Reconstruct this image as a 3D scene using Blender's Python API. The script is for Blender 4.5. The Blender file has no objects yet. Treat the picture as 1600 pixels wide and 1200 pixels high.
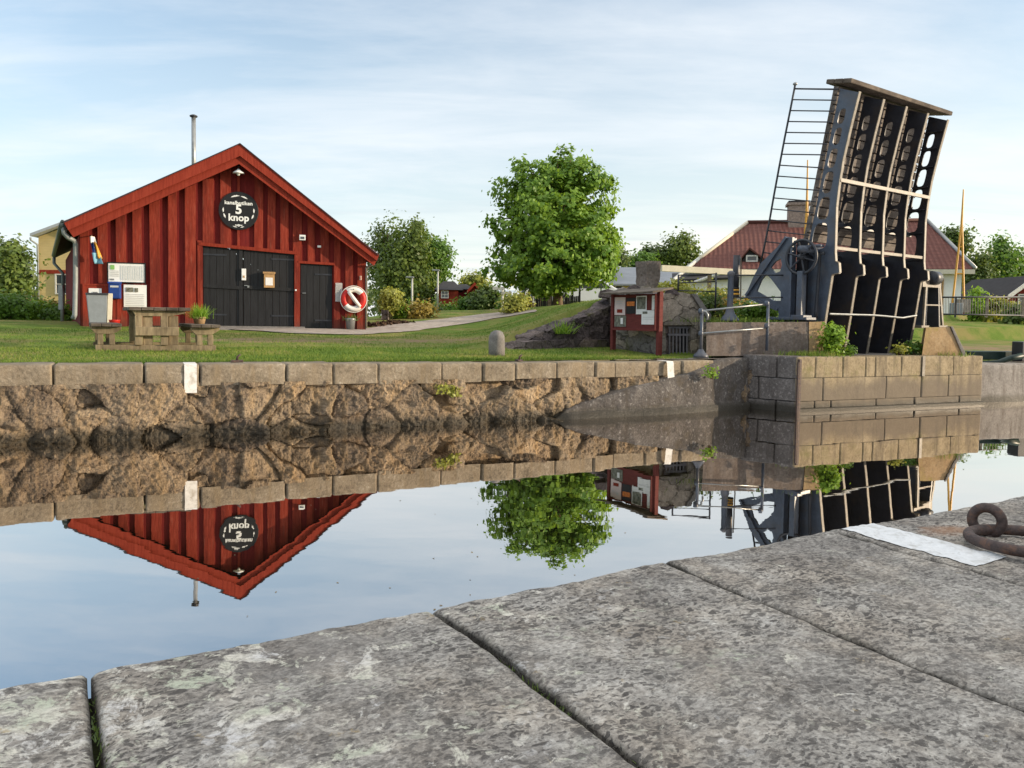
import bpy, bmesh, math, random
import numpy as np
from mathutils import Vector, Matrix
random.seed(7); rng = np.random.default_rng(7)
SC = bpy.context.scene; C = SC.collection
R = math.radians
# ------------------------------------------------------------------ camera model (photo is 1600x1200)
CZ = 1.65; FPX = 1218.0; PX, PY = 800.0, 558.0
ROLL = 0.0154; PITCH = math.atan(58/1218)
_f = Vector((0, math.cos(PITCH), -math.sin(PITCH))); _u0 = Vector((0, math.sin(PITCH), math.cos(PITCH))); _r0 = Vector((1, 0, 0))
_r = _r0*math.cos(ROLL) + _u0*math.sin(ROLL); _u = _u0*math.cos(ROLL) - _r0*math.sin(ROLL)
CAM = Vector((0, 0, CZ))
def ray(px, py): return _f + _r*((px-PX)/FPX) - _u*((py-PY)/FPX)
def gz(px, py, z=0.0):
    d = ray(px, py); return CAM + d*((z-CZ)/d.z)
def dp(px, py, Y):
    d = ray(px, py); return CAM + d*(Y/d.y)
def pl(px, py, P, d2, off=0.0):
    """point where the sight line meets the vertical plane through P along d2 (moved by off along its normal, towards us)"""
    n = Vector((d2[1], -d2[0], 0)).normalized()
    d = ray(px, py); P = Vector((P[0], P[1], 0)) + n*off
    t = (P - CAM).dot(n)/d.dot(n)
    return CAM + d*t
V = Vector
# ------------------------------------------------------------------ value noise (numpy)
def _h(i, j, k):
    n = (i*374761393 + j*668265263 + k*1274126177) & 0xffffffff
    n = ((n ^ (n >> 13))*1274126177) & 0xffffffff
    return ((n ^ (n >> 16)) & 0xffff)/32767.5 - 1
def vn(p):
    p = np.asarray(p, float); i = np.floor(p).astype(np.int64); f = p-i; f = f*f*(3-2*f)
    o = 0
    for a in (0, 1):
        for b in (0, 1):
            for c in (0, 1):
                w = (f[:, 0] if a else 1-f[:, 0])*(f[:, 1] if b else 1-f[:, 1])*(f[:, 2] if c else 1-f[:, 2])
                o = o + w*_h(i[:, 0]+a, i[:, 1]+b, i[:, 2]+c)
    return o
def fbm(p, oct=4, rough=.5):
    p = np.asarray(p, float); s = 0; a = 1.0; t = 0
    for o in range(oct):
        s = s + a*vn(p*(2**o)+o*17.3); t += a; a *= rough
    return s/t
# ------------------------------------------------------------------ mesh builder
class MB:
    def __init__(s): s.v = []; s.f = []; s.m = []; s.cur = 0
    def poly(s, pts):
        k = len(s.v); s.v += [tuple(p) for p in pts]; s.f.append(tuple(range(k, k+len(pts)))); s.m.append(s.cur); return s
    def hexa(s, b, t):
        """b: 4 bottom points ccw seen from above, t: 4 top points"""
        k = len(s.v); s.v += [tuple(p) for p in list(b)+list(t)]
        for q in ((3, 2, 1, 0), (4, 5, 6, 7), (0, 1, 5, 4), (1, 2, 6, 5), (2, 3, 7, 6), (3, 0, 4, 7)):
            s.f.append(tuple(k+i for i in q)); s.m.append(s.cur)
        return s
    def box(s, c, sz, ex=(1, 0, 0), ey=None):
        c = V(c); ex = V(ex).normalized(); ey = V(ey).normalized() if ey is not None else V((-ex.y, ex.x, 0)).normalized()
        ez = ex.cross(ey); a, b, h = (sz[0]/2)*ex, (sz[1]/2)*ey, (sz[2]/2)*ez
        return s.hexa([c-a-b-h, c+a-b-h, c+a+b-h, c-a+b-h], [c-a-b+h, c+a-b+h, c+a+b+h, c-a+b+h])
    def prism(s, pts, ext):
        ext = V(ext); pts = [V(p) for p in pts]; n = len(pts); k = len(s.v)
        nrm = V((0, 0, 0))
        for i in range(n): nrm += (pts[i]-pts[0]).cross(pts[(i+1) % n]-pts[0])
        if nrm.dot(ext) > 0: pts = pts[::-1]
        s.v += [tuple(p) for p in pts]+[tuple(p+ext) for p in pts]
        s.f.append(tuple(range(k, k+n))); s.m.append(s.cur)
        s.f.append(tuple(range(k+2*n-1, k+n-1, -1))); s.m.append(s.cur)
        for i in range(n):
            j = (i+1) % n; s.f.append((k+j, k+i, k+n+i, k+n+j)); s.m.append(s.cur)
        return s
    def tube(s, path, r, n=10, r2=None, caps=True):
        path = [V(p) for p in path]; k = len(s.v); L = len(path)
        d0 = (path[1]-path[0]).normalized(); a = d0.cross(V((0, 0, 1)));
        if a.length < .05: a = d0.cross(V((1, 0, 0)))
        a.normalize()
        for i, p in enumerate(path):
            t = ((path[min(i+1, L-1)]-p).normalized() + (p-path[max(i-1, 0)]).normalized())
            t = t.normalized() if t.length > 1e-6 else d0
            a = (a - t*a.dot(t)).normalized(); b = t.cross(a)
            rr = r if r2 is None else r+(r2-r)*i/(L-1)
            if isinstance(r, (list, tuple)): rr = r[i]
            for q in range(n):
                w = 2*math.pi*q/n; s.v.append(tuple(p + a*(rr*math.cos(w)) + b*(rr*math.sin(w))))
        for i in range(L-1):
            for q in range(n):
                q2 = (q+1) % n; s.f.append((k+i*n+q, k+i*n+q2, k+(i+1)*n+q2, k+(i+1)*n+q)); s.m.append(s.cur)
        if caps:
            s.f.append(tuple(k+q for q in range(n-1, -1, -1))); s.m.append(s.cur)
            s.f.append(tuple(k+(L-1)*n+q for q in range(n))); s.m.append(s.cur)
        return s
    def lathe(s, c, prof, n=20, ax=(0, 0, 1)):
        ax = V(ax).normalized(); x = ax.orthogonal().normalized(); y = ax.cross(x); c = V(c); k = len(s.v); L = len(prof)
        for r, z in prof:
            for q in range(n):
                w = 2*math.pi*q/n; s.v.append(tuple(c+ax*z+x*(r*math.cos(w))+y*(r*math.sin(w))))
        for i in range(L-1):
            for q in range(n):
                q2 = (q+1) % n; s.f.append((k+i*n+q, k+i*n+q2, k+(i+1)*n+q2, k+(i+1)*n+q)); s.m.append(s.cur)
        s.f.append(tuple(k+q for q in range(n-1, -1, -1))); s.m.append(s.cur)
        s.f.append(tuple(k+(L-1)*n+q for q in range(n))); s.m.append(s.cur)
        return s
    def torus(s, c, ax, R1, r, n=28, m=10, a0=0, a1=2*math.pi, sx=1.0, xdir=None):
        ax = V(ax).normalized(); x = V(xdir).normalized() if xdir else ax.orthogonal().normalized(); y = ax.cross(x); c = V(c)
        full = abs(a1-a0-2*math.pi) < 1e-6; k = len(s.v); cnt = n if full else n+1
        for i in range(cnt):
            w = a0+(a1-a0)*i/n; d = x*math.cos(w)*sx+y*math.sin(w); ctr = c+d*R1; dn = d.normalized()
            for j in range(m):
                t = 2*math.pi*j/m; s.v.append(tuple(ctr+dn*(r*math.cos(t))+ax*(r*math.sin(t))))
        for i in range(n):
            i2 = (i+1) % cnt
            for j in range(m):
                j2 = (j+1) % m; s.f.append((k+i*m+j, k+i2*m+j, k+i2*m+j2, k+i*m+j2)); s.m.append(s.cur)
        return s
    def grid(s, P):
        """P: array (a,b,3)"""
        a, b = P.shape[:2]; k = len(s.v); s.v += [tuple(map(float, p)) for p in P.reshape(-1, 3)]
        for i in range(a-1):
            for j in range(b-1):
                s.f.append((k+i*b+j, k+i*b+j+1, k+(i+1)*b+j+1, k+(i+1)*b+j)); s.m.append(s.cur)
        return s
    def add(s, verts, faces):
        k = len(s.v); s.v += [tuple(p) for p in verts]; s.f += [tuple(k+i for i in f) for f in faces]; s.m += [s.cur]*len(faces); return s
    def build(s, name, mats, parent=None, smooth=False, recalc=True):
        me = bpy.data.meshes.new(name); me.from_pydata(s.v, [], s.f)
        mats = mats if isinstance(mats, (list, tuple)) else [mats]
        for m in mats: me.materials.append(m)
        me.polygons.foreach_set('material_index', s.m)
        if recalc:
            bm = bmesh.new(); bm.from_mesh(me); bmesh.ops.recalc_face_normals(bm, faces=bm.faces); bm.to_mesh(me); bm.free()
        if smooth: me.polygons.foreach_set('use_smooth', [True]*len(me.polygons))
        me.update(); o = bpy.data.objects.new(name, me); C.objects.link(o)
        if parent: o.parent = parent; o.location = -(root_loc(parent))
        return o
def root_loc(p):
    l = V((0, 0, 0))
    while p is not None: l = l + p.location; p = p.parent
    return l
def bevel(o, w, seg=2):
    m = o.modifiers.new('bevel', 'BEVEL'); m.width = w; m.segments = seg; m.limit_method = 'ANGLE'; m.angle_limit = R(35); return o
def tag(o, label=None, cat=None, group=None, kind=None):
    if label: o['label'] = label
    if cat: o['category'] = cat
    if group: o['group'] = group
    if kind: o['kind'] = kind
    return o
def thing(name, label, cat, loc, group=None):
    o = bpy.data.objects.new(name, None); C.objects.link(o); o.location = loc; o.empty_display_size = .2
    return tag(o, label, cat, group)
def copy_tree(o, parent=None):
    c = o.copy(); C.objects.link(c); c.parent = parent
    for ch in [x for x in bpy.data.objects if x.parent == o]: copy_tree(ch, c)
    return c
def plate(name, outline, holes, org, ex, ey, th, m, parent=None):
    """flat plate with holes: 2D outline in (ex,ey) coordinates about org, thickness th along ex x ey"""
    cu = bpy.data.curves.new(name, 'CURVE'); cu.dimensions = '2D'; cu.fill_mode = 'BOTH'; cu.extrude = th/2
    for pts in [outline]+holes:
        sp = cu.splines.new('POLY'); sp.points.add(len(pts)-1); sp.use_cyclic_u = True
        for p, q in zip(sp.points, pts): p.co = (q[0], q[1], 0, 1)
    t = bpy.data.objects.new('t', cu); C.objects.link(t)
    me = bpy.data.meshes.new_from_object(t.evaluated_get(bpy.context.evaluated_depsgraph_get()))
    bpy.data.objects.remove(t); bpy.data.curves.remove(cu)
    ex = V(ex).normalized(); ey = V(ey).normalized(); ez = ex.cross(ey); org = V(org)
    me.transform(Matrix(((ex.x, ey.x, ez.x, org.x), (ex.y, ey.y, ez.y, org.y), (ex.z, ey.z, ez.z, org.z), (0, 0, 0, 1))))
    me.materials.clear(); me.materials.append(m); me.name = name
    o = bpy.data.objects.new(name, me); C.objects.link(o)
    if parent: o.parent = parent; o.location = -root_loc(parent)
    return o
def text_mesh(body, size, org, ex, ey, ext=.004, bold=.0, spacing=1.0):
    cu = bpy.data.curves.new('txt', 'FONT'); cu.body = body; cu.size = size; cu.align_x = 'CENTER'; cu.align_y = 'CENTER'; cu.extrude = ext; cu.offset = bold; cu.space_character = spacing; cu.resolution_u = 3
    t = bpy.data.objects.new('t', cu); C.objects.link(t)
    me = bpy.data.meshes.new_from_object(t.evaluated_get(bpy.context.evaluated_depsgraph_get()))
    bpy.data.objects.remove(t); bpy.data.curves.remove(cu)
    ex = V(ex).normalized(); ey = V(ey).normalized(); ez = ex.cross(ey)
    vs = [tuple(V(org)+ex*v.co.x+ey*v.co.y+ez*v.co.z) for v in me.vertices]; fs = [tuple(p.vertices) for p in me.polygons]
    bpy.data.meshes.remove(me); return vs, fs
# ------------------------------------------------------------------ materials
class NT:
    def __init__(s, name):
        s.mat = bpy.data.materials.new(name); s.mat.use_nodes = True; s.t = s.mat.node_tree; s.t.nodes.clear()
        s.out = s.t.nodes.new('ShaderNodeOutputMaterial'); s.b = s.t.nodes.new('ShaderNodeBsdfPrincipled'); s.t.links.new(s.b.outputs[0], s.out.inputs[0])
        s.b.inputs['Specular IOR Level'].default_value = .3
    def set(s, sock, v):
        if hasattr(v, 'is_linked') or hasattr(v, 'links'): s.t.links.new(v, sock)
        elif isinstance(v, tuple) and len(v) == 3 and sock.type == 'RGBA': sock.default_value = (*v, 1)
        else: sock.default_value = v
    def n(s, typ, ins=None, out=0, **kw):
        x = s.t.nodes.new(typ)
        for k, v in kw.items(): setattr(x, k, v)
        for k, v in (ins or {}).items(): s.set(x.inputs[k], v)
        return x.outputs[out]
    def pos(s, scale=(1, 1, 1), rotz=0.0, loc=(0, 0, 0)):
        g = s.n('ShaderNodeNewGeometry')
        return s.n('ShaderNodeMapping', {'Vector': g, 'Scale': scale, 'Rotation': (0, 0, rotz), 'Location': loc})
    def noise(s, scale, vec, detail=4, rough=.55, dist=0.0): return s.n('ShaderNodeTexNoise', {'Vector': vec, 'Scale': scale, 'Detail': detail, 'Roughness': rough, 'Distortion': dist})
    def vor(s, scale, vec, feature='F1', out=0): return s.n('ShaderNodeTexVoronoi', {'Vector': vec, 'Scale': scale}, out=out, feature=feature)
    def ramp(s, fac, stops, interp='LINEAR'):
        x = s.t.nodes.new('ShaderNodeValToRGB'); s.set(x.inputs[0], fac); e = x.color_ramp.elements; x.color_ramp.interpolation = interp
        while len(e) < len(stops): e.new(.5)
        for el, (p, c) in zip(e, stops):
            el.position = p; el.color = (*c, 1) if isinstance(c, tuple) else (c, c, c, 1)
        return x.outputs[0]
    def mix(s, fac, a, b, mode='MIX'):
        x = s.t.nodes.new('ShaderNodeMix'); x.data_type = 'RGBA'; x.blend_type = mode
        s.set(x.inputs[0], fac); s.set(x.inputs[6], a); s.set(x.inputs[7], b); return x.outputs[2]
    def m(s, op, a, b=0.0, clamp=False):
        x = s.t.nodes.new('ShaderNodeMath'); x.operation = op; x.use_clamp = clamp; s.set(x.inputs[0], a); s.set(x.inputs[1], b); return x.outputs[0]
    def sep(s, vec, i): return s.n('ShaderNodeSeparateXYZ', {0: vec}, out=i)
    def bump(s, h, strength=.5, dist=.02): s.t.links.new(s.n('ShaderNodeBump', {'Height': h, 'Strength': strength, 'Distance': dist}), s.b.inputs['Normal'])
    def fin(s, col=None, rough=.8, metal=0.0, spec=None):
        if col is not None: s.set(s.b.inputs['Base Color'], col)
        s.set(s.b.inputs['Roughness'], rough); s.b.inputs['Metallic'].default_value = metal
        if spec is not None: s.b.inputs['Specular IOR Level'].default_value = spec
        return s.mat
def simple(name, col, rough=.7, var=.25, scale=6.0, bump=.15, metal=0.0, stretch=(1, 1, 1), dirt=None, spec=None, bdist=.01):
    n = NT(name); p = n.pos(stretch); a = n.noise(scale, p, 6, .6); b = n.noise(scale*6, p, 3)
    f = n.m('ADD', n.m('MULTIPLY', a, .65), n.m('MULTIPLY', b, .35))
    lo = tuple(max(0, c*(1-var*1.6)) for c in col); hi = tuple(min(1, c*(1+var*1.6)) for c in col)
    c = n.ramp(f, [(.3, lo), (.7, hi)])
    if dirt: c = n.mix(n.ramp(n.noise(scale*.7, p, 5, .65, .5), [(.5, 0.0), (.68, 1.0)]), c, dirt)
    if bump: n.bump(f, bump, bdist)
    return n.fin(c, rough, metal, spec)
M = {}
def leafmat(name, a, b, trans=.35):
    n = NT(name); at = n.n('ShaderNodeAttribute', attribute_name='lv', out=2)
    big = n.noise(.9, n.pos(), 3)
    f = n.m('ADD', n.m('MULTIPLY', at, .6), n.m('MULTIPLY', n.ramp(big, [(.35, 0.0), (.65, 1.0)]), .4))
    c = n.ramp(f, [(.1, a), (.9, b)])
    n.fin(c, .5, 0, .35)
    tr = n.n('ShaderNodeBsdfTranslucent', {'Color': n.mix(.5, c, (min(1, b[0]*1.5), min(1, b[1]*1.4), b[2]*.7))})
    mx = n.n('ShaderNodeMixShader', {0: trans, 1: n.b.outputs[0], 2: tr}); n.t.links.new(mx, n.out.inputs[0])
    return n.mat
M['leaf_maple'] = leafmat('maple_leaf', (.075, .17, .02), (.25, .39, .055))
M['leaf_birch'] = leafmat('birch_leaf', (.055, .095, .022), (.165, .225, .045))
M['leaf_dark'] = leafmat('dark_leaf', (.06, .10, .03), (.14, .20, .05))
M['leaf_far'] = leafmat('distant_leaf', (.06, .10, .04), (.14, .19, .055))
M['leaf_yellow'] = leafmat('yellow_leaf', (.17, .20, .03), (.38, .39, .09))
M['leaf_bright'] = leafmat('bright_leaf', (.11, .23, .02), (.24, .38, .04))
M['leaf_rust'] = leafmat('rusty_leaf', (.20, .15, .035), (.34, .26, .06))
M['leaf_bush'] = leafmat('bush_leaf', (.055, .13, .018), (.14, .25, .035))
M['bark'] = simple('bark', (.14, .10, .065), .9, .4, 5, .6, stretch=(1, 1, .3))
M['red_wood'] = None
def _redwood(name, lo, mid, hi, worn=True):
    n = NT(name); p = n.pos((9, 9, .7)); a = n.noise(2.2, p, 8, .62); b = n.noise(14, n.pos((3, 3, .25)), 4, .6)
    f = n.m('ADD', n.m('MULTIPLY', a, .6), n.m('MULTIPLY', b, .4))
    c = n.ramp(f, [(.3, lo), (.5, mid), (.68, hi)])
    if worn:
        w = n.ramp(n.noise(3.2, n.pos((5, 5, .55), loc=(3, 1, 0)), 7, .7), [(.57, 0.0), (.72, 1.0)]); c = n.mix(n.m('MULTIPLY', w, .55), c, (.30, .12, .085))
        d = n.ramp(n.noise(1.1, n.pos((2.5, 2.5, .8)), 5, .6), [(.35, 1.0), (.55, 0.0)]); c = n.mix(n.m('MULTIPLY', d, .6), c, (.07, .012, .01))
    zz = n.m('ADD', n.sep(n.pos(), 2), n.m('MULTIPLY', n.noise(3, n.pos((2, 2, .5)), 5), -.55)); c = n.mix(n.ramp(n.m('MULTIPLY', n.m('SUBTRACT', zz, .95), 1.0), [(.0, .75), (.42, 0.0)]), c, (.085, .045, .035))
    n.bump(f, .5, .008); return n.fin(c, .88, 0, .15)
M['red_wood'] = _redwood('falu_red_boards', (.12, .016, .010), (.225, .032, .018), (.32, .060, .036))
M['red_base'] = _redwood('falu_red_under_boards', (.085, .010, .010), (.145, .015, .014), (.19, .024, .018), False)  # shade between the raised boards put into this darker red
M['red_trim'] = _redwood('falu_red_trim', (.16, .021, .012), (.24, .034, .019), (.30, .05, .028), False)
M['black_wood'] = None
def _blackwood():
    n = NT('tarred_black_boards'); a = n.noise(3, n.pos((8, 8, .6)), 7, .65); c = n.ramp(a, [(.3, (.005, .005, .006)), (.7, (.018, .0185, .021))])
    n.bump(a, .5, .006); return n.fin(c, .62, 0, .35)
M['black_wood'] = _blackwood()
M['timber'] = None
def _timber(name, lo, hi, st=(1.2, 9, 9)):
    n = NT(name); a = n.noise(2.6, n.pos(st), 8, .66); b = n.noise(1.4, n.pos(), 4)
    c = n.ramp(a, [(.28, lo), (.7, hi)]); c = n.mix(n.ramp(b, [(.42, 0.0), (.62, .7)]), c, tuple(x*.55 for x in lo))
    n.bump(a, .6, .008); return n.fin(c, .85, 0, .2)
M['timber'] = _timber('weathered_timber', (.16, .122, .078), (.43, .335, .205), (7, 7, 1.2))
M['timber_dark'] = _timber('dark_weathered_timber', (.07, .055, .045), (.2, .165, .13), (2, 2, 8))
M['deck_wood'] = _timber('bridge_planks', (.10, .085, .075), (.27, .23, .20), (1.5, 1.5, 9))
M['white_paint'] = simple('white_paint', (.60, .59, .56), .7, .10, 14, .3, dirt=(.40, .37, .32))
M['white_wall'] = simple('white_render', (.80, .79, .76), .85, .06, 3, .1)
M['yellow_wall'] = None
def _sid(name, col, freq):
    n = NT(name); z = n.sep(n.pos(), 2); w = n.m('FRACT', n.m('MULTIPLY', z, freq)); a = n.noise(2, n.pos(), 4)
    c = n.mix(n.ramp(w, [(.0, .55), (.12, 0.0)]), n.ramp(a, [(.3, tuple(x*.88 for x in col)), (.7, col)]), tuple(x*.55 for x in col)); n.bump(w, .4, .01)
    return n.fin(c, .8)
M['yellow_wall'] = _sid('yellow_boarding', (.62, .47, .22), 6.5)
M['grey_roof'] = simple('grey_sheet_roof', (.16, .18, .21), .5, .12, 1.5, .05)
M['light_roof'] = simple('pale_sheet_roof', (.36, .38, .40), .5, .1, 1.5, .05)
M['dark_roof'] = simple('dark_roof', (.03, .028, .03), .8, .25, 3, .1)
def _tile():
    n = NT('red_pantiles'); p = n.pos(); ix = n.n('ShaderNodeAttribute', attribute_name='uvt', out=1)
    u = n.sep(ix, 0); v = n.sep(ix, 1)
    wu = n.m('SINE', n.m('MULTIPLY', u, 2*math.pi/.24)); wv = n.m('FRACT', n.m('DIVIDE', v, .34))
    a = n.noise(5, p, 5, .6); big = n.noise(.5, p, 3)
    c = n.ramp(a, [(.3, (.115, .042, .034)), (.7, (.205, .078, .060))]); c = n.mix(n.ramp(big, [(.45, 0.0), (.65, .6)]), c, (.15, .06, .05))
    c = n.mix(n.ramp(wv, [(0.0, .75), (.16, 0.0)]), c, (.05, .016, .012)); c = n.mix(n.ramp(wu, [(.0, .4), (.35, 0.0)]), c, (.08, .022, .016))
    n.bump(n.m('ADD', n.m('MULTIPLY', wu, .5), wv), .8, .04); return n.fin(c, .75)
M['tile'] = _tile()
M['blue_metal'] = simple('blue_grey_paint', (.060, .075, .105), .42, .22, 4, .25, dirt=(.075, .072, .08), spec=.5)
M['dark_metal'] = simple('dark_grey_paint', (.022, .024, .032), .45, .3, 4, .2, spec=.5)
M['black_plate'] = simple('black_plate', (.013, .013, .017), .6, .35, 2, .2)
M['cream_metal'] = simple('cream_grey_metal', (.185, .162, .13), .5, .35, 9, .25, dirt=(.15, .115, .085))
M['rust'] = simple('brown_iron', (.058, .038, .034), .66, .45, 55, .9, dirt=(.13, .065, .04), spec=.45, bdist=.004)
M['galv'] = simple('galvanised_steel', (.28, .29, .29), .4, .15, 6, .1, .6)
M['gutter'] = simple('green_grey_gutter', (.10, .12, .11), .45, .15, 6, .1)
M['grey_pipe'] = simple('grey_downpipe', (.22, .24, .235), .4, .12, 6, .1)
M['white_panel'] = simple('white_panel', (.74, .75, .74), .35, .04, 4, .0)
M['paper'] = simple('paper', (.72, .71, .70), .7, .06, 12, .0)
M['ink'] = simple('printed_ink', (.18, .19, .2), .7, .2, 60, .0)
M['pale_ink'] = simple('pale_print', (.48, .49, .49), .7, .15, 60, .0)
M['black'] = simple('black_paint', (.012, .012, .013), .5, .2, 6, .05)
M['blue'] = simple('blue_plastic', (.015, .05, .22), .4, .15, 6, .0)
M['green_ink'] = simple('green_print', (.2, .42, .12), .7, .2, 30, 0)
M['orange_ink'] = simple('orange_print', (.65, .18, .04), .7, .4, 30, 0)
M['photo_ink'] = simple('photo_print', (.14, .14, .11), .6, .7, 18, 0)
M['pink_paper'] = simple('pink_paper', (.62, .5, .48), .7, .08, 12, 0)
M['red_plastic'] = simple('red_plastic', (.52, .025, .02), .45, .08, 6, .0)
M['ring_white'] = simple('white_plastic', (.74, .71, .66), .5, .05, 6, .0)
M['grey_bin'] = simple('grey_bin_steel', (.20, .225, .25), .45, .1, 5, .1)
M['cream_bin'] = simple('cream_bin_side', (.58, .53, .42), .55, .08, 5, .1)
M['box_wood'] = simple('pine_box', (.42, .25, .11), .7, .2, 8, .2, stretch=(5, 5, 1))
M['clay'] = simple('clay_pot', (.40, .27, .15), .8, .2, 8, .2)
M['yellow_steel'] = simple('yellow_paint', (.55, .28, .035), .5, .12, 6, .05)
M['glass'] = NT('window_glass').fin((.05, .06, .07), .08, 0, .8)
M['car_paint'] = simple('silver_paint', (.55, .58, .62), .25, .03, 3, 0, spec=.6)
M['tyre'] = simple('tyre_rubber', (.02, .02, .02), .8, .2, 10, .1)
M['lampglass'] = simple('lamp_glass', (.7, .7, .66), .3, .03, 8, 0)
M['brick'] = simple('chimney_brick', (.26, .2, .17), .9, .35, 9, .4)
# --- stones
def stone(name, stops, scale=3.5, spots=None, bump=.7, bd=.03, wet=True, moss=None, streak=None, cells=0, attr=False, tide=None):
    n = NT(name); p = n.pos(); a = n.noise(scale, p, 10, .68, .4); b = n.noise(scale*9, p, 6, .7)
    f = n.m('ADD', n.m('MULTIPLY', a, .5), n.m('MULTIPLY', b, .5)); c = n.ramp(f, [(.5+(p_-.5)*.8, c_) for p_, c_ in stops]); h = f
    if spots: c = n.mix(n.ramp(n.noise(scale*5.5, n.pos(loc=(5, 2, 1)), 6, .7), [(.56, 0.0), (.66, .85)]), c, spots)
    if streak: c = n.mix(n.ramp(n.noise(3.0, n.pos((2.2, 2.2, .22), loc=(1, 4, 0)), 6, .65), [(.48, 0.0), (.68, .8)]), c, streak)
    if attr:
        tone = n.n('ShaderNodeAttribute', attribute_name='st', out=2); jt = n.n('ShaderNodeAttribute', attribute_name='jt', out=2)
        c = n.mix(1.0, c, n.ramp(tone, [(0.0, (.50, .48, .52)), (.3, (.82, .78, .74)), (.6, (1.0, .97, .92)), (1.0, (1.22, 1.12, .98))]), 'MULTIPLY')
        c = n.mix(n.m('MULTIPLY', n.m('MULTIPLY', jt, n.ramp(a, [(.38, 1.0), (.58, .15)])), .7), c, (.05, .04, .03))
    if cells:
        pd = n.n('ShaderNodeMix', {0: .22, 4: p, 5: n.n('ShaderNodeTexNoise', {'Vector': p, 'Scale': 3.0, 'Detail': 4}, out=1)}, out=1, data_type='VECTOR')
        sc = n.n('ShaderNodeMapping', {'Vector': pd, 'Scale': (1, 1, 1.7)})
        e = n.n('ShaderNodeTexVoronoi', {'Vector': sc, 'Scale': cells}, feature='DISTANCE_TO_EDGE'); cc = n.n('ShaderNodeTexVoronoi', {'Vector': sc, 'Scale': cells}, out=1)
        jf = n.ramp(n.m('ADD', e, n.m('MULTIPLY', n.m('SUBTRACT', a, .5), .22)), [(.0, 1.0), (.045, 0.0)]); tone = n.sep(cc, 0)
        c = n.mix(1.0, c, n.ramp(tone, [(0.0, (.6, .58, .6)), (.5, (.95, .92, .9)), (1.0, (1.35, 1.25, 1.12))]), 'MULTIPLY'); c = n.mix(n.m('MULTIPLY', jf, .6), c, (.04, .034, .026))
        h = n.m('SUBTRACT', f, n.m('MULTIPLY', jf, .5))
    if moss: c = n.mix(n.ramp(n.noise(2.3, n.pos(loc=(9, 2, 4)), 7, .7), [(.55, 0.0), (.7, .8)]), c, moss)
    z = n.sep(n.pos(), 2); rough = .9
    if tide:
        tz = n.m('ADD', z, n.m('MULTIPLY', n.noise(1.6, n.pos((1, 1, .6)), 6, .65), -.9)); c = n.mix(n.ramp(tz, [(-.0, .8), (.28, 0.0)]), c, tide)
    if wet:
        wl = n.m('ADD', z, n.m('MULTIPLY', n.noise(4, p, 4), -.16)); wf = n.ramp(wl, [(.0, .85), (.05, .55), (.11, 0.0)])
        c = n.mix(wf, c, (.022, .019, .012)); rough = n.m('SUBTRACT', .9, n.m('MULTIPLY', wf, .5))
    n.bump(h, bump, bd); return n.fin(c, rough, 0, .25)
M['rubble'] = stone('rubble_masonry', [(.27, (.035, .028, .025)), (.40, (.105, .084, .066)), (.51, (.215, .17, .122)), (.62, (.30, .245, .178)), (.74, (.20, .17, .15))], 4.2, (.13, .105, .095), .9, .04, streak=(.27, .195, .11), attr=True)
M['coping'] = stone('coping_stone', [(.28, (.06, .048, .036)), (.44, (.165, .135, .098)), (.58, (.255, .212, .155)), (.75, (.42, .38, .32))], 2.6, (.19, .15, .11), .8, .03, False, streak=(.21, .16, .10))
M['apron'] = stone('grey_concrete_apron', [(.28, (.028, .025, .023)), (.5, (.08, .072, .068)), (.72, (.18, .165, .152))], 3.2, (.26, .245, .23), .9, .03, True, moss=(.075, .06, .04), streak=(.055, .046, .038))  # grey concrete, darkened further for the shade the apron lies in
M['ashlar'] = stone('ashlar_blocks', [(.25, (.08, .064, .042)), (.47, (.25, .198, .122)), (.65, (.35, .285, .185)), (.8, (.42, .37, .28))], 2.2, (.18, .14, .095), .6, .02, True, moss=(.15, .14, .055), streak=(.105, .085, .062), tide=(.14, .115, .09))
M['conc'] = stone('weathered_concrete', [(.25, (.11, .10, .09)), (.5, (.24, .22, .20)), (.75, (.36, .335, .305))], 2.0, (.13, .115, .10), .5, .02, True, streak=(.12, .10, .085))
M['ped'] = stone('pedestal_concrete', [(.25, (.065, .053, .047)), (.5, (.17, .14, .122)), (.75, (.29, .25, .22))], 2.2, (.11, .085, .07), .6, .02, False, streak=(.13, .095, .075))
M['pedlit'] = stone('sunlit_pedestal', [(.25, (.20, .13, .07)), (.5, (.36, .245, .13)), (.75, (.44, .33, .2))], 2.2, (.25, .17, .10), .6, .02, False, moss=(.30, .24, .06))  # pedestal stone with warm sunlight put into its colour
M['darkstone'] = stone('dark_fieldstone', [(.25, (.045, .036, .036)), (.5, (.12, .10, .10)), (.75, (.24, .205, .19))], 2.6, (.06, .05, .045), .9, .04, False, moss=(.10, .09, .035), cells=2.6)
M['darkblock'] = stone('dark_pier_stone', [(.25, (.045, .04, .039)), (.5, (.115, .104, .10)), (.75, (.23, .21, .20))], 3.2, (.30, .28, .27), .7, .03, True, streak=(.07, .06, .055))
M['greystone'] = stone('grey_fieldstone', [(.25, (.10, .09, .08)), (.5, (.25, .228, .20)), (.75, (.39, .36, .32))], 2.4, (.10, .09, .085), .9, .04, False, moss=(.13, .125, .06), cells=2.2)
M['bollard'] = stone('granite_post', [(.25, (.07, .065, .06)), (.5, (.17, .158, .148)), (.75, (.30, .285, .27))], 6, (.16, .15, .14), .5, .01, False)
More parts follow.
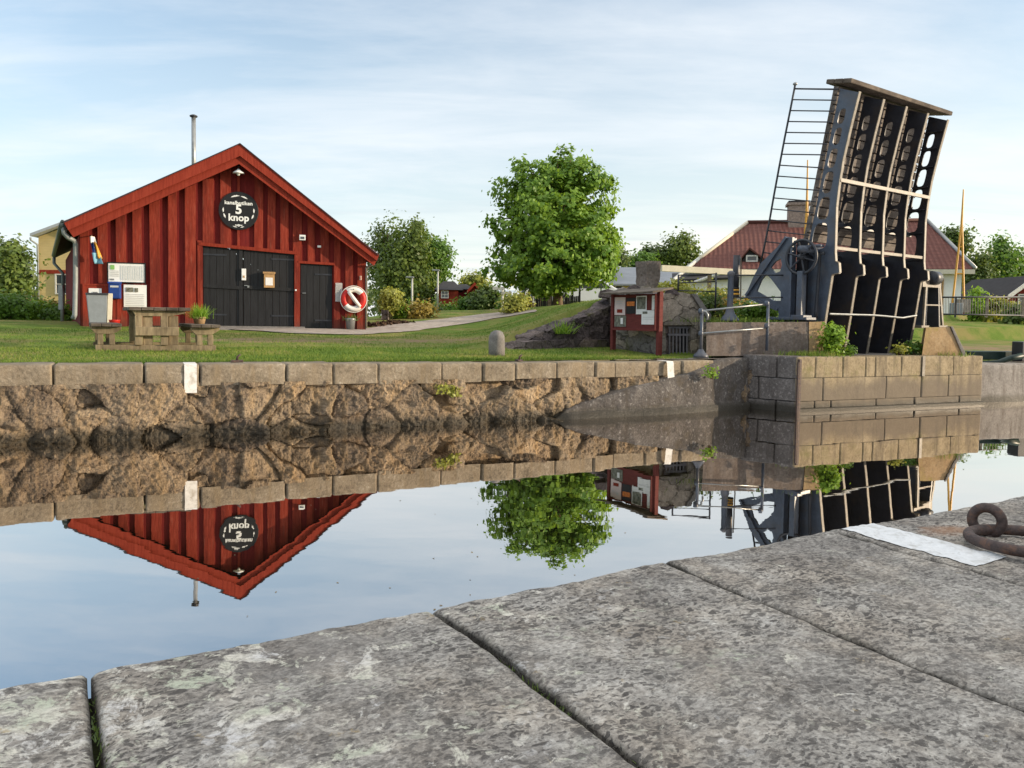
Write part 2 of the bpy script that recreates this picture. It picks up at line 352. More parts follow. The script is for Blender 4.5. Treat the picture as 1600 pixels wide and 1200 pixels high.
# --- near quay slabs
def _quay(E, J, rust):
    n = NT('quay_slabs'); ang = math.atan2(E.y, E.x)
    p = n.pos((1, 1, 1), -ang)
    q = n.pos((1, 1, 1), -ang, (4, 7, 0)); st = lambda v, a, b: n.n('ShaderNodeMapping', {'Vector': v, 'Scale': (a, b, 1)})
    f1 = n.noise(9, p, 10, .74, .4); f2 = n.noise(120, st(p, .75, .95), 5, .7); f3 = n.noise(3.2, q, 5, .6)
    base = n.ramp(n.m('ADD', n.m('ADD', n.m('MULTIPLY', f1, .42), n.m('MULTIPLY', f2, .44)), n.m('MULTIPLY', f3, .14)), [(.37, (.074, .067, .060)), (.45, (.205, .189, .172)), (.535, (.36, .335, .303)), (.63, (.56, .53, .485))])
    warm = n.ramp(n.noise(4.4, q, 5, .65), [(.42, 0.0), (.64, .7)]); base = n.mix(warm, base, n.mix(1.0, base, (1.0, .92, .83), 'MULTIPLY'))
    darkp = n.ramp(n.noise(2.6, n.pos((1, 1, 1), -ang, (1, 3, 0)), 7, .68), [(.36, .55), (.52, 0.0)]); base = n.mix(darkp, base, (.14, .125, .115))
    # pits from the bush hammer
    wob = n.n('ShaderNodeMix', {0: .035, 4: p, 5: n.n('ShaderNodeTexNoise', {'Vector': p, 'Scale': 40.0, 'Detail': 3}, out=1)}, out=1, data_type='VECTOR')
    def pitf(v, sc, lo, hi): rnd = n.sep(n.n('ShaderNodeTexVoronoi', {'Vector': v, 'Scale': sc}, out=1), 0); d_ = n.n('ShaderNodeTexVoronoi', {'Vector': v, 'Scale': sc}); return n.ramp(n.m('SUBTRACT', d_, n.m('MULTIPLY', rnd, .42)), [(lo, 1.0), (hi, 0.0)])
    pit = pitf(st(wob, .32, 1.0), 78, -.05, .15); pit2 = pitf(st(wob, .4, 1.0), 140, -.05, .18)
    zone = n.ramp(n.noise(2.1, q, 4, .6), [(.35, .35), (.58, 1.0)])
    pits = n.m('MULTIPLY', n.m('MAXIMUM', pit, n.m('MULTIPLY', pit2, .75)), zone); base = n.mix(n.m('MULTIPLY', pits, .9), base, (.065, .058, .054))
    # lichen: pale, mostly to the left end of the quay
    x = n.sep(n.pos(), 0); lw = n.m('ADD', n.m('MULTIPLY', x, .55), .62, True); thr = n.m('ADD', .488, n.m('MULTIPLY', lw, .16))
    l1 = n.m('MULTIPLY', n.m('SUBTRACT', n.noise(9.5, p, 10, .70, .5), thr), 30.0, True); l2 = n.m('MULTIPLY', n.m('SUBTRACT', n.noise(27, q, 9, .72, .5), n.m('ADD', thr, .025)), 26.0, True)
    lcol = n.ramp(n.noise(7, q, 3), [(.36, (.50, .53, .41)), (.5, (.68, .64, .55)), (.64, (.62, .60, .59))]); lcol = n.mix(n.ramp(f2, [(.38, .65), (.55, 0.0)]), lcol, (.28, .255, .22))
    base = n.mix(n.m('MULTIPLY', n.m('MAXIMUM', l1, n.m('MULTIPLY', l2, .85)), .85), base, lcol)
    sd_ = n.n('ShaderNodeTexVoronoi', {'Vector': wob, 'Scale': 34}); sr = n.sep(n.n('ShaderNodeTexVoronoi', {'Vector': wob, 'Scale': 34}, out=1), 1)
    sp = n.m('MULTIPLY', n.ramp(n.m('SUBTRACT', sd_, n.m('MULTIPLY', sr, .5)), [(-.06, 1.0), (.03, 0.0)]), n.m('SUBTRACT', 1.0, n.m('MULTIPLY', lw, .75))); sp = n.m('MULTIPLY', sp, n.ramp(n.noise(3.4, q, 4), [(.42, 0.0), (.55, 1.0)]))
    base = n.mix(n.m('MULTIPLY', sp, .7), base, lcol)
    yl = n.ramp(n.noise(12, n.pos(loc=(8, 3, 1)), 8, .72), [(.64, 0.0), (.70, .55)]); base = n.mix(yl, base, (.40, .28, .11))
    # rust run-off beside the mooring eye
    rp = n.n('ShaderNodeMapping', {'Vector': n.n('ShaderNodeVectorMath', {0: n.n('ShaderNodeNewGeometry'), 1: tuple(rust)}, operation='SUBTRACT'), 'Scale': (1, 1, 0), 'Rotation': (0, 0, -ang)})
    d = n.n('ShaderNodeVectorMath', {0: n.n('ShaderNodeVectorMath', {0: rp, 1: (1/.13, 1/.07, 0)}, operation='MULTIPLY')}, operation='LENGTH', out=1)
    rf = n.ramp(n.m('ADD', d, n.m('MULTIPLY', n.m('SUBTRACT', f1, .5), 2.2)), [(.35, .62), (1.05, 0.0)]); base = n.mix(rf, base, (.32, .17, .09))
    jt = n.n('ShaderNodeAttribute', attribute_name='jt', out=2); base = n.mix(n.m('MULTIPLY', jt, .9), base, (.022, .019, .014))
    h = n.m('SUBTRACT', n.m('ADD', n.m('MULTIPLY', f1, .35), n.m('MULTIPLY', f2, .4)), n.m('MULTIPLY', pits, .5))
    n.bump(h, .8, .008); return n.fin(base, .88, 0, .25)
# --- lawn, path, gravel
def _lawn():
    n = NT('lawn'); p = n.pos(); a = n.noise(1.1, p, 6, .6); b = n.noise(26, n.pos((1, 1, 1)), 5, .7); c0 = n.noise(.35, p, 3)
    g = n.ramp(n.m('ADD', n.m('MULTIPLY', a, .5), n.m('MULTIPLY', b, .5)), [(.3, (.065, .115, .02)), (.5, (.12, .185, .03)), (.7, (.20, .235, .05))])
    dry = n.ramp(n.m('ADD', n.m('MULTIPLY', c0, .55), n.m('MULTIPLY', a, .45)), [(.46, 0.0), (.60, .8)]); c = n.mix(dry, g, (.25, .20, .08))
    x = n.n('ShaderNodeAttribute', attribute_name='bare', out=2)
    c = n.mix(n.m('MULTIPLY', n.m('MULTIPLY', x, n.ramp(n.noise(2.2, p, 7, .7), [(.40, 0.0), (.52, 1.0)])), .85), c, (.25, .17, .12))
    n.bump(b, .9, .05); return n.fin(c, .95, 0, .1)
M['lawn'] = _lawn()
M['path'] = simple('gravel_path', (.32, .275, .235), .95, .28, 4, .5, bdist=.02, dirt=(.26, .21, .17))
M['gravel'] = simple('gravel', (.24, .22, .20), .95, .35, 9, .5, bdist=.02)
def _grass():
    n = NT('grass_blades'); at = n.n('ShaderNodeAttribute', attribute_name='lv', out=2)
    f = n.m('ADD', n.m('MULTIPLY', at, .55), n.m('MULTIPLY', n.ramp(n.noise(.7, n.pos(), 4), [(.35, 0.0), (.65, 1.0)]), .45))
    c = n.ramp(f, [(.05, (.06, .11, .018)), (.5, (.13, .215, .032)), (.85, (.25, .28, .06)), (1.0, (.36, .29, .12))]); n.fin(c, .7, 0, .2)
    tr = n.n('ShaderNodeBsdfTranslucent', {'Color': c}); mx = n.n('ShaderNodeMixShader', {0: .35, 1: n.b.outputs[0], 2: tr}); n.t.links.new(mx, n.out.inputs[0]); return n.mat
M['grass'] = _grass()
# --- water
def _water():
    n = NT('canal_water'); t = n.t; t.nodes.remove(n.b)
    p = n.pos(); w1 = n.noise(1.6, n.pos((.6, 1.6, 1), .5), 2, .4); w2 = n.noise(9, n.pos((.5, 1.5, 1), .5), 2)
    h = n.m('ADD', n.m('MULTIPLY', w1, 1.0), n.m('MULTIPLY', w2, .07))
    bm = n.n('ShaderNodeBump', {'Height': h, 'Strength': .016, 'Distance': .05})
    fr = n.n('ShaderNodeFresnel', {'IOR': 1.45, 'Normal': bm}); fac = n.ramp(fr, [(.02, .52), (.10, .70), (.45, .88)])
    gl = n.n('ShaderNodeBsdfGlossy', {'Color': (.97, .935, .905), 'Roughness': .0, 'Normal': bm}); df = n.n('ShaderNodeBsdfDiffuse', {'Color': (.012, .010, .007)})
    mx = n.n('ShaderNodeMixShader', {0: fac, 1: df, 2: gl}); t.links.new(mx, n.out.inputs[0]); return n.mat
M['water'] = _water()
# ================================================================== leaves / plants helpers
def leaves(name, P, Nn, size, m, parent=None, kind=None):
    """one mesh of many small folded leaves at points P with rough normals Nn"""
    n = len(P); a = rng.normal(size=(n, 3)); nn = Nn + rng.normal(size=(n, 3))*.55; nn /= np.linalg.norm(nn, axis=1)[:, None]
    t = np.cross(nn, a); t /= np.linalg.norm(t, axis=1)[:, None]+1e-9; b = np.cross(nn, t)
    s = (size*rng.uniform(.65, 1.3, n))[:, None]
    v = np.empty((n, 4, 3)); v[:, 0] = P-t*s*.6; v[:, 1] = P-b*s*.45-nn*s*.12; v[:, 2] = P+t*s*.6-nn*s*.1; v[:, 3] = P+b*s*.45-nn*s*.12
    lv = np.clip(.5+.75*fbm(P*(1.6/max(size*6, .3))+3, 2)+rng.normal(size=n)*.2, 0, 1)
    return quads(name, v.reshape(-1, 3), np.repeat(lv, 4), m, parent)
def quads(name, v, lv, m, parent):
    n = len(v)//4; me = bpy.data.meshes.new(name); me.vertices.add(4*n)
    if parent is not None: off = root_loc(parent); v = v-np.array(off)
    me.vertices.foreach_set('co', v.astype(np.float32).ravel()); me.loops.add(4*n); me.loops.foreach_set('vertex_index', np.arange(4*n, dtype=np.int32))
    me.polygons.add(n); me.polygons.foreach_set('loop_start', np.arange(0, 4*n, 4, dtype=np.int32)); me.polygons.foreach_set('loop_total', np.full(n, 4, dtype=np.int32))
    at = me.attributes.new('lv', 'FLOAT', 'POINT'); at.data.foreach_set('value', lv.astype(np.float32)); me.materials.append(m); me.update(calc_edges=True)
    o = bpy.data.objects.new(name, me); C.objects.link(o)
    if parent is not None: o.parent = parent
    return o
def crown_points(blobs, n, clump=.3, nclump=None, shell=.72, droop=0.0):
    """points in noisy ellipsoids, gathered in clumps near their surface"""
    Ps = []; Ns = []; vol = np.array([b[3]*b[4]*b[5] for b in blobs])**.75; vol = vol/vol.sum()
    for b, w in zip(blobs, vol):
        k = int(n*w); c = np.array(b[:3]); r = np.array(b[3:6]); nc = max(6, int((nclump or n/60)*w))
        d = rng.normal(size=(nc, 3)); d /= np.linalg.norm(d, axis=1)[:, None]
        rad = shell+(1-shell)*rng.uniform(0, 1, nc)**.6; rad *= 1+.42*fbm(d*2.2+c, 3); deep = rng.uniform(size=nc) < .22; rad = np.where(deep, rad*rng.uniform(.3, .8, nc), rad)
        cc = c+d*rad[:, None]*r
        i = rng.integers(0, nc, k); q = rng.normal(size=(k, 3))*clump*np.array([1, 1, .75])*rng.uniform(.5, 1.25, nc)[i][:, None]
        if droop: q[:, 2] = q[:, 2]*1.0-np.abs(rng.normal(size=k))*droop
        p = cc[i]+q; nn = (p-c)/r; nn /= np.linalg.norm(nn, axis=1)[:, None]+1e-9; nn = nn*.7+d[i]*.3+np.array([0, 0, .45])
        Ps.append(p); Ns.append(nn)
    return np.concatenate(Ps), np.concatenate(Ns)
def trunk_mesh(mb, base, top, r, limbs=(), wob=.08):
    base = V(base); top = V(top); pts = []
    for i in range(7):
        t = i/6; p = base.lerp(top, t); p += V((math.sin(t*5+base.x)*wob, math.cos(t*4+base.y)*wob, 0))*t; pts.append(p)
    mb.tube(pts, [r*(1.25-.25*min(1, i/1.0) if i == 0 else 1-.75*i/6) for i in range(7)], 9)
    for t, tip in limbs:
        s = base.lerp(top, t); tip = V(tip); m_ = s.lerp(tip, .5)+V((0, 0, .12*(tip-s).length))
        mb.tube([s, s.lerp(m_, .6), m_, tip], [r*(1-.75*t)*.7, r*.4*(1-.5*t), r*.25, r*.08], 6)
def tree(name, label, base, top, r, blobs, n, leaf, m, group=None, clump=.35, droop=0.0, cat='tree', shell=.7):
    t = thing(name, label, cat, base, group); mb = MB(); limbs = []
    for b in blobs:
        for k in range(3):
            a = rng.uniform(0, 6.28); limbs.append((rng.uniform(.35, .85), (b[0]+math.cos(a)*b[3]*.6, b[1]+math.sin(a)*b[4]*.6, b[2]+rng.uniform(-.1, .5)*b[5])))
    trunk_mesh(mb, V(base)-V((0, 0, .15)), top, r, limbs); mb.build('trunk', M['bark'], t, True)
    P, N_ = crown_points(blobs, n, clump, None, shell, droop); leaves('crown', P, N_, leaf, m, t); return t
def bush(name, label, c, r, n, leaf, m, cat='bush', group=None, stems=True, clump=.12, droop=0.0):
    """c: centre of the base on the ground, r: (rx, ry, height)"""
    t = thing(name, label, cat, c, group)
    b = [(c[0]+rng.uniform(-.35, .35)*r[0], c[1]+rng.uniform(-.3, .3)*r[1], c[2]+r[2]*rng.uniform(.35, .6), r[0]*rng.uniform(.5, .75), r[1]*rng.uniform(.5, .75), r[2]*rng.uniform(.35, .5)) for _ in range(5)]
    P, N_ = crown_points(b, n, clump, None, .55, droop); P[:, 2] = np.maximum(P[:, 2], c[2]+.01); leaves('foliage', P, N_, leaf, m, t)
    if stems:
        mb = MB()
        for k in range(6):
            a = rng.uniform(0, 6.28); e = V((c[0]+math.cos(a)*r[0]*.5, c[1]+math.sin(a)*r[1]*.5, c[2]+r[2]*.7)); s = V(c)+V((math.cos(a)*.06*r[0], math.sin(a)*.06, -.02)); mb.tube([s, s.lerp(e, .5)+V((0, 0, .08*r[2])), e], [.02*r[2]+.006, .014*r[2]+.004, .004], 5)
        mb.build('stem', M['bark'], t, True)
    return t
def tuft(name, label, c, w, h, n, m, cat='plant', group=None):
    """a clump of long blades"""
    t = thing(name, label, cat, c, group); blades('blade', np.array(c)+np.c_[rng.normal(size=(n, 2))*w*.35, np.zeros(n)], h, .012+.02*h, m, t, spread=.6); return t
def blades(name, P, h, wd, m, parent=None, spread=.35):
    n = len(P); a = rng.uniform(0, 6.283, n); hh = h*rng.uniform(.5, 1.2, n); lean = rng.normal(size=(n, 2))*spread
    e = np.c_[np.cos(a), np.sin(a), np.zeros(n)]*wd*rng.uniform(.6, 1.2, n)[:, None]; top = P+np.c_[lean*hh[:, None], hh*(1-.3*np.minimum(1, np.abs(lean).sum(1)))]
    v = np.empty((n, 4, 3)); v[:, 0] = P-e*.5; v[:, 1] = P+e*.5; v[:, 2] = top+e*.10; v[:, 3] = top-e*.10; mid = (P+top)/2
    return quads(name, v.reshape(-1, 3), np.repeat(rng.uniform(0, 1, n), 4), m, parent)
# ================================================================== far bank layout
B = gz(870, 655); A0 = gz(0, 697); Cc = gz(1165, 637.5); D = gz(1245, 644.5); E = gz(1535, 632)
wd = (B-A0).normalized(); wn = V((-wd.y, wd.x, 0))              # along the far wall / away from the canal
A = B - wd*40
d2 = lambda a, b: (b-a).normalized()
def sn(x, y): return ((x-B.x)*wd.x+(y-B.y)*wd.y, (x-B.x)*wn.x+(y-B.y)*wn.y)
W0 = V((-.75, 16.0, 0)); W1 = V((2.1, 18.7, 0)); AB = V((3.1, 16.3, 0))
def sm(t): t = np.clip(t, 0, 1); return t*t*(3-2*t)
def H(x, y):
    x = np.asarray(x, float); y = np.asarray(y, float); s, n = sn(x, y)
    lawn = .965+.030*np.clip(n-1, 0, 14)+.004*np.clip(n-15, 0, 80)
    ax = np.where(y < 33, 4.0-(y-17.5)*.05, 3.2); d = ax-x
    w = W1-W0; wl = ((x-W0.x)*(-w.y)+(y-W0.y)*w.x)/w.length; a = AB-W1; al = ((x-W1.x)*(-a.y)+(y-W1.y)*a.x)/a.length
    back = np.where(y > W1.y, wl > .25, np.where(x < W1.x, wl > .25, al > .45))
    e = sm((5.5-d)/4.7)*back
    x1 = np.clip((x-4.0)/3.5, 0, 1); lo = 2.0*(1-x1)+1.2*x1; hi = 3.2*(1-x1)+7.0*x1
    e = np.where(x > 2.9, e*sm((n-lo)/(hi-lo)), e)
    far = np.clip((y-60)/60, 0, 1)
    lawn = lawn+.62*sm((y-23)/12)*sm((x+9)/6)*(n > 8)
    z = lawn+(2.28-np.minimum(lawn, 2.2))*e*(1-.3*far)
    return z+.03*vn(np.stack([x.ravel()*.5, y.ravel()*.5, x.ravel()*0], 1)).reshape(x.shape)*np.clip(n-1, 0, 1)
def Hs(x, y): return float(H(np.array([x]), np.array([y]))[0])
def tg(px, py):
    """where a sight line meets the far bank's ground"""
    d = ray(px, py); t = 13.0/d.y
    while t*d.y < 150:
        p = CAM+d*t
        if p.z <= Hs(p.x, p.y): return V((p.x, p.y, Hs(p.x, p.y)))
        t += .06
    return CAM+d*t
def gp(px, Y): """ground point under pixel column px at depth Y"""; p = dp(px, 500, Y); return V((p.x, p.y, Hs(p.x, p.y)))
def zt(px, py, Y): return dp(px, py, Y).z
# ------------------------------------------------------------------ ground
sg = np.concatenate([np.arange(-300, -60, 20), np.arange(-60, -22, 2.0), np.arange(-22, 18, .3), np.arange(18, 60, 1.5), np.arange(60, 320, 20)])
ng = np.concatenate([[.42], np.arange(.7, 24, .3), np.arange(24, 60, 1.5), np.arange(60, 140, 8), np.arange(140, 700, 80)])
S_, N_ = np.meshgrid(sg, ng, indexing='ij')
front = np.where(S_ > 0, np.clip(S_/4.2, 0, 1)*.45, 0); Nf = np.where(N_ < .5, .42+front, np.maximum(N_, .42+front))
X_ = B.x+S_*wd.x+Nf*wn.x; Y_ = B.y+S_*wd.y+Nf*wn.y; Z_ = H(X_, Y_)
mb = MB(); mb.grid(np.stack([X_, Y_, Z_], -1)); ground = mb.build('ground', M['lawn'], None, True, False)
tag(ground, 'mown grass of the far bank rising towards the path', kind='structure')
bp = [(gz(668, 536, 1.08), 1.4, .55), (gz(560, 528, 1.2), 3.2, .4), (gz(850, 489, 1.6), 1.5, .5), (dp(1548, 512, 23), 3.6, 2.4), (gz(430, 526, 1.2), 2.4, .5)]
br = np.zeros(len(ground.data.vertices)); xy = np.stack([X_.ravel(), Y_.ravel()], 1)
for p, ru, rv in bp:
    q = xy-np.array([p.x, p.y]); u = q@np.array([wd.x, wd.y]); v = q@np.array([wn.x, wn.y]); br = np.maximum(br, np.clip(1.5-np.sqrt((u/ru)**2+(v/rv)**2), 0, 1))
at = ground.data.attributes.new('bare', 'FLOAT', 'POINT'); at.data.foreach_set('value', br.astype(np.float32))
up = [(300, 509.5), (352, 509.5), (460, 514), (560, 515), (640, 505), (700, 498), (760, 490.5), (815, 486.5), (836, 484.5)]
dn = [(300, 513), (352, 515), (460, 521.5), (560, 524), (640, 518.5), (700, 511), (760, 500.5), (815, 491.5), (836, 488)]
def dens(l, k=10): return [V(a).lerp(V(b), float(t)) for a, b in zip(l, l[1:]) for t in np.arange(k)/k]+[V(l[-1])]
G = []
for a, b in zip(dens([(*p, 0) for p in up]), dens([(*p, 0) for p in dn])):
    ga = tg(a.x, a.y); gb = tg(b.x, b.y); G.append([ga.lerp(gb, t) for t in np.linspace(0, 1, 9)])
G = np.array([[(p.x+.1*vn([[p.x*1.5, p.y*1.5, 1]])[0], p.y+.14*vn([[p.x*1.5, p.y*1.5, 5]])[0], 0) for p in row] for row in G]); G[..., 2] = H(G[..., 0], G[..., 1])+.022
mb = MB(); mb.grid(G); tag(mb.build('path', M['path'], None, True), 'gravel path climbing from the red hut to the road', kind='structure')
# water
mb = MB(); mb.poly([(-80, -40, 0), (80, -40, 0), (80, 60, 0), (-80, 60, 0)]); tag(mb.build('water', M['water']), 'still dark canal water', kind='structure')
# ------------------------------------------------------------------ near quay
QZ = .99; E1 = gz(677.5, 946, QZ); ev = d2(gz(130, 1050, QZ), gz(1290, 831, QZ)); jv = d2(gz(1200, 947, QZ), gz(1600, 1112, QZ)); ev.z = jv.z = 0; jv = V((ev.y, -ev.x, 0))
PITCHL = .694
def qh(u, v):
    """height of the slab surface at u along the edge, v in from the edge (numpy)"""
    p = np.stack([u.ravel(), v.ravel(), u.ravel()*0], 1); h = .010*fbm(p*3.1, 4)+.0045*fbm(p*17, 3, .6)+.0022*fbm(p*55, 2)
    i = np.floor(p[:, 0]/PITCHL); h = h+.0015*np.sin(i*12.9)
    wv = .006*fbm(np.stack([p[:, 1]*4, i*3.1, p[:, 1]*0], 1), 3); f = p[:, 0]/PITCHL-i; e = np.minimum(f, 1-f)*PITCHL
    h = h-.011*np.exp(-(e/.009)**2)
    return h.reshape(u.shape)
mb = MB(); JT = []
for i in range(-5, 16):
    near = -3 <= i <= 4; nu, nv = (72, 190) if near else (10, 24)
    u0_, u1_ = i*PITCHL+.0042, (i+1)*PITCHL-.0042; u = np.unique(np.r_[np.linspace(u0_, u1_, nu), u0_+.003, u0_+.006, u0_+.014, u1_-.003, u1_-.006, u1_-.014]) if near else np.linspace(u0_, u1_, nu); v = np.r_[np.linspace(-.012, .05, 10 if near else 3), np.linspace(.06, 1.9, nv)]
    U, W = np.meshgrid(u, v, indexing='ij'); jw = .006*np.sin(W*3+i)+.004*fbm(np.stack([W.ravel()*6, U.ravel()*0+round(i), U.ravel()*0], 1), 3).reshape(W.shape)
    edge = .012*fbm(np.stack([U.ravel()*5, U.ravel()*0, U.ravel()*0], 1), 4).reshape(U.shape)*np.exp(-W/.15)
    hz = qh(U, W)-.016*np.clip((.022-W)/.034, 0, 1)**2
    XY = E1.x+(U+jw)*ev.x+(W+edge)*jv.x, E1.y+(U+jw)*ev.y+(W+edge)*jv.y
    P = np.stack([XY[0], XY[1], QZ+hz], -1)
    ed = np.minimum(U-i*PITCHL, (i+1)*PITCHL-U); jt = np.clip(1.15*np.exp(-(ed/(.0085+.006*fbm(np.stack([W.ravel()*9, U.ravel()*0+i, U.ravel()*0], 1), 4).reshape(W.shape)))**2), 0, 1); jt = np.concatenate([jt[:, :1], jt], 1); JT.append(np.concatenate([np.ones_like(jt[:1]), jt, np.ones_like(jt[:1])], 0).ravel())
    skirt0 = P[:, :1].copy(); skirt0[..., 2] = -.5; P = np.concatenate([skirt0, P], 1)
    sa = P[:1].copy(); sa[..., 2] -= .16; sb = P[-1:].copy(); sb[..., 2] -= .16; sa[0, 0, 2] = sb[0, 0, 2] = -.5
    mb.grid(np.concatenate([sa, P, sb], 0))
RUST = gz(1482, 829, QZ)
M['quay'] = _quay(ev, jv, RUST)
quay = mb.build('quay', M['quay'], None, True, False); quay.data.attributes.new('jt', 'FLOAT', 'POINT').data.foreach_set('value', np.concatenate(JT).astype(np.float32)); tag(quay, 'near quay of big grey stone slabs', kind='structure')
mb = MB(); a = E1+ev*(-4)-V((0, 0, .05)); mb.hexa([E1+ev*-4+jv*-.004-V((0, 0, 1.4)), E1+ev*12+jv*-.004-V((0, 0, 1.4)), E1+ev*12+jv*1.9-V((0, 0, 1.4)), E1+ev*-4+jv*1.9-V((0, 0, 1.4))][::-1], [E1+ev*-4+jv*-.004-V((0, 0, .055)), E1+ev*12+jv*-.004-V((0, 0, .055)), E1+ev*12+jv*1.9-V((0, 0, .055)), E1+ev*-4+jv*1.9-V((0, 0, .055))][::-1])
M['joint'] = simple('joint_soil', (.028, .025, .017), .95, .4, 12, .4, dirt=(.07, .085, .02)); tag(mb.build('quay_bed', M['joint']), kind='structure')
mb = MB(); g0 = E1+jv*1.91; mb.poly([g0+ev*-30+V((0, 0, -.02)), g0+ev*60+V((0, 0, -.02)), g0+ev*60+jv*60+V((0, 0, -.02)), g0+ev*-30+jv*60+V((0, 0, -.02))][::-1]); tag(mb.build('near_bank', M['gravel']), kind='structure')
# moss in the joints
mp = []
for i, lo, hi, cnt in ((1, .05, .9, 260), (1, .5, 1.0, 160), (0, .25, 1.6, 420), (2, .1, 1.3, 420), (-1, .05, .6, 160)):
    w = rng.uniform(lo, hi, cnt); w = w[fbm(np.stack([w*5, w*0+i, w*0], 1), 3) > .0]; 
    for q in w: p = E1+ev*(i*PITCHL+rng.normal()*.006)+jv*q; mp.append((p.x, p.y, QZ-.016))
tag(blades('moss', np.array(mp), .011, .004, M['leaf_dark'], None, .5), 'moss growing in the slab joints', kind='stuff')
# white painted stripe on the slabs
su = (gz(1330, 826, QZ)-E1).dot(ev); U, W = np.meshgrid(np.linspace(su-.05, su+.11, 60), np.linspace(-.0, (gz(1535, 884, QZ)-E1).dot(jv), 260), indexing='ij')
rag = .004*fbm(np.stack([U.ravel()*9, W.ravel()*14, U.ravel()*0], 1), 4).reshape(U.shape)
P = np.stack([E1.x+(U+rag)*ev.x+W*jv.x, E1.y+(U+rag)*ev.y+W*jv.y, QZ+qh(U, W)-.016*np.clip((.022-W)/.034, 0, 1)**2+.0026], -1)
M['stripe'] = simple('worn_white_stripe', (.66, .665, .67), .8, .08, 34, .5, dirt=(.46, .45, .43), bdist=.006); mb = MB(); mb.grid(P)
o = mb.build('painted_stripe', M['stripe'], None, True, False); tag(o, 'white painted stripe across the near quay slab', 'marking')
# mooring eye and ring
ec = gz(1541, 838, QZ); ctr = V((ec.x, ec.y, QZ+.050)); eax = (ray(1543, 820)*V((1, 1, 0))).normalized(); eax = (eax*.86+ev*.51).normalized()
r0 = thing('mooring_eye', 'rusty iron mooring eye standing up from the near quay slab', 'mooring eye', (ec.x, ec.y, QZ)); mb = MB(); mb.torus(ctr, eax, .041, .0155, 40, 16, 0, 2*math.pi, 1.0, V((0, 0, 1)).cross(eax)); mb.lathe((ec.x, ec.y, QZ-.02), [(.024, 0), (.022, .03), (.014, .04)], 14)
mb.build('eye', M['rust'], r0, True)
side = V((0, 0, 1)).cross(eax).normalized()
lp_, bq_ = gz(1521, 828, QZ+.03), gz(1612, 866, QZ+.03); RR = .150; md = lp_.lerp(bq_, .5); hv = bq_-lp_; pv = V((-hv.y, hv.x, 0)).normalized(); rc = md+pv*math.sqrt(max(0, RR**2-(hv.length/2)**2)); rc.z = QZ+.030; tilt = V((-.06, .03, 1)).normalized()
mb = MB(); mb.torus(rc, tilt, RR, .0165, 64, 16, 0, 2*math.pi, 1.0, V((1, 0, 0))); o = mb.build('mooring_ring', M['rust'], None, True); tag(o, 'heavy rusty iron ring lying through the mooring eye', 'mooring ring')

# specks floating on the water
ns_ = 34; P = np.array([tuple(gz(float(rng.uniform(250, 1000)), float(rng.uniform(700, 980)), .004)) for _ in range(ns_)]); ok = ((P[:, 0]-E1.x)*jv.x+(P[:, 1]-E1.y)*jv.y) < -.3
tag(leaves('floating_specks', P[ok], np.tile(np.array([0, 0, 6.]), (int(ok.sum()), 1)), .016, M['timber'], None), 'tiny bits of leaf floating on the canal', kind='stuff')
# ================================================================== far canal walls
def wp(px, py, P=B, d=wd, off=0.0): return pl(px, py, P, d, off)
def zcop(px): return 1.65-((np.interp(px, [-2000, 0, 300, 870, 1053, 1130, 1180], [572, 570.5, 569, 566.5, 565.5, 562.5, 559]))-(500+.0154*(px-800)))/FPX*wp(px, 566).y
wall = thing('canal_wall', 'long rough brown rubble canal wall topped with coping stones on the far bank', 'canal wall', A0)
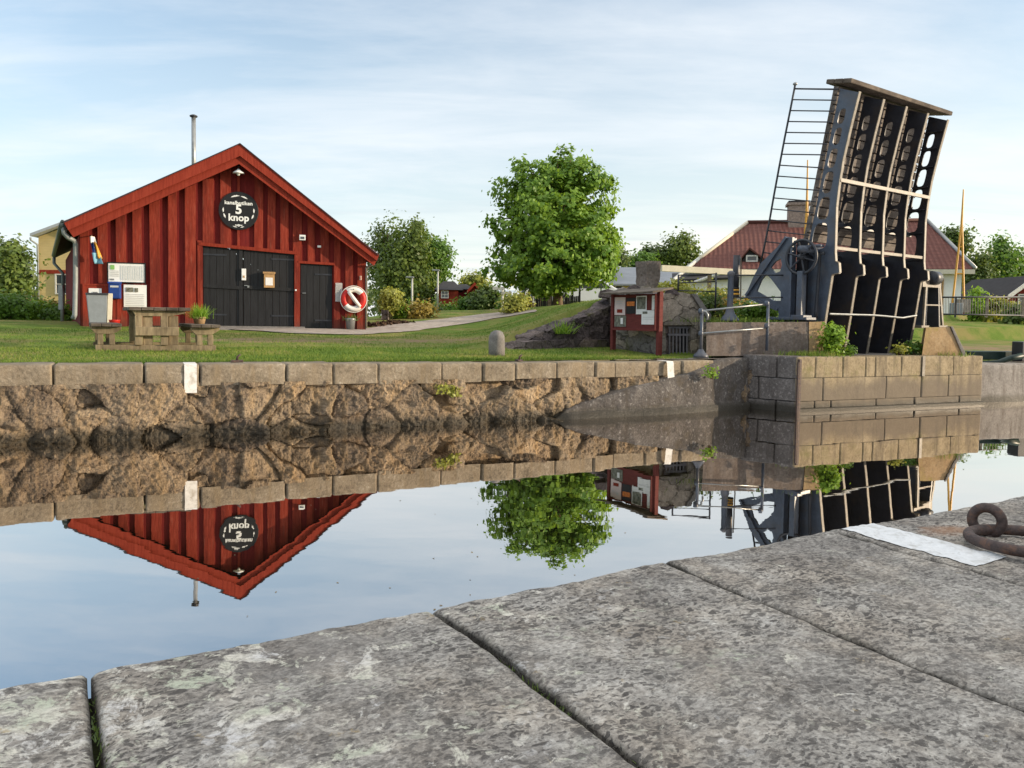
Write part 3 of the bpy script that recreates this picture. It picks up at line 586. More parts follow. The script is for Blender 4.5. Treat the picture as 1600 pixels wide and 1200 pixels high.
# rubble face: broken stones set at angles
def rubble(s0, s1, zb, zt_, ds, off, seed, amp=1.0):
    r = np.random.default_rng(seed); ns = int((s1-s0)/ds); nz = int((zt_-zb)/ds*1.0)+1
    s = np.linspace(s0, s1, ns); z = np.linspace(zb, zt_, nz); S, Zz = np.meshgrid(s, z, indexing='ij')
    c = []; 
    for k in range(int((s1-s0)*5.2)): c.append((r.uniform(s0, s1), zb+(zt_-zb)*r.uniform(0, 1)))
    c = np.array(c); ang = r.uniform(-.8, .8, len(c)); tl = r.normal(size=(len(c), 2))*np.array([.28, .22]); o = r.normal(size=len(c))*.035; sz = r.uniform(.8, 1.6, len(c))
    q = np.stack([S.ravel(), Zz.ravel()], 1); wq = q+.06*np.stack([fbm(np.c_[q*3, q[:, 0]*0], 3), fbm(np.c_[q*3, q[:, 0]*0+9], 3)], 1)
    best = np.full(len(q), 1e9); sec = best.copy(); idx = np.zeros(len(q), int)
    for k in range(len(c)):
        m = np.abs(wq[:, 0]-c[k, 0]) < 1.6; dx = wq[m]-c[k]; ca, sa = math.cos(ang[k]), math.sin(ang[k])
        d = np.sqrt((dx[:, 0]*ca+dx[:, 1]*sa)**2/1.9+(-dx[:, 0]*sa+dx[:, 1]*ca)**2*1.25)/sz[k]
        b = best[m]; sc = sec[m]; i = idx[m]; nw = d < b; sc = np.where(nw, b, np.minimum(sc, d)); i = np.where(nw, k, i); b = np.minimum(b, d); best[m] = b; sec[m] = sc; idx[m] = i
    e = np.clip((sec-best)/.10, 0, 1); dx = wq-c[idx]
    p3 = np.c_[q, q[:, 0]*0+seed]
    tex = fbm(p3*np.array([3.0, 3.0, 1]), 5, .6); rid = 1-np.abs(fbm(p3*np.array([4.5, 5.5, 1])+3, 5, .6))*2
    fine = fbm(p3*np.array([11, 12, 1])+5, 4, .65); best = best+.05*fine; sec = sec-.05*fbm(p3*np.array([6, 7, 1]), 3); e = np.clip((sec-best)/.10, 0, 1)
    h = (o[idx]+(dx*tl[idx]).sum(1)*.72)*amp+.04*tex+.045*rid+.022*fine+.014*fbm(p3*np.array([24, 26, 1]), 3)-.03*(1-e)**2 + .03*np.clip((.35-q[:, 1]), 0, 1)
    return S, Zz, h.reshape(S.shape), np.clip(1-e*2.6, 0, 1), np.random.default_rng(seed+1).uniform(size=len(c))[idx]
S, Zz, h, jt_, st_ = rubble(-16, 5.2, -.25, .74, .019, 0, 3)
zz = np.minimum(Zz, .80); px_z = None
tops = np.array([zcop(float(p)) for p in np.linspace(-700, 1180, 60)]); ss = np.array([sn(*wp(float(p), 566)[:2])[0] for p in np.linspace(-700, 1180, 60)])
scale = (np.interp(S, ss, tops)-.25+.25)/(.74+.25); Zr = -.25+(Zz+.25)*scale
bend = np.where(S > 0, (S/4.2)*sn(Cc.x, Cc.y)[1], 0)
off = bend-h*1.0+.02
mb = MB(); mb.grid(np.stack([B.x+S*wd.x+off*wn.x, B.y+S*wd.y+off*wn.y, Zr], -1)); mo = mb.build('masonry', M['rubble'], wall, False, False)
for k_, d_ in (('jt', jt_), ('st', st_)): mo.data.attributes.new(k_, 'FLOAT', 'POINT').data.foreach_set('value', d_.astype(np.float32))
mb = MB(); a = B-wd*40+wn*.05; b_ = B-wd*15.9+wn*.05; mb.hexa([a-V((0, 0, .3)), b_-V((0, 0, .3)), b_+wn*.5-V((0, 0, .3)), a+wn*.5-V((0, 0, .3))], [a+V((0, 0, .7)), b_+V((0, 0, .7)), b_+wn*.5+V((0, 0, .7)), a+wn*.5+V((0, 0, .7))]); mb.build('backing', M['rubble'], wall)
# coping: single dressed blocks with worn arrises
joints = [-620, -490, -390, -250, -130, -40, 82, 225, 312, 447, 520, 590, 690, 755, 805, 870, 932, 965, 1018, 1075, 1128]
mb = MB()
def worn_block(mb, o, ex, ey, sx, sy, sz, seed, rnd=.03, amp=.012, nx=None):
    """block with origin o (front bottom left), ex along, ey back, z up; worn round edges"""
    nx = nx or max(6, int(sx/.05)); prof = [(0.0, 0.0), (0, .33), (0, .66), (0, 1-rnd*1.6/sz), (rnd*.25, 1-rnd*.6/sz), (rnd, 1-.10*rnd/sz), (rnd*2.5, 1.0), (sy*.5, 1.0), (sy, 1.0), (sy, 0)]
    U = np.unique(np.r_[np.linspace(0, sx, nx), .006, .014, .024, .04, sx-.006, sx-.014, sx-.024, sx-.04]); nx = len(U); rows = []
    for u in U:
        e = min(u, sx-u); pin = .02*math.exp(-(e/.010)**2)
        rows.append([(u, a+pin*(1 if a < .2 else 0), b*sz-(pin*.7 if b > .95 else 0)) for a, b in prof])
    P = np.array(rows); q = P.reshape(-1, 3)+seed*3.7; w = fbm(q*4, 4, .6).reshape(P.shape[:2])*amp; w2 = fbm(q*11+4, 3).reshape(P.shape[:2])*amp*.6
    P[..., 1] -= (w+w2)*(P[..., 1] < sy*.4); P[..., 2] += (w*.4)*(P[..., 2] > .1)
    W = np.array(o)+P[..., :1]*np.array(ex)+P[..., 1:2]*np.array(ey)+P[..., 2:]*np.array((0, 0, 1)); mb.grid(W)
    k = len(mb.v)-len(prof)*nx; mb.f.append(tuple(k+i for i in range(len(prof)))); mb.m.append(mb.cur); mb.f.append(tuple(k+(nx-1)*len(prof)+i for i in range(len(prof)-1, -1, -1))); mb.m.append(mb.cur)
rr = np.random.default_rng(11)
def wl(px):
    p = wp(px, 566); s = sn(p.x, p.y)[0]; return p + (wn*(max(0, s)/4.2*sn(Cc.x, Cc.y)[1]) if s > 0 else V((0, 0, 0)))
for i, (a, b) in enumerate(zip(joints, joints[1:])):
    pa, pb = wl(a), wl(b); za, zb_ = zcop(a), zcop(b); d = (pb-pa); d.z = 0; ln = d.length-.018; d.normalize(); hgt = .295+rr.uniform(-.02, .02) if a < 800 else .26
    o = pa+d*.009; o = V((o.x, o.y, (za+zb_)/2-hgt+rr.uniform(-.006, .006)))+wn*rr.uniform(-.035, .01)
    worn_block(mb, o, d, V((-d.y, d.x, 0)), ln, .55, hgt, i, .022, .022)
mb.build('coping', M['coping'], wall, True)
mb = MB()
for px in (297.5,):
    p = wl(px); a = p-wn*.034-wd*.078; z0, z1 = .60, zcop(px)+.004
    P = [[a+wd*(.156*u)+wn*(0.0 if zq < z1-.012 else .03+(zq-z1)*0)+V((0, 0, -a.z+zq)) for zq in list(np.linspace(z0, z1-.02, 8))+[z1]]+[a+wd*(.156*u)+wn*.35+V((0, 0, -a.z+z1+.004))] for u in np.linspace(0, 1, 5)]
    mb.grid(np.array([[tuple(q) for q in r_] for r_ in P]))
mb.build('white_marker', M['white_paint'], wall)
p = wl(1053); a = p-wn*.045-wd*.09; mb = MB(); z1 = zcop(1053)+.006
mb.grid(np.array([[tuple(a+wd*(.15*u)+wn*w_+V((0, 0, -a.z+zq))) for w_, zq in ((-.075, .60), (-.06, .70), (-.035, z1-.03), (-.01, z1), (.3, z1+.003))] for u in (0, .5, 1)])); mb.build('white_marker', M['white_paint'], wall)
# grey concrete apron that flares out of the rubble towards the bridge
apx = np.array([868, 885, 910, 960, 1000, 1040, 1080, 1105, 1130, 1150, 1182.0]); apy = np.array([654, 640, 630, 615, 603, 593, 585, 576, 566.5, 562, 559.5])
U = np.linspace(868, 1182, 110); rows = []
for px in U:
    fb = wl(float(px)); t = (px-868)/314; out = .055+.13*sm(t*2.2)-.10*sm((t-.72)/.28)
    y = float(np.interp(px, apx, apy)); P0 = fb-wn*out; zt_ = pl(float(px), y, (fb-wn*out), wd).z; zt_ = max(.03, zt_)
    ledge = .055+.03*math.sin(px*.05); row = [P0-wn*ledge+V((0, 0, -P0.z-.3)), P0-wn*ledge+V((0, 0, -P0.z+min(.105, zt_*.6))), P0-wn*.008+V((0, 0, -P0.z+min(.115, zt_*.62)))]
    for k in range(1, 15): row.append(P0+wn*(.05*(k/14)**3)+V((0, 0, -P0.z+.12+(zt_-.12)*k/14 if zt_ > .14 else -P0.z+zt_)))
    row.append(P0+wn*.3+V((0, 0, -P0.z+zt_+.012))); rows.append([tuple(q) for q in row])
P = np.array(rows); q = P.reshape(-1, 3); nz = (.03*fbm(q*2.2, 5, .6)+.012*fbm(q*11, 3)).reshape(P.shape[:2]); P[..., 0] -= wn.x*nz; P[..., 1] -= wn.y*nz
mb = MB(); mb.grid(P); ap = mb.build('concrete_apron', M['apron'], None, True); tag(ap, 'dark grey smooth concrete apron sloping up the canal wall beside the bridge pier', 'canal apron')
# bridge pier: return face, courses of ashlar, iron corner, markers
pr = thing('bridge_pier', 'squared stone pier wall standing in the canal under the raised bridge', 'pier', D)
pd = d2(D, E); pn = V((-pd.y, pd.x, 0)); PT = 1.045
mb = MB(); zs = [-.3, .07, .205, .645, PT]; k = 0
RJ = {3: [1245, 1274, 1316.5, 1352, 1367, 1407.5, 1440, 1489, 1535], 2: [1245, 1286.5, 1385, 1440, 1482, 1535], 1: [1245, 1274, 1300, 1370, 1430, 1500, 1535]}
for c_, js in RJ.items():
    for a, b in zip(js, js[1:]):
        pa = pl(a, 600, D, pd); pb = pl(b, 600, D, pd); ln = (pb-pa).length; o = V((pa.x, pa.y, zs[c_]+.004))+pd*.004+pn*rr.uniform(0, .012); k += 1
        worn_block(mb, o, pd, pn, ln-.008, .6, zs[c_+1]-zs[c_]-.008, 40+k, .012, .010, max(5, int(ln/.08)))
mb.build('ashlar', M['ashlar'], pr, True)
mb = MB(); L_ = (E-D).length
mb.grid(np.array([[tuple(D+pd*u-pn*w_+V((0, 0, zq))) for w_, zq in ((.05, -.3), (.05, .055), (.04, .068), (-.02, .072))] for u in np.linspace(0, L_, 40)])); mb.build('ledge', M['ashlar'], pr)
mb = MB(); Q = D+pn*.04; mb.hexa([Q+V((0, 0, -.3)), E+pn*.04+V((0, 0, -.3)), E+pn*3.4-pd*.3+V((0, 0, -.3)), Q+pn*3.4+pd*.3+V((0, 0, -.3))], [Q+V((0, 0, PT-.015)), E+pn*.04+V((0, 0, PT-.015)), E+pn*3.4-pd*.3+V((0, 0, PT-.015)), Q+pn*3.4+pd*.3+V((0, 0, PT-.015))]); mb.build('core', M['conc'], pr)
# return face towards the apron
F0 = V((Cc.x, Cc.y, 0))+wn*.12; rd = d2(F0, D); rn = V((-rd.y, rd.x, 0)); Lr = (D-F0).length; mb = MB()
for c_, (za, zb_) in enumerate(((-.3, .2), (.21, .63), (.64, PT+.0))):
    for a, b in (((0, .62), (.63, 1.0)) if c_ % 2 == 0 else ((0, .3), (.31, 1.0))): worn_block(mb, F0+rd*(Lr*a)+V((0, 0, za)), rd, rn, Lr*(b-a)-.01, .5, zb_-za, 90+c_*3+int(a*9), .02, .02)
mb.build('return_wall', M['darkblock'], pr, True)
mb = MB(); mb.tube([D+V((-.02, -.05, -.2)), D+V((-.02, -.05, PT-.10))], .022, 8); mb.box(D+V((.02, -.02, .45)), (.05, .05, 1.1), pd); mb.build('corner_iron', M['rust'], pr)
mb = MB(); a = pl(1442.5, 570, D, pd); mb.box(V((a.x, a.y, .84))-pn*.012, (.075, .012, .41), pd); mb.build('pale_marker', M['cream_metal'], pr)
# recessed concrete quay wall further right
cq = thing('concrete_quay_wall', 'plain grey concrete quay wall set back to the right of the bridge pier', 'canal wall', E)
cd = d2(E+pn*.35, gz(1600, 627.5)); cn = V((-cd.y, cd.x, 0)); P0 = E+pn*.35-cd*.3; ct = pl(1600, 569, P0, cd).z; mb = MB()
U, Zq = np.meshgrid(np.linspace(0, 34, 120), np.r_[np.linspace(-.3, ct-.03, 14), ct], indexing='ij'); nz = .03*fbm(np.stack([U.ravel()*1.5, Zq.ravel()*1.5, U.ravel()*0], 1), 5).reshape(U.shape)
P = np.stack([P0.x+U*cd.x-nz*cn.x+(Zq > ct-.01)*.04*cn.x, P0.y+U*cd.y-nz*cn.y+(Zq > ct-.01)*.04*cn.y, Zq], -1); P = np.concatenate([P, P[:, -1:]+np.array([cn.x*1.1, cn.y*1.1, .01])], 1); mb.grid(P); mb.build('face', M['conc'], cq, True)
# ================================================================== red hut
HP = dp(472, 372, 22.8); fd = V((.95, .312, 0)).normalized(); fn = V((fd.y, -fd.x, 0)); sd = V((-.52, .854, 0)).normalized()
def hp(px, py, off=0.0): return pl(px, py, HP, fd, off)
hut = thing('red_hut', 'red wooden boathouse with black doors beneath a steep gable on the far bank', 'hut', hp(350, 512))
ub = lambda p: (p-HP).dot(fd)
LW, RW = ub(hp(125, 450)), ub(hp(572, 450))
def at(u, z, off=0.0): q = HP+fd*u+fn*off; return V((q.x, q.y, z))
def roof_z(u):
    a = hp(125, 366); b = hp(375, 256); c_ = hp(572, 405); ua, ubb, uc = ub(a), ub(b), ub(c_)
    return a.z+(b.z-a.z)*(u-ua)/(ubb-ua) if u < ubb else b.z+(c_.z-b.z)*(u-ubb)/(uc-ubb)
UA = ub(hp(375, 256)); 
def door_top(px): return np.interp(px, [317, 459], [383, 396.5])
bigL, bigR, bigM = ub(hp(317, 450)), ub(hp(459.5, 450)), ub(hp(380, 450)); smL, smR = ub(hp(469, 460)), ub(hp(519.5, 460))
zbt = lambda u: hp(317, 383).z+(hp(459.5, 396.5).z-hp(317, 383).z)*(u-bigL)/(bigR-bigL)
zst = lambda u: hp(469, 411).z+(hp(519.5, 414).z-hp(469, 411).z)*(u-smL)/(smR-smL)
mb = MB(); GB = 1.1; dep = 12.0
def wallseg(u0, u1, b0, b1): mb.hexa([at(u0, b0, 0), at(u1, b1, 0), at(u1, b1, -.12), at(u0, b0, -.12)], [at(u0, roof_z(u0), 0), at(u1, roof_z(u1), 0), at(u1, roof_z(u1), -.12), at(u0, roof_z(u0), -.12)])
for u0, u1, b in ((LW, bigL, None), (bigL, UA, 'b'), (UA, bigR, 'b'), (bigR, smL, None), (smL, smR, 's'), (smR, RW, None)):
    f = zbt if b == 'b' else zst if b == 's' else (lambda u: GB)
    if u0 < UA < u1: wallseg(u0, UA, f(u0), f(UA)); wallseg(UA, u1, f(UA), f(u1))
    else: wallseg(u0, u1, f(u0), f(u1))
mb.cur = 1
# raised boards over the joints
u = LW+.02; k = 0
while u < RW-.04:
    wid = rr.uniform(.21, .29) if u < UA else rr.uniform(.19, .26); u1 = min(u+wid, RW)
    def zb_at(uu):
        if bigL-.06 < uu < bigR+.06: return zbt(uu)+.04
        if smL-.04 < uu < smR+.04: return zst(uu)+.03
        return GB+.12+.03*math.sin(k*3)
    mid = (u+u1)/2; z0 = max(zb_at(u), zb_at(u1)) if (zb_at(mid) > 2) == (zb_at(u) > 2) == (zb_at(u1) > 2) else None
    if z0 is None:
        edge = min((bigL-.06, bigR+.06, smL-.04, smR+.04), key=lambda e: abs(e-mid))
        for a, b in ((u, edge), (edge, u1)):
            if b-a > .05: zq = zb_at((a+b)/2); mb.hexa([at(a, zq, .045), at(b, zq, .045), at(b, zq, .002), at(a, zq, .002)], [at(a, roof_z(a)-.02, .045), at(b, roof_z(b)-.02, .045), at(b, roof_z(b)-.02, .002), at(a, roof_z(a)-.02, .002)])
    else:
        t0, t1 = rr.uniform(.050, .064), rr.uniform(.050, .064); tw = rr.uniform(-.018, .018)
        if u < UA < u1: u1 = UA
        mb.hexa([at(u+tw, z0, t0), at(u1+tw, z0, t1), at(u1+tw, z0, .002), at(u+tw, z0, .002)], [at(u, roof_z(u)-.02, t0), at(u1, roof_z(u1)-.02, t1), at(u1, roof_z(u1)-.02, .002), at(u, roof_z(u)-.02, .002)])
    u += wid+(rr.uniform(.17, .22) if u < UA else rr.uniform(.12, .18)); k += 1
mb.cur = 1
# posts beside the doors
for px0, px1 in ((309, 316.6), (460, 468.4)):
    a, b = ub(hp(px0, 450)), ub(hp(px1, 450)); mb.hexa([at(a, GB, .05), at(b, GB, .05), at(b, GB, 0), at(a, GB, 0)], [at(a, zbt(a)+.12, .05), at(b, zbt(b)+.12, .05), at(b, zbt(b)+.12, 0), at(a, zbt(a)+.12, 0)])
# side and rear walls
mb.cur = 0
zl, zr_ = roof_z(LW), roof_z(RW); lb, rb_ = at(LW, GB), at(RW, GB)
for p, z in ((lb, zl), (rb_, zr_)):
    q = p+sd*dep; a, b = p-fd*0, q; mb.hexa([a, a+fd*.1*(1 if p is lb else -1), b+fd*.1*(1 if p is lb else -1), b], [V((w_.x, w_.y, z)) for w_ in (a, a+fd*.1*(1 if p is lb else -1), b+fd*.1*(1 if p is lb else -1), b)])
q0, q1 = lb+sd*dep, rb_+sd*dep; qa = at(UA, roof_z(UA))+sd*dep; mb.prism([q0, q1, V((q1.x, q1.y, zr_)), qa, V((q0.x, q0.y, zl))], sd*.1)
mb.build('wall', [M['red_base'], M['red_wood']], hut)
# lintel boards over the doors
mb = MB(); mb.hexa([at(bigL-.1, zbt(bigL-.1)-.02, .06), at(bigR+.1, zbt(bigR+.1)-.02, .06), at(bigR+.1, zbt(bigR+.1)-.02, .034), at(bigL-.1, zbt(bigL-.1)-.02, .034)], [at(bigL-.1, zbt(bigL-.1)+.07, .075), at(bigR+.1, zbt(bigR+.1)+.07, .075), at(bigR+.1, zbt(bigR+.1)+.07, .034), at(bigL-.1, zbt(bigL-.1)+.07, .034)])
mb.hexa([at(smL-.06, zst(smL)-.01, .055), at(smR+.06, zst(smR)-.01, .055), at(smR+.06, zst(smR)-.01, .034), at(smL-.06, zst(smL)-.01, .034)], [at(smL-.06, zst(smL)+.06, .065), at(smR+.06, zst(smR)+.06, .065), at(smR+.06, zst(smR)+.06, .034), at(smL-.06, zst(smL)+.06, .034)]); mb.build('lintel', M['red_trim'], hut)
# roof slabs and barge boards
roof = None; OV = .42; mb = MB()
def rz(px, py, off): return hp(px, py, off)
lt, ap_, rt = rz(99.5, 350, OV), rz(375, 226.5, OV), rz(591, 400.5, OV); dn_ = V((0, 0, -.13)); back = sd*(dep+.8)
for a, b in ((lt, ap_), (ap_, rt)): mb.hexa([a+dn_, b+dn_, b+dn_+back, a+dn_+back], [a, b, b+back, a+back])
roof = mb.build('roof', M['dark_roof'], hut)
mb = MB()
for poly, o_, th in (([(98.8, 346), (375, 223.6), (375, 243.5), (106.5, 359.5)], OV+.03, .035), ([(102, 352), (375, 238), (373.5, 256), (114.5, 370.5)], OV-.035, .04), ([(375, 223.6), (592.4, 398), (589.0, 407.5), (375, 243.5)], OV+.03, .035), ([(375, 238), (590, 404), (584.5, 415), (373.5, 256)], OV-.035, .04)):
    mb.prism([hp(x, y, o_) for x, y in poly], -fn*th)
mb.build('barge_board', M['red_trim'], hut)
mb = MB()
for a, b in ((lt, ap_), (ap_, rt)): e = fn*.06; u_ = V((0, 0, .045)); mb.hexa([a+e+u_*.4, b+e+u_*.4, b-fn*.2+u_*.4, a-fn*.2+u_*.4], [a+e+u_, b+e+u_, b-fn*.2+u_, a-fn*.2+u_])
mb.build('verge_trim', M['dark_metal'], hut)
# gutters and downpipes
mb = MB(); g0 = hp(97.5, 352, OV-.05); gd = sd; mb.tube([g0+gd*.0, g0+gd*4, g0+gd*(dep+.5)], .085, 10); mb.tube([g0+V((0, 0, .10)), g0+gd*(dep+.5)+V((0, 0, .10))], .05, 6); mb.build('gutter', M['gutter'], hut, True)
mb = MB(); mb.tube([hp(99, 355, OV-.1), hp(100.5, 365, OV-.15), hp(106, 371, .3), hp(116, 376, .12), hp(118, 381, .09), hp(118, 440, .09), hp(117, 492, .09), hp(114, 498, .14)], .062, 10); mb.build('downpipe', M['grey_pipe'], hut, True)
mb = MB(); e0 = g0+gd*(dep); e1 = lb+sd*(dep-.8)-fd*.12; mb.tube([e0-V((0, 0, .1)), e0-V((0, 0, .35)), V((e1.x, e1.y, e0.z-.75)), V((e1.x, e1.y, e0.z-1.0)), V((e1.x, e1.y, 1.4))], .06, 8); mb.build('downpipe', M['gutter'], hut, True)
mb = MB(); mb.tube([hp(585, 412, OV-.2), hp(578, 415, .12), hp(572.3, 419, .07), hp(572.3, 470, .06), hp(572, 513, .06)], .035, 8); mb.build('downpipe', M['cream_metal'], hut, True)
# doors
def planks(mb, u0, u1, ztop, z0, off, n, th=.04):
    for i in range(n):
        a = u0+(u1-u0)*i/n+.004; b = u0+(u1-u0)*(i+1)/n-.004; o_ = off+rr.uniform(-.004, .004)
        mb.hexa([at(a, z0, o_), at(b, z0, o_), at(b, z0, o_-th), at(a, z0, o_-th)], [at(a, ztop(a), o_), at(b, ztop(b), o_), at(b, ztop(b), o_-th), at(a, ztop(a), o_-th)])
def strap(mb, u0, u1, z0, z1, h=.05, off=.0, th=.014): mb.hexa([at(u0, z0-h/2, off+th), at(u1, z1-h/2, off+th), at(u1, z1-h/2, off), at(u0, z0-h/2, off)], [at(u0, z0+h/2, off+th), at(u1, z1+h/2, off+th), at(u1, z1+h/2, off), at(u0, z0+h/2, off)])
zd0 = hp(390, 512).z+.05
for a, b, nn in ((bigL+.01, bigM-.006, 6), (bigM+.006, bigR-.01, 7)):
    mb = MB(); planks(mb, a, b, lambda u: zbt(u)-.02, zd0, -.02, nn); dr = mb.build('door', M['black_wood'], hut)
    mb = MB(); zb1 = hp(318, 447).z+(hp(459, 452).z-hp(318, 447).z)*((a+b)/2-bigL)/(bigR-bigL); strap(mb, a, b, zb1+.02, zb1-.02, .10, -.018, .03); mb.build('cross_bar', M['black_wood'], dr)
    for zf in (.9, .14):
        zq = zd0+(zbt((a+b)/2)-zd0)*zf; mb = MB(); e_ = a if a < bigM-.5 else b; s_ = 1 if e_ == a else -1; strap(mb, min(e_, e_+s_*.62), max(e_, e_+s_*.62), zq, zq, .045, -.018, .012); mb.build('hinge', M['dark_metal'], dr)
    if nn == 6:
        mb = MB(); planks(mb, b-.11, b, lambda u: zbt(u)-.02, zd0, .008, 1, .025); mb.build('cover_strip', M['black_wood'], dr)
    else:
        mb = MB(); q = at(bigM+.14, hp(392, 448).z, .03); mb.box(q, (.05, .03, .06), fd); mb.box(q+V((-fd.x*.06, -fd.y*.06, .028)), (.10, .02, .02), fd); mb.build('padlock', M['galv'], dr)
mb = MB(); planks(mb, smL+.01, smR-.01, lambda u: zst(u)-.02, hp(490, 516).z+.03, -.02, 5); dr = mb.build('door', M['black_wood'], hut)
for zf in (.85, .15):
    zz0 = hp(490, 516).z; zq = zz0+(zst(smR)-zz0)*zf; mb = MB(); strap(mb, smR-.5, smR-.02, zq, zq, .045, -.018, .012); mb.build('hinge', M['dark_metal'], dr)
mb = MB(); mb.tube([at(smL+.07, hp(470, 458).z, -.02), at(smL+.07, hp(470, 458).z, .05), at(smL+.16, hp(470, 458).z, .05)], .012, 6); mb.build('handle', M['galv'], dr)
# threshold slab
mb = MB(); a, b = at(bigL-.1, 1.15, .02), at(bigR+.3, 1.15, .02); mb.hexa([a, a+fn*.8, b+fn*.8, b][::-1], [V((p.x, p.y, zd0-.005)) if i in (0, 3) else V((p.x, p.y, zd0-.10)) for i, p in enumerate((a, a+fn*.8, b+fn*.8, b))][::-1]); mb.build('threshold', M['conc'], hut)
# stove pipe
c0 = dp(302.5, 262, 26.6); c1 = dp(302.5, 180, 26.6); mb = MB(); mb.tube([V((c1.x, c1.y, c0.z-.9)), V((c1.x, c1.y, c1.z-.06))], .072, 14); ch = mb.build('chimney', M['galv'], hut, True); mb = MB(); mb.lathe(V((c1.x, c1.y, c1.z-.08)), [(.06, 0), (.12, .02), (.13, .06), (.05, .10)], 14); mb.build('cowl', M['dark_metal'], ch)
# small fittings: wall lamp, boxes
wlp = thing('wall_lamp', 'small white shaded lamp above the round sign under the hut gable', 'lamp', hp(373, 272, .1)); z = hp(373, 272).z; u0 = ub(hp(373, 272)); mb = MB(); mb.lathe(at(u0, z, .24), [(.165, -.02), (.15, .0), (.05, .07), (.04, .10)], 20); mb.build('shade', M['white_panel'], wlp, True)
mb = MB(); mb.tube([at(u0, z+.22, .0), at(u0, z+.24, .15), at(u0, z+.18, .23), at(u0, z+.09, .24)], .014, 8); mb.build('arm', M['dark_metal'], wlp); mb = MB(); mb.lathe(at(u0, z, .24), [(.02, .02), (.05, -.03), (.045, -.07), (.01, -.09)], 12); mb.build('bulb', M['lampglass'], wlp, True)
def fitting(name, label, cat, px, py, w, h, m, dth=.05, det=None, off=.066):
    z = hp(px, py).z; u0 = ub(hp(px, py)); mb = MB(); mb.box(at(u0, z, off+dth/2), (w, dth, h), fd); o = mb.build(name, m); bevel(o, .006); tag(o, label, cat)
    if det: mb = MB(); mb.box(at(u0+det[0], z+det[1], off+dth+.004), (det[2], .008, det[3]), fd); mb.build('face_plate', det[4], o)
    return o
fitting('floodlight', 'small white sensor floodlight on red boards right of the round sign', 'floodlight', 472, 372, .17, .15, M['white_panel'], .12, (0, -.01, .11, .07, M['glass']))
fitting('number_plate', 'tiny white plate on the red boards above the narrow door', 'plate', 498.5, 385.5, .10, .06, M['white_panel'], .01)
fitting('thermometer', 'narrow pale thermometer near the right corner of the hut', 'thermometer', 563, 434.5, .055, .12, M['cream_bin'], .02, (0, 0, .012, .09, M['red_plastic']))
fitting('key_box', 'slim white key box on the black double doors', 'key box', 381, 429, .12, .33, M['white_panel'], .05, (0, -.06, .05, .06, M['box_wood']), .0)
fitting('door_bell', 'tiny white bell button on the red post between the doors', 'bell', 462, 453.5, .05, .05, M['white_panel'], .02, None, .05)
lb_ = thing('letter_box', 'pale pine letter box with slanted lid on the black double doors', 'letter box', hp(420, 448)); z = hp(420, 439).z; u0 = ub(hp(420.5, 439)); mb = MB(); mb.box(at(u0, z, .07), (.29, .14, .40), fd); o = mb.build('box', M['box_wood'], lb_); bevel(o, .01)
mb = MB(); mb.hexa([at(u0-.17, z+.20, .17), at(u0+.17, z+.20, .17), at(u0+.17, z+.24, -.01), at(u0-.17, z+.24, -.01)], [at(u0-.17, z+.225, .17), at(u0+.17, z+.225, .17), at(u0+.17, z+.265, -.01), at(u0-.17, z+.265, -.01)]); mb.build('lid', M['box_wood'], lb_); mb = MB(); mb.box(at(u0, z-.02, .143), (.20, .006, .22), fd); mb.build('label_plate', M['paper'], lb_)
# round shop sign
sg_ = thing('round_sign', 'round black shop sign with white lettering under the hut gable', 'sign', hp(373, 330, .05)); u0 = ub(hp(373, 330)); z = hp(373, 330).z; mb = MB(); RS = .535; mb.lathe(at(u0, z, .06), [(RS, 0), (RS, .022), (RS-.012, .027)], 48, fn); mb.build('disc', M['black'], sg_)
for a0, a1, r_, w_ in ((.95, 1.45, .415, .020), (1.5, 2.1, .42, .022), (-.55, -.2, .405, .022), (-.12, .22, .41, .02), (2.95, 3.3, .41, .02), (3.35, 3.7, .405, .022), (4.35, 4.65, .46, .012), (4.8, 5.05, .46, .012)):
    mb = MB(); n_ = 12; A_ = [a0+(a1-a0)*i/n_ for i in range(n_+1)]; pts = [at(u0+math.cos(a)*(r_+w_*math.sin(math.pi*i/n_)*(1+.5*math.sin(i*2.1))), z+math.sin(a)*(r_+w_*math.sin(math.pi*i/n_)*(1+.5*math.sin(i*2.1))), .083) for i, a in enumerate(A_)]+[at(u0+math.cos(a)*(r_-w_*math.sin(math.pi*i/n_)), z+math.sin(a)*(r_-w_*math.sin(math.pi*i/n_)), .083) for i, a in reversed(list(enumerate(A_)))]
    mb.prism(pts[1:n_]+pts[n_+1:-1] if False else pts, fn*.006)
    mb.build('wreath_leaf', M['white_panel'], sg_)
for nm, txt, dz, size, b_ in (('lettering', 'kanalbutiken', .215, .145, .004), ('numeral', '5', .03, .36, .012), ('lettering', 'knop', -.20, .27, .008), ('small_mark', '~o~', -.40, .11, .006)):
    v_, f_ = text_mesh(txt, size, at(u0, z+dz, .088), fd, V((0, 0, 1)), .003, b_, 1.02); mb = MB(); mb.add(v_, f_); mb.build(nm, M['white_panel'], sg_, False, False)
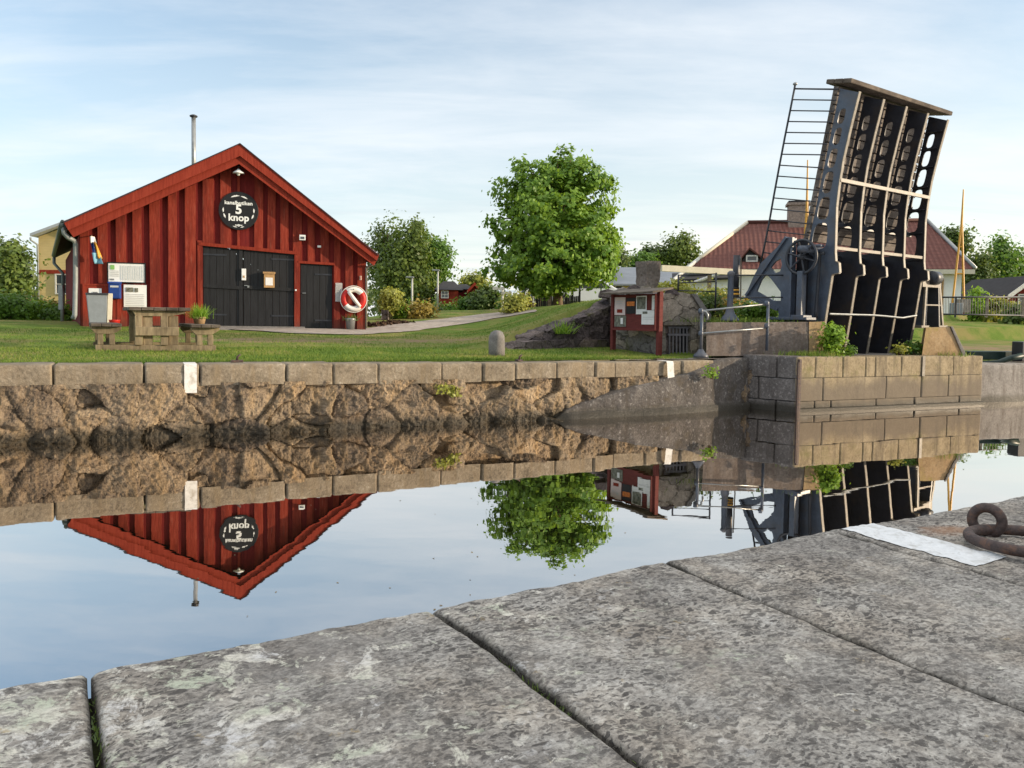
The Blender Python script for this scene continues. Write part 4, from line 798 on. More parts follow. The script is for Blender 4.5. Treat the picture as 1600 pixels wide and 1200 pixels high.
# boards, boxes on the left of the facade
def board(name, label, x0, y0, x1, y1, off, frame, face, cat='notice board', fw=.03, th=.035):
    a, b = hp(x0, y1, off), hp(x1, y0, off); u_0, u_1 = ub(hp(x0, y1)), ub(hp(x1, y1)); z0, z1 = hp((x0+x1)/2, y1).z, hp((x0+x1)/2, y0).z; t = thing(name, label, cat, at((u_0+u_1)/2, z0, off)); mb = MB(); mb.box(at((u_0+u_1)/2, (z0+z1)/2, off+th/2-.006), (u_1-u_0-2*fw, th-.012, z1-z0-2*fw), fd); mb.build('panel', face, t)
    if frame:
        mb = MB()
        for zc in (z0+fw/2, z1-fw/2): mb.box(at((u_0+u_1)/2, zc, off+th/2), (u_1-u_0, th, fw), fd)
        for uc in (u_0+fw/2, u_1-fw/2): mb.box(at(uc, (z0+z1)/2, off+th/2), (fw, th, z1-z0-2*fw), fd)
        mb.build('frame', frame, t)
    return t, u_0, u_1, z0, z1, off+th
def lines(t, name, m, rects, off):
    mb = MB()
    for (ua, za, ub_, zb) in rects: mb.box(at((ua+ub_)/2, (za+zb)/2, off), (abs(ub_-ua), .005, abs(zb-za)), fd)
    mb.build(name, m, t)
t, a, b, z0, z1, o_ = board('map_board', 'wide white framed map board on the red boards of the hut', 168.5, 410.5, 228.5, 442.5, .068, M['black'], M['white_panel']); w_ = b-a
lines(t, 'chart', M['pale_ink'], [(a+w_*(.36+.062*i), z0+.08, a+w_*(.36+.062*i)+.012, z1-.08) for i in range(10)], o_); lines(t, 'map_patch', M['green_ink'], [(a+.08, z1-.2, a+.18, z1-.08)], o_); lines(t, 'print', M['pale_ink'], [(a+.08, z0+.18+.045*i, a+.3, z0+.192+.045*i) for i in range(4)], o_); lines(t, 'caption', M['ink'], [(a+.07, z0+.07, a+.17, z0+.11)], o_)
t, a, b, z0, z1, o_ = board('info_board', 'white printed information sheet below the wide map board', 194, 445, 230, 480, .068, None, M['white_panel'], 'notice board', .004, .02)
lines(t, 'photo', M['photo_ink'], [(a+.06, z1-.20, a+.24, z1-.08), (a+.27, z1-.20, a+.36, z1-.09)], o_); lines(t, 'print', M['pale_ink'], [(a+.06, z1-.26-.05*i, b-.06, z1-.272-.05*i) for i in range(7)], o_)
mbx = thing('mail_box', 'small bright blue mail box beside the white information sheet', 'mail box', hp(181, 468, .04)); u0, z = ub(hp(181, 455)), hp(181, 455).z; mb = MB(); mb.box(at(u0, z, .15), (.30, .17, .42), fd); o = mb.build('box', M['blue'], mbx); bevel(o, .03); mb = MB(); mb.prism([at(u0-.16, z+.20, .06), at(u0-.16, z+.20, .26), at(u0-.16, z+.25, .18), at(u0-.16, z+.26, .06)], fd*.32); mb.build('lid', M['blue'], mbx); mb = MB(); mb.box(at(u0, z+.12, .238), (.2, .006, .05), fd); mb.build('label_plate', M['pale_ink'], mbx)
t, a, b, z0, z1, o_ = board('backing_board', 'plain red backing board at the left end of the hut wall', 131, 444, 187, 512, .07, M['red_trim'], M['red_trim'], 'panel', .05, .05)
t2, a, b, z0, z1, o_ = board('small_sign', 'small white sign with dark print above the grey litter bin', 140, 450.5, 160.5, 462, .124, None, M['white_panel'], 'sign', .004, .015); lines(t2, 'print', M['ink'], [(a+.1, z0+.06, b-.1, z0+.10)], o_)
t, a, b, z0, z1, o_ = board('paper_notice', 'tall white paper notice beside the orange life ring', 523.5, 442, 534.5, 471.5, .068, None, M['paper'], 'notice', .002, .012); lines(t, 'print', M['pale_ink'], [(a+.03, z1-.07-.045*i, b-.03, z1-.085-.045*i) for i in range(11)], o_)
# windsock by the corner
ws = thing('pennant', 'limp blue and yellow pennant hanging from the left corner of the hut', 'flag', hp(145, 370, .1)); P_ = [(144, 369.5), (146, 381), (150, 393), (155, 412)]; cols = [M['ring_white'], M['blue'], M['yellow_steel'], simple('pale_blue_cloth', (.20, .42, .55), .8, .1, 8, .1)]
mb = MB(); mb.tube([hp(143, 368, 0), hp(143.5, 368, .35)], .014, 6); mb.build('pole', M['timber'], ws)
for j, (w0, w1, f0, f1, m_) in enumerate(((-.5, .5, 0, .25, cols[0]), (-.5, 0, .2, .62, cols[1]), (0, .5, .2, .8, cols[2]), (-.5, .4, .6, 1.0, cols[3]))):
    G_ = []
    for f in np.linspace(f0, f1, 8):
        c = hp(float(np.interp(f, [0, .3, .6, 1], [144, 147, 150.5, 156])), 369.5+43*f, .26); wid = .10+.14*f
        G_.append([tuple(c+fd*(wid*(w0+(w1-w0)*q))+fn*(.05*math.sin(6*f+5*q+j)+.012*j)) for q in np.linspace(0, 1, 6)])
    mb = MB(); mb.grid(np.array(G_)); o = mb.build('stripe', m_, ws, True); s_ = o.modifiers.new('s', 'SOLIDIFY'); s_.thickness = .006
# life ring
lr = thing('life_ring', 'red and white life ring hanging on the right end of the hut', 'life ring', hp(552.5, 485, .1)); c = hp(552.5, 467.5, .10); 
for k in range(4):
    mb = MB(); a0 = math.pi/4+k*math.pi/2-.12; mb.torus(c, fn, .285, .085, 14, 12, a0+.16*0, a0+math.pi/2, 1, fd); mb.build('red_quarter' if k in (1, 3) else 'white_quarter', M['red_plastic'] if k in (1, 3) else M['ring_white'], lr, True)
mb = MB(); mb.torus(c+fn*.02, fn, .39, .012, 40, 6, 0, 2*math.pi, 1, fd); mb.tube([c+fd*-.16+V((0, 0, .22))+fn*.08, c+fn*.10, c+fd*.18+V((0, 0, -.22))+fn*.08], [.05, .06, .05], 10); mb.build('rope', M['ring_white'], lr, True)
mb = MB(); mb.tube([hp(552.5, 452, .03), hp(552.5, 452, .24)], .015, 6); mb.build('hook', M['dark_metal'], lr)
# pots
def pot(name, label, base, r, h, m, fol, n, leaf, fm, mk='pot'):
    t = thing(name, label, 'plant pot', base); mb = MB(); mb.lathe(base, [(r*.75, 0), (r*.95, h*.85), (r, h*.88), (r, h), (r*.85, h), (r*.8, h*.8)], 22); mb.build(mk, m, t, True)
    P = np.array(base)+np.c_[rng.normal(size=(n, 2))*r*.55, np.full(n, h*.8)]; return t, P
bp_ = hp(547.5, 515, .25); bp_.z = hp(547, 516).z; t, P = pot('metal_bucket', 'grey metal bucket planter on the gravel under the life ring', bp_, .15, .36, M['galv'], 0, 60, 0, 0, 'bucket'); blades('plant', P, .22, .03, M['leaf_dark'], t, .6)
# litter bin
Yb = 20.3; bl, br_ = dp(145, 514, Yb), dp(172, 514, Yb); bz = Hs(bl.x, bl.y); lbn = thing('litter_bin', 'tall grey steel litter bin with cream side behind the picnic table', 'litter bin', V((bl.x, bl.y, bz)))
bd_ = V((.87, .49, 0)).normalized(); bnn = V((-bd_.y, bd_.x, 0)); zt_ = zt(150, 458, Yb); w0, w1 = .38, .49; c = dp(153, 480, Yb); c.z = 0; mb = MB()
f_ = lambda a, b, z: V((c.x, c.y, 0))+bd_*a+bnn*b+V((0, 0, z))
mb.hexa([f_(-w0/2, 0, bz), f_(w0/2, 0, bz), f_(w0/2, .3, bz), f_(-w0/2, .3, bz)], [f_(-w1/2-.02, -.05, zt_-.04), f_(w1/2-.03, -.05, zt_-.04), f_(w1/2-.03, .35, zt_-.04), f_(-w1/2-.02, .35, zt_-.04)]); o = mb.build('body', M['grey_bin'], lbn); bevel(o, .012)
mb = MB(); mb.hexa([f_(w0/2+.006, -.02, bz), f_(w0/2+.12, -.02, bz), f_(w0/2+.12, .32, bz), f_(w0/2+.006, .32, bz)], [f_(w1/2-.02, -.04, zt_), f_(w1/2+.1, -.04, zt_), f_(w1/2+.1, .34, zt_), f_(w1/2-.02, .34, zt_)]); o = mb.build('side_panel', M['cream_bin'], lbn); bevel(o, .01)
mb = MB(); mb.box(f_(-.02, .14, zt_-.02), (.52, .42, .05), bd_); mb.build('lid', M['dark_metal'], lbn)
rb = dp(179, 500, 20.0); rb.z = Hs(rb.x, rb.y); mb = MB(); mb.lathe(rb, [(.09, 0), (.13, .24), (.14, .26), (.12, .26), (.1, .05)], 16); o = mb.build('red_bucket', M['red_plastic'], None, True); tag(o, 'small red bucket on the grass beside the grey litter bin', 'bucket')
# grey post left of the hut
gpo = gp(97.5, 23.5); mb = MB(); zt2 = zt(97, 446, 23.5); mb.tube([gpo, V((gpo.x, gpo.y, zt2-.1))], .05, 10); t = thing('service_post', 'slim grey service post on the grass left of the hut', 'post', gpo); mb.build('pipe', M['grey_pipe'], t, True); mb = MB(); mb.box(V((gpo.x-.03, gpo.y, (zt2+gpo.z)/2+.18)), (.12, .1, zt2-gpo.z-.35), (1, .1, 0)); mb.build('cabinet', M['galv'], t)

mb = MB(); q_ = [wl(985)+wn*.35, wl(1180)+wn*.15, D+pn*.3, E+pn*.6, E+pn*3.6, D+pn*4.0-pd*2.5, wl(985)+wn*1.6]; mb.poly([V((p.x, p.y, .962)) for p in q_]); tag(mb.build('paving', M['conc']), 'worn concrete strip between coping and bridge pedestal', kind='structure')
# ================================================================== picnic table
tl, tr_ = gz(149, 550.5, 1.0), gz(338, 551, 1.0); ta = V((tr_.x-tl.x, tr_.y-tl.y, 0)); TW = ta.length; ta.normalize(); tb = V((-ta.y, ta.x, 0)); tb = (tb*.97-ta*.22).normalized(); tc = (tl+tr_)/2; tz = Hs(tc.x, tc.y)
def tp(a, b, z): return V((tc.x, tc.y, tz))+ta*a+tb*b+V((0, 0, z))
def tbox(mb, a0, a1, b0, b1, z0, z1): mb.hexa([tp(a0, b0, z0), tp(a1, b0, z0), tp(a1, b1, z0), tp(a0, b1, z0)], [tp(a0, b0, z1), tp(a1, b0, z1), tp(a1, b1, z1), tp(a0, b1, z1)])
tab = thing('picnic_table', 'heavy weathered timber picnic table with attached benches on the quay lawn', 'picnic table', V((tc.x, tc.y, tz)))
TL = 1.75
def tpart(name, m, boxes, bv=.008):
    mb = MB()
    for b in boxes: tbox(mb, *b) if len(b) == 6 else mb.prism([tp(a, b[1], z) for a, z in b[0]], tb*(b[2]-b[1]))
    o = mb.build(name, m, tab); bevel(o, bv); return o
tpart('tabletop', M['timber_dark'], [(-.44+.195*i, -.44+.195*i+.188, -.06, TL+.06, .695+.004*(i % 2), .755) for i in range(5)])
for s_ in (-1, 1): tpart('seat', M['timber_dark'], [(s_*.78-.24+.16*i, s_*.78-.24+.16*i+.153, -.06, TL+.06, .415, .468) for i in range(3)])
for b0 in (.04, TL-.16):
    tpart('skid', M['timber'], [(-TW/2, TW/2, b0+.005, b0+.105, .0, .105)])
    for a0, a1, bb in (((-.345, -.225, 0), (-.215, -.06, .055), (.06, .18, 0), (.19, .345, .055)) if b0 < .5 else ((-.34, -.24, 0), (.24, .34, 0))): tpart('leg', M['timber'], [(a0, a1, b0-.03+bb, b0+.02+bb, .106, .61)])
    tpart('cross_beam', M['timber'], [(-.345, .345, b0-.085 if b0 < .5 else b0+.03, b0-.032 if b0 < .5 else b0+.08, .27, .42)])
    tpart('top_bearer', M['timber'], [([(-.33, .60), (.22, .60), (.46, .66), (.46, .694), (-.38, .694)], b0-.02, b0+.09)])
    for s_ in (-1, 1):
        tpart('seat_bearer', M['timber'], [([(s_*.78-.16*1, .29), (s_*.78+.10, .29), (s_*.78+.23, .37), (s_*.78+.23, .414), (s_*.78-.23, .414), (s_*.78-.23, .36)], b0-.01, b0+.09)])
        for a0 in (s_*.78-.14, s_*.78+.04): tpart('leg', M['timber'], [(a0, a0+.09, b0+.0, b0+.07, .106, .289)])
pb = tp(.83, 1.15, .469); t, P = pot('clay_pot', 'clay pot of green chives standing on the right-hand table bench', pb, .12, .13, M['clay'], 0, 420, 0, 0); P[:, 2] = pb.z+.10; blades('plant', P, .26, .012, M['leaf_bright'], t, .45)
# ================================================================== rough stone helper
def rough(poly, ext, seg, amp, seed, freq=2.0, cap=True):
    """stone mass: polygon (points in a vertical plane), extruded by ext, subdivided and roughened"""
    bm = bmesh.new(); vs = [bm.verts.new(p) for p in poly]; f = bm.faces.new(vs); r = bmesh.ops.extrude_face_region(bm, geom=[f]); bmesh.ops.translate(bm, vec=V(ext), verts=[e for e in r['geom'] if isinstance(e, bmesh.types.BMVert)])
    bmesh.ops.triangulate(bm, faces=bm.faces[:])
    for _ in range(9):
        es = [e for e in bm.edges if e.calc_length() > seg]
        if not es or len(bm.verts) > 14000: break
        bmesh.ops.subdivide_edges(bm, edges=es, cuts=1); bmesh.ops.triangulate(bm, faces=bm.faces[:])
    bmesh.ops.recalc_face_normals(bm, faces=bm.faces); bm.normal_update(); p = np.array([v.co for v in bm.verts])+seed*5.3; h = amp*(fbm(p*freq, 5, .62)*1.2+.35*fbm(p*freq*3.5+7, 4, .6))
    for v, d in zip(bm.verts, h): v.co += v.normal*float(d)
    me = MB(); me.add([tuple(v.co) for v in bm.verts], [tuple(v.index for v in f.verts) for f in bm.faces]) if not bm.verts.index_update() else 0
    bm.free(); return me
# stone post by the path
b0 = gz(776, 551, 1.03); b0.z = Hs(b0.x, b0.y)-.05; mb = MB(); hh = zt(776, 516, b0.y)-b0.z; mb.lathe(b0, [(.155, 0), (.155, hh*.3), (.152, hh*.6), (.148, hh*.78), (.12, hh*.92), (.06, hh*.99), (.01, hh)], 22); k = np.array(mb.v); w_ = .022*fbm(k*5, 4); k[:, 0] += w_; k[:, 1] += w_; mb.v = [tuple(q) for q in k]
tag(mb.build('stone_post', M['bollard'], None, True), 'short round-topped grey stone post at the foot of the low stone wall', 'stone post')
# low wing wall climbing from the post to the notice board
def wline(t): return W0.lerp(W1, t)
wwv = [(wline(0)+V((0, 0, .9))), (wline(1)+V((0, 0, .9)))]; top = [(1.0, 1.98), (.83, 1.78), (.7, 1.66), (.58, 1.54), (.45, 1.40), (.34, 1.25), (.26, 1.12), (.2, 1.0)]
poly = [wline(.19)+V((0, 0, .8)), wline(1.32)+V((0, 0, .8)), wline(1.32)+V((0, 0, 2.45)), wline(1.15)+V((0, 0, 2.3))]+[wline(t)+V((0, 0, z)) for t, z in top]
bkk = V((-(W1-W0).y, (W1-W0).x, 0)).normalized(); tag(rough([p-bkk*.22 for p in poly], bkk*.55, .09, .10, 2, 3.4).build('wing_wall', M['darkstone'], None, False), 'low dark fieldstone wall climbing from the stone post to the notice board', 'stone wall')
mb = rough([wline(t)-bkk*.42+V((0, 0, z)) for t, z in ((.24, .9), (.97, .9), (.97, 1.22), (.6, 1.24), (.26, 1.2))], bkk*.3, .12, .05, 5, 2.5); tag(mb.build('stone_ledge', M['darkstone']), 'long low block of dark stone along the foot of the wing wall', 'stone ledge')
# abutment
AD = V((.9, .436, 0)).normalized(); AP = dp(1060, 556, 16.5); an = V((-AD.y, AD.x, 0))
abt = thing('bridge_abutment', 'rough grey stone bridge abutment with a barred opening and mossy top', 'abutment', dp(1060, 556, 16.5))
f1 = lambda x, y, o=0: pl(x, y, AP, AD, o)
out_ = [(1026, 560), (1040, 560), (1040, 509), (1080, 509), (1080, 560), (1110, 560), (1110, 506), (1104, 486), (1096, 470), (1083, 460), (1060, 457), (1040, 459), (1024, 462)]
rough([f1(*p) for p in out_], an*1.7, .11, .045, 8, 2.8).build('front_wall', M['greystone'], abt)
q0 = f1(1026, 560)+an*.1; q1 = V((W1.x, W1.y, .9))+V((.15, .25, 0)); lt_ = [q0, q1+V((0, 0, 0)), V((q1.x, q1.y, zt(940, 456, q1.y))), q1.lerp(q0, .35)+V((0, 0, 2.32-.9)), V((q0.x, q0.y, zt(1024, 460, q0.y)))]; lt_[0].z = .9
rough(lt_, V((.6, .25, 0)), .13, .07, 9, 2.4).build('side_wall', M['darkstone'], abt)
rough([f1(x, y, .05) for x, y in ((1036, 508), (1088, 508), (1088, 489), (1062, 487), (1036, 489))], an*.3, .1, .02, 12, 3).build('lintel', M['greystone'], abt)
rough([f1(x, y, .06) for x, y in ((1081, 459), (1089, 460), (1112, 492), (1111, 503), (1104, 496))], an*.5, .12, .02, 14, 3).build('sloping_kerb', M['bollard'], abt)
for k, (x, y, w_, h_, Y) in enumerate(((948, 452, 26, 12, 18.6), (972, 450, 20, 9, 18.2), (990, 447, 22, 12, 17.6), (1010, 446, 22, 10, 17.2), (1050, 451, 22, 8, 16.4), (962, 460, 18, 9, 18.3), (1000, 455, 16, 8, 17))):
    p = [dp(x-w_/2, y+h_, Y), dp(x+w_/2, y+h_*1.1, Y), dp(x+w_/2-3, y+2, Y), dp(x+2, y-1, Y), dp(x-w_/2+3, y+2, Y)]; rough(p, V((.05, .4, 0)), .09, .05, 20+k, 3).build('loose_stone', M['greystone'] if k % 2 else M['darkstone'], abt)
hb = thing('barred_hatch', 'small dark barred iron hatch in the grey stone abutment', 'hatch', f1(1060, 558)); mb = MB(); hq = lambda x, y: f1(x, y, -.10); a, b = hq(1041, 558.5), hq(1079, 558.5); t0, t1 = hq(1041, 509), hq(1079, 509); mb.hexa([a, b, b+an*.02, a+an*.02], [t0, t1, t1+an*.02, t0+an*.02]); mb.build('back_plate', M['black_plate'], hb)
mb = MB()
for i in range(7): p = a.lerp(b, (i+.5)/7)-an*.05; q = t0.lerp(t1, (i+.5)/7)-an*.05; mb.tube([p, q-V((0, 0, .05))], .019, 8)
for f in (.06, .72, .95): mb.box((a.lerp(b, .5)).lerp(t0.lerp(t1, .5), f)-an*.05, ((b-a).length, .03, .045), AD)
M['bars'] = simple('grey_iron_bars', (.17, .16, .175), .5, .2, 6, .1); mb.build('bar_grid', M['bars'], hb)
# notice board in front of the abutment
nl, nr = dp(957, 520, 17.0), dp(1029, 520, 15.75); nd = d2(V((nl.x, nl.y, 0)), V((nr.x, nr.y, 0))); nnv = V((nd.y, -nd.x, 0)); NW = V((nr.x-nl.x, nr.y-nl.y, 0)).length
M['board_red'] = simple('dull_board_red', (.125, .026, .022), .8, .2, 6, .2, stretch=(1, 1, 4))
nb_ = thing('notice_board', 'dark red notice board with posters and little roof by the abutment', 'notice board', V((nl.x, nl.y, 1.0)))
zz = lambda y, u: CZ+(zt(957, y, nl.y)-CZ)*(1-u)+(zt(1029, y, nr.y)-CZ)*u*1.0
def nq(u, z, o=0.0): return V((nl.x, nl.y, z))+nd*(NW*u)+nnv*o
zb0, zb1 = zt(957, 514.5, nl.y), zt(957, 461, nl.y); 
for u in (.0, 1.0):
    mb = MB(); mb.box(nq(u, (1.0+zb1+.05)/2-.1, -.02), (.085, .10, zb1+.05-1.0+.2), nd); o = mb.build('post', M['board_red'], nb_); bevel(o, .006)
mb = MB(); mb.hexa([nq(.03, zb0, .0), nq(.97, zb0, .0), nq(.97, zb0, -.03), nq(.03, zb0, -.03)], [nq(.03, zb1, .0), nq(.97, zb1, .0), nq(.97, zb1, -.03), nq(.03, zb1, -.03)]); mb.build('panel', M['board_red'], nb_)
mb = MB(); mb.box(nq(.5, zb0+.01, .03), (NW*.94, .10, .05), nd); mb.box(nq(.99, (zb0+zb1)/2, .05), (.03, .10, zb1-zb0), nd); mb.build('shelf', M['board_red'], nb_)
mb = MB(); mb.hexa([nq(-.06, zb1+.0, .30), nq(1.09, zb1+.0, .30), nq(1.09, zb1+.10, -.25), nq(-.06, zb1+.10, -.25)], [nq(-.06, zb1+.035, .30), nq(1.09, zb1+.035, .30), nq(1.09, zb1+.135, -.25), nq(-.06, zb1+.135, -.25)]); mb.build('roof', M['timber_dark'], nb_)
def poster(name, label, u0, u1, v0, v1, m, det=()):
    o_ = .006+rr.uniform(0, .004); z0, z1 = zb0+(zb1-zb0)*v0, zb0+(zb1-zb0)*v1; t = thing(name, label, 'poster', nq((u0+u1)/2, z0, o_)); tw = rr.uniform(-.01, .01)
    mb = MB(); mb.hexa([nq(u0, z0, o_+.006), nq(u1, z0+tw, o_+.006), nq(u1, z0+tw, o_), nq(u0, z0, o_)], [nq(u0, z1, o_+.006), nq(u1, z1+tw, o_+.006), nq(u1, z1+tw, o_), nq(u0, z1, o_)]); mb.build('sheet', m, t)
    for nm, mm, (a, b, c, d) in det: mb = MB(); mb.hexa([nq(u0+(u1-u0)*a, z0+(z1-z0)*c, o_+.010), nq(u0+(u1-u0)*b, z0+(z1-z0)*c, o_+.010), nq(u0+(u1-u0)*b, z0+(z1-z0)*c, o_+.005), nq(u0+(u1-u0)*a, z0+(z1-z0)*c, o_+.005)], [nq(u0+(u1-u0)*a, z0+(z1-z0)*d, o_+.010), nq(u0+(u1-u0)*b, z0+(z1-z0)*d, o_+.010), nq(u0+(u1-u0)*b, z0+(z1-z0)*d, o_+.005), nq(u0+(u1-u0)*a, z0+(z1-z0)*d, o_+.005)]); mb.build(nm, mm, t)
poster('poster', 'pale pink poster with a round red mark at left of the notice board', .05, .29, .42, .93, M['pink_paper'], [('round_mark', M['red_trim'], (.25, .75, .12, .32)), ('print', M['pale_ink'], (.2, .8, .75, .78)), ('print', M['pale_ink'], (.2, .7, .62, .65))])
poster('poster', 'dark poster with an orange picture on the notice board', .31, .51, .45, .90, M['black'], [('picture', M['orange_ink'], (.08, .92, .5, .78))])
poster('poster', 'landscape photo poster in the middle of the notice board', .53, .75, .44, .95, M['paper'], [('picture', M['photo_ink'], (.08, .92, .28, .95))])
poster('poster', 'narrow white sheet at the upper right of the notice board', .86, .975, .56, .95, M['paper'], [('print', M['pale_ink'], (.15, .85, .8, .84)), ('print', M['pale_ink'], (.15, .8, .6, .63))])
poster('poster', 'square white sheet with small print low on the notice board', .65, .955, .16, .55, M['paper'], [('picture', M['photo_ink'], (.08, .4, .75, .92)), ('print', M['pale_ink'], (.1, .85, .5, .53)), ('print', M['pale_ink'], (.1, .75, .36, .39))])
poster('poster', 'dark picture poster low at the left of the notice board', .05, .31, .08, .40, M['photo_ink'], [('figure', M['paper'], (.55, .75, .25, .8))])
# stone pillar of the old road parapet
p0 = dp(1020, 446, 19.4); p0.z = 2.2; mb = rough([dp(1011, 470, 19.4), dp(1031, 470, 19.4), dp(1031.5, 409, 19.4), dp(1011, 408, 19.4)], V((-.22, .36, 0)), .1, .035, 31, 3.5); tag(mb.build('stone_pillar', M['ped'], None, False), 'square weathered stone pillar above the abutment and notice board', 'pillar')
# ================================================================== pedestals
PD = V((.97, .24, 0)).normalized(); PP = dp(1288, 503, 15.8); pnn = V((-PD.y, PD.x, 0))
f2 = lambda x, y, o=0: pl(x, y, PP, PD, o)
ped = thing('pedestal', 'long weathered concrete pedestal left of the raised bridge leaf', 'pedestal', f2(1200, 552)); rough([f2(1104, 556), f2(1263, 557), f2(1263, 503), f2(1104, 504.5)], V((.33, .95, 0))*2.4, .14, .018, 41, 2).build('body', M['ped'], ped)
rough([f2(1264, 556, .02), f2(1289, 556, .02), f2(1289, 502.5, .02), f2(1264, 503, .02)], V((.3, .95, 0))*.9, .14, .015, 42, 2).build('end_block', M['pedlit'], ped)
ped2 = thing('pedestal', 'small sunlit-coloured stone pedestal with one sloping side right of the bridge leaf', 'pedestal', f2(1470, 552)); rough([f2(1440, 558), f2(1506, 558), f2(1485, 511.5), f2(1447, 512)], V((.45, .9, 0))*2.0, .12, .018, 43, 2).build('body', M['pedlit'], ped2)
mb = MB(); mb.prism([f2(1485, 510, .03), f2(1489, 510, .03), f2(1511, 556, .03), f2(1505, 558, .03)], V((.45, .9, 0))*1.9); o = mb.build('sloping_kerb', M['bollard'], ped2); bevel(o, .015)
# ================================================================== raised bascule leaf
BD = V((.82, .572, 0)).normalized(); BN = V((-BD.y, BD.x, 0)); BP = dp(1291, 495, 15.9)
fb_ = lambda x, y, off=0.0: pl(x, y, BP, BN, off)        # plane of the left girder
def az(x, y): p = fb_(x, y); q = p-BP; return (q.dot(BN), p.z)
leaf = thing('bascule_leaf', 'raised iron bascule bridge leaf with plank deck leaning over the canal', 'bridge', V((BP.x, BP.y, 1.0)))
GS = .86; M['girder_dark'] = simple('shaded_girder_paint', (.020, .021, .028), .5, .3, 4, .2, dirt=(.035, .028, .025), spec=.4)  # inner girders: shade inside the leaf put into a darker colour
deckA = [az(1312, 134), az(1263, 378)]
frontA = [az(1343, 143), az(1330, 195), az(1317, 252), az(1311, 290), az(1307, 324), az(1305, 395), az(1306, 409)]
tailA = [az(1300, 431), az(1290, 497), az(1280, 557), az(1273, 600)]
def lerp_a(lst, z): l = sorted(lst, key=lambda q: q[1]); return float(np.interp(z, [q[1] for q in l], [q[0] for q in l]))
dk_dir = V((deckA[0][0]-deckA[1][0], deckA[0][1]-deckA[1][1], 0)).normalized()
def deck_a(z): return deckA[0][0]+(deckA[1][0]-deckA[0][0])*(z-deckA[0][1])/(deckA[1][1]-deckA[0][1])
ztop = deckA[0][1]; zkink = az(1306, 409)[1]; zk2 = az(1302, 431)[1]
DK = .10                                                 # planks behind the girders
web_front = [(a, z) for a, z in frontA]
outl = [(deck_a(ztop)-DK*0-.02, ztop-.06), (frontA[0][0], frontA[0][1]-.02)]+frontA[1:]+[az(1311, 411), az(1312, 426), az(1303, 428)]+tailA
tb_ = [(tailA[-1][0]+.95, tailA[-1][1]), (az(1300, 431)[0]+1.0, zk2), (deck_a(zkink+.1)-.02, zkink+.1)]
outl += tb_
zh0 = az(1280, 392)[1]; holes = []; zl = zh0; hts = [.60, .52, .50, .44, .40, .36, .34]
for k, h_ in enumerate(hts):
    zc = zl+h_/2; ad, af = deck_a(zc)-.02, lerp_a(frontA, zc); w_ = ad-af; z0, z1 = zl+.035, zl+h_-.035; pts = []
    wide = .72-.06*k; 
    for i in range(20):
        th = 2*math.pi*i/20; cs, sn_ = math.cos(th), math.sin(th); cs = math.copysign(abs(cs)**.6, cs); sn_ = math.copysign(abs(sn_)**.6, sn_); z = (z0+z1)/2+(z1-z0)/2*sn_; m_ = deck_a(z)-.02; f_a = lerp_a(frontA, z); ww = (m_-f_a); pts.append((f_a+ww*(.60)+ww*.5*wide*.8*cs, z))
    holes.append(pts); zl += h_
    if zl > ztop-.5: break
for gi in range(5):
    org = V((BP.x, BP.y, 0))+BD*(GS*gi)
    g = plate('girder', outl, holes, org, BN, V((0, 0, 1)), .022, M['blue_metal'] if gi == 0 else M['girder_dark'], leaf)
    mb = MB(); pth = [(a, z) for a, z in frontA]+[az(1311, 411), az(1312, 426)]
    def flange(pth, w_=.07, t_=.018):
        for (a0, z0), (a1, z1) in zip(pth, pth[1:]):
            if abs(z0-z1) < .01 and abs(a0-a1) < .01: continue
            p, q = org+BN*a0+V((0, 0, z0)), org+BN*a1+V((0, 0, z1)); d = (q-p).normalized(); nrm = d.cross(BD).normalized()*t_; e = BD*(w_/2); mb.hexa([p-e, p+e, q+e, q-e], [p-e+nrm, p+e+nrm, q+e+nrm, q-e+nrm])
    flange(pth); flange([az(1312, 426), az(1302, 428), tailA[0]], .07); flange(tailA, .07); mb.build('flange', M['cream_metal'], g)  # flanges paler and warmer than the webs
    for z in [zh0+sum(hts[:i]) for i in range(len(holes)+1)]:
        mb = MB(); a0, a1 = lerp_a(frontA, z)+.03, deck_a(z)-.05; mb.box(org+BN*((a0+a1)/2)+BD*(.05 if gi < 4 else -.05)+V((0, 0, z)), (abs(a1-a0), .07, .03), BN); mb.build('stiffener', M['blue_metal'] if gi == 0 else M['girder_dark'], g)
# deck planks
mb = MB(); U_ = V((BN.x*dk_dir.x, BN.y*dk_dir.x, dk_dir.y)); NB = BN*dk_dir.y-V((0, 0, dk_dir.x)); p0 = V((BP.x, BP.y, 0))+BN*deckA[1][0]+V((0, 0, deckA[1][1])); Ln = math.hypot(deckA[0][0]-deckA[1][0], deckA[0][1]-deckA[1][1]); n_ = int(Ln/.175)
for i in range(n_):
    s0, s1 = Ln*i/n_+.012, Ln*(i+1)/n_-.012; jj = rr.uniform(-.008, .008); a = p0+U_*s0+NB*jj-BD*(.03+rr.uniform(-.012, .012)); b = a+BD*(GS*4+.06); h_ = U_*(s1-s0); mb.hexa([a, b, b+NB*DK*.6, a+NB*DK*.6], [a+h_, b+h_, b+NB*DK*.6+h_, a+NB*DK*.6+h_])
o = mb.build('deck', M['deck_wood'], leaf); bevel(o, .008)
mb = MB(); mb.box(p0+U_*(Ln*.5)+NB*(DK*.6+.035)+BD*(GS*2), (GS*4+.02, .05, Ln), BD, NB); mb.build('wearing_deck', M['deck_wood'], leaf)
mb = MB(); e0 = p0+U_*(Ln+.03)-BD*.10-NB*.30
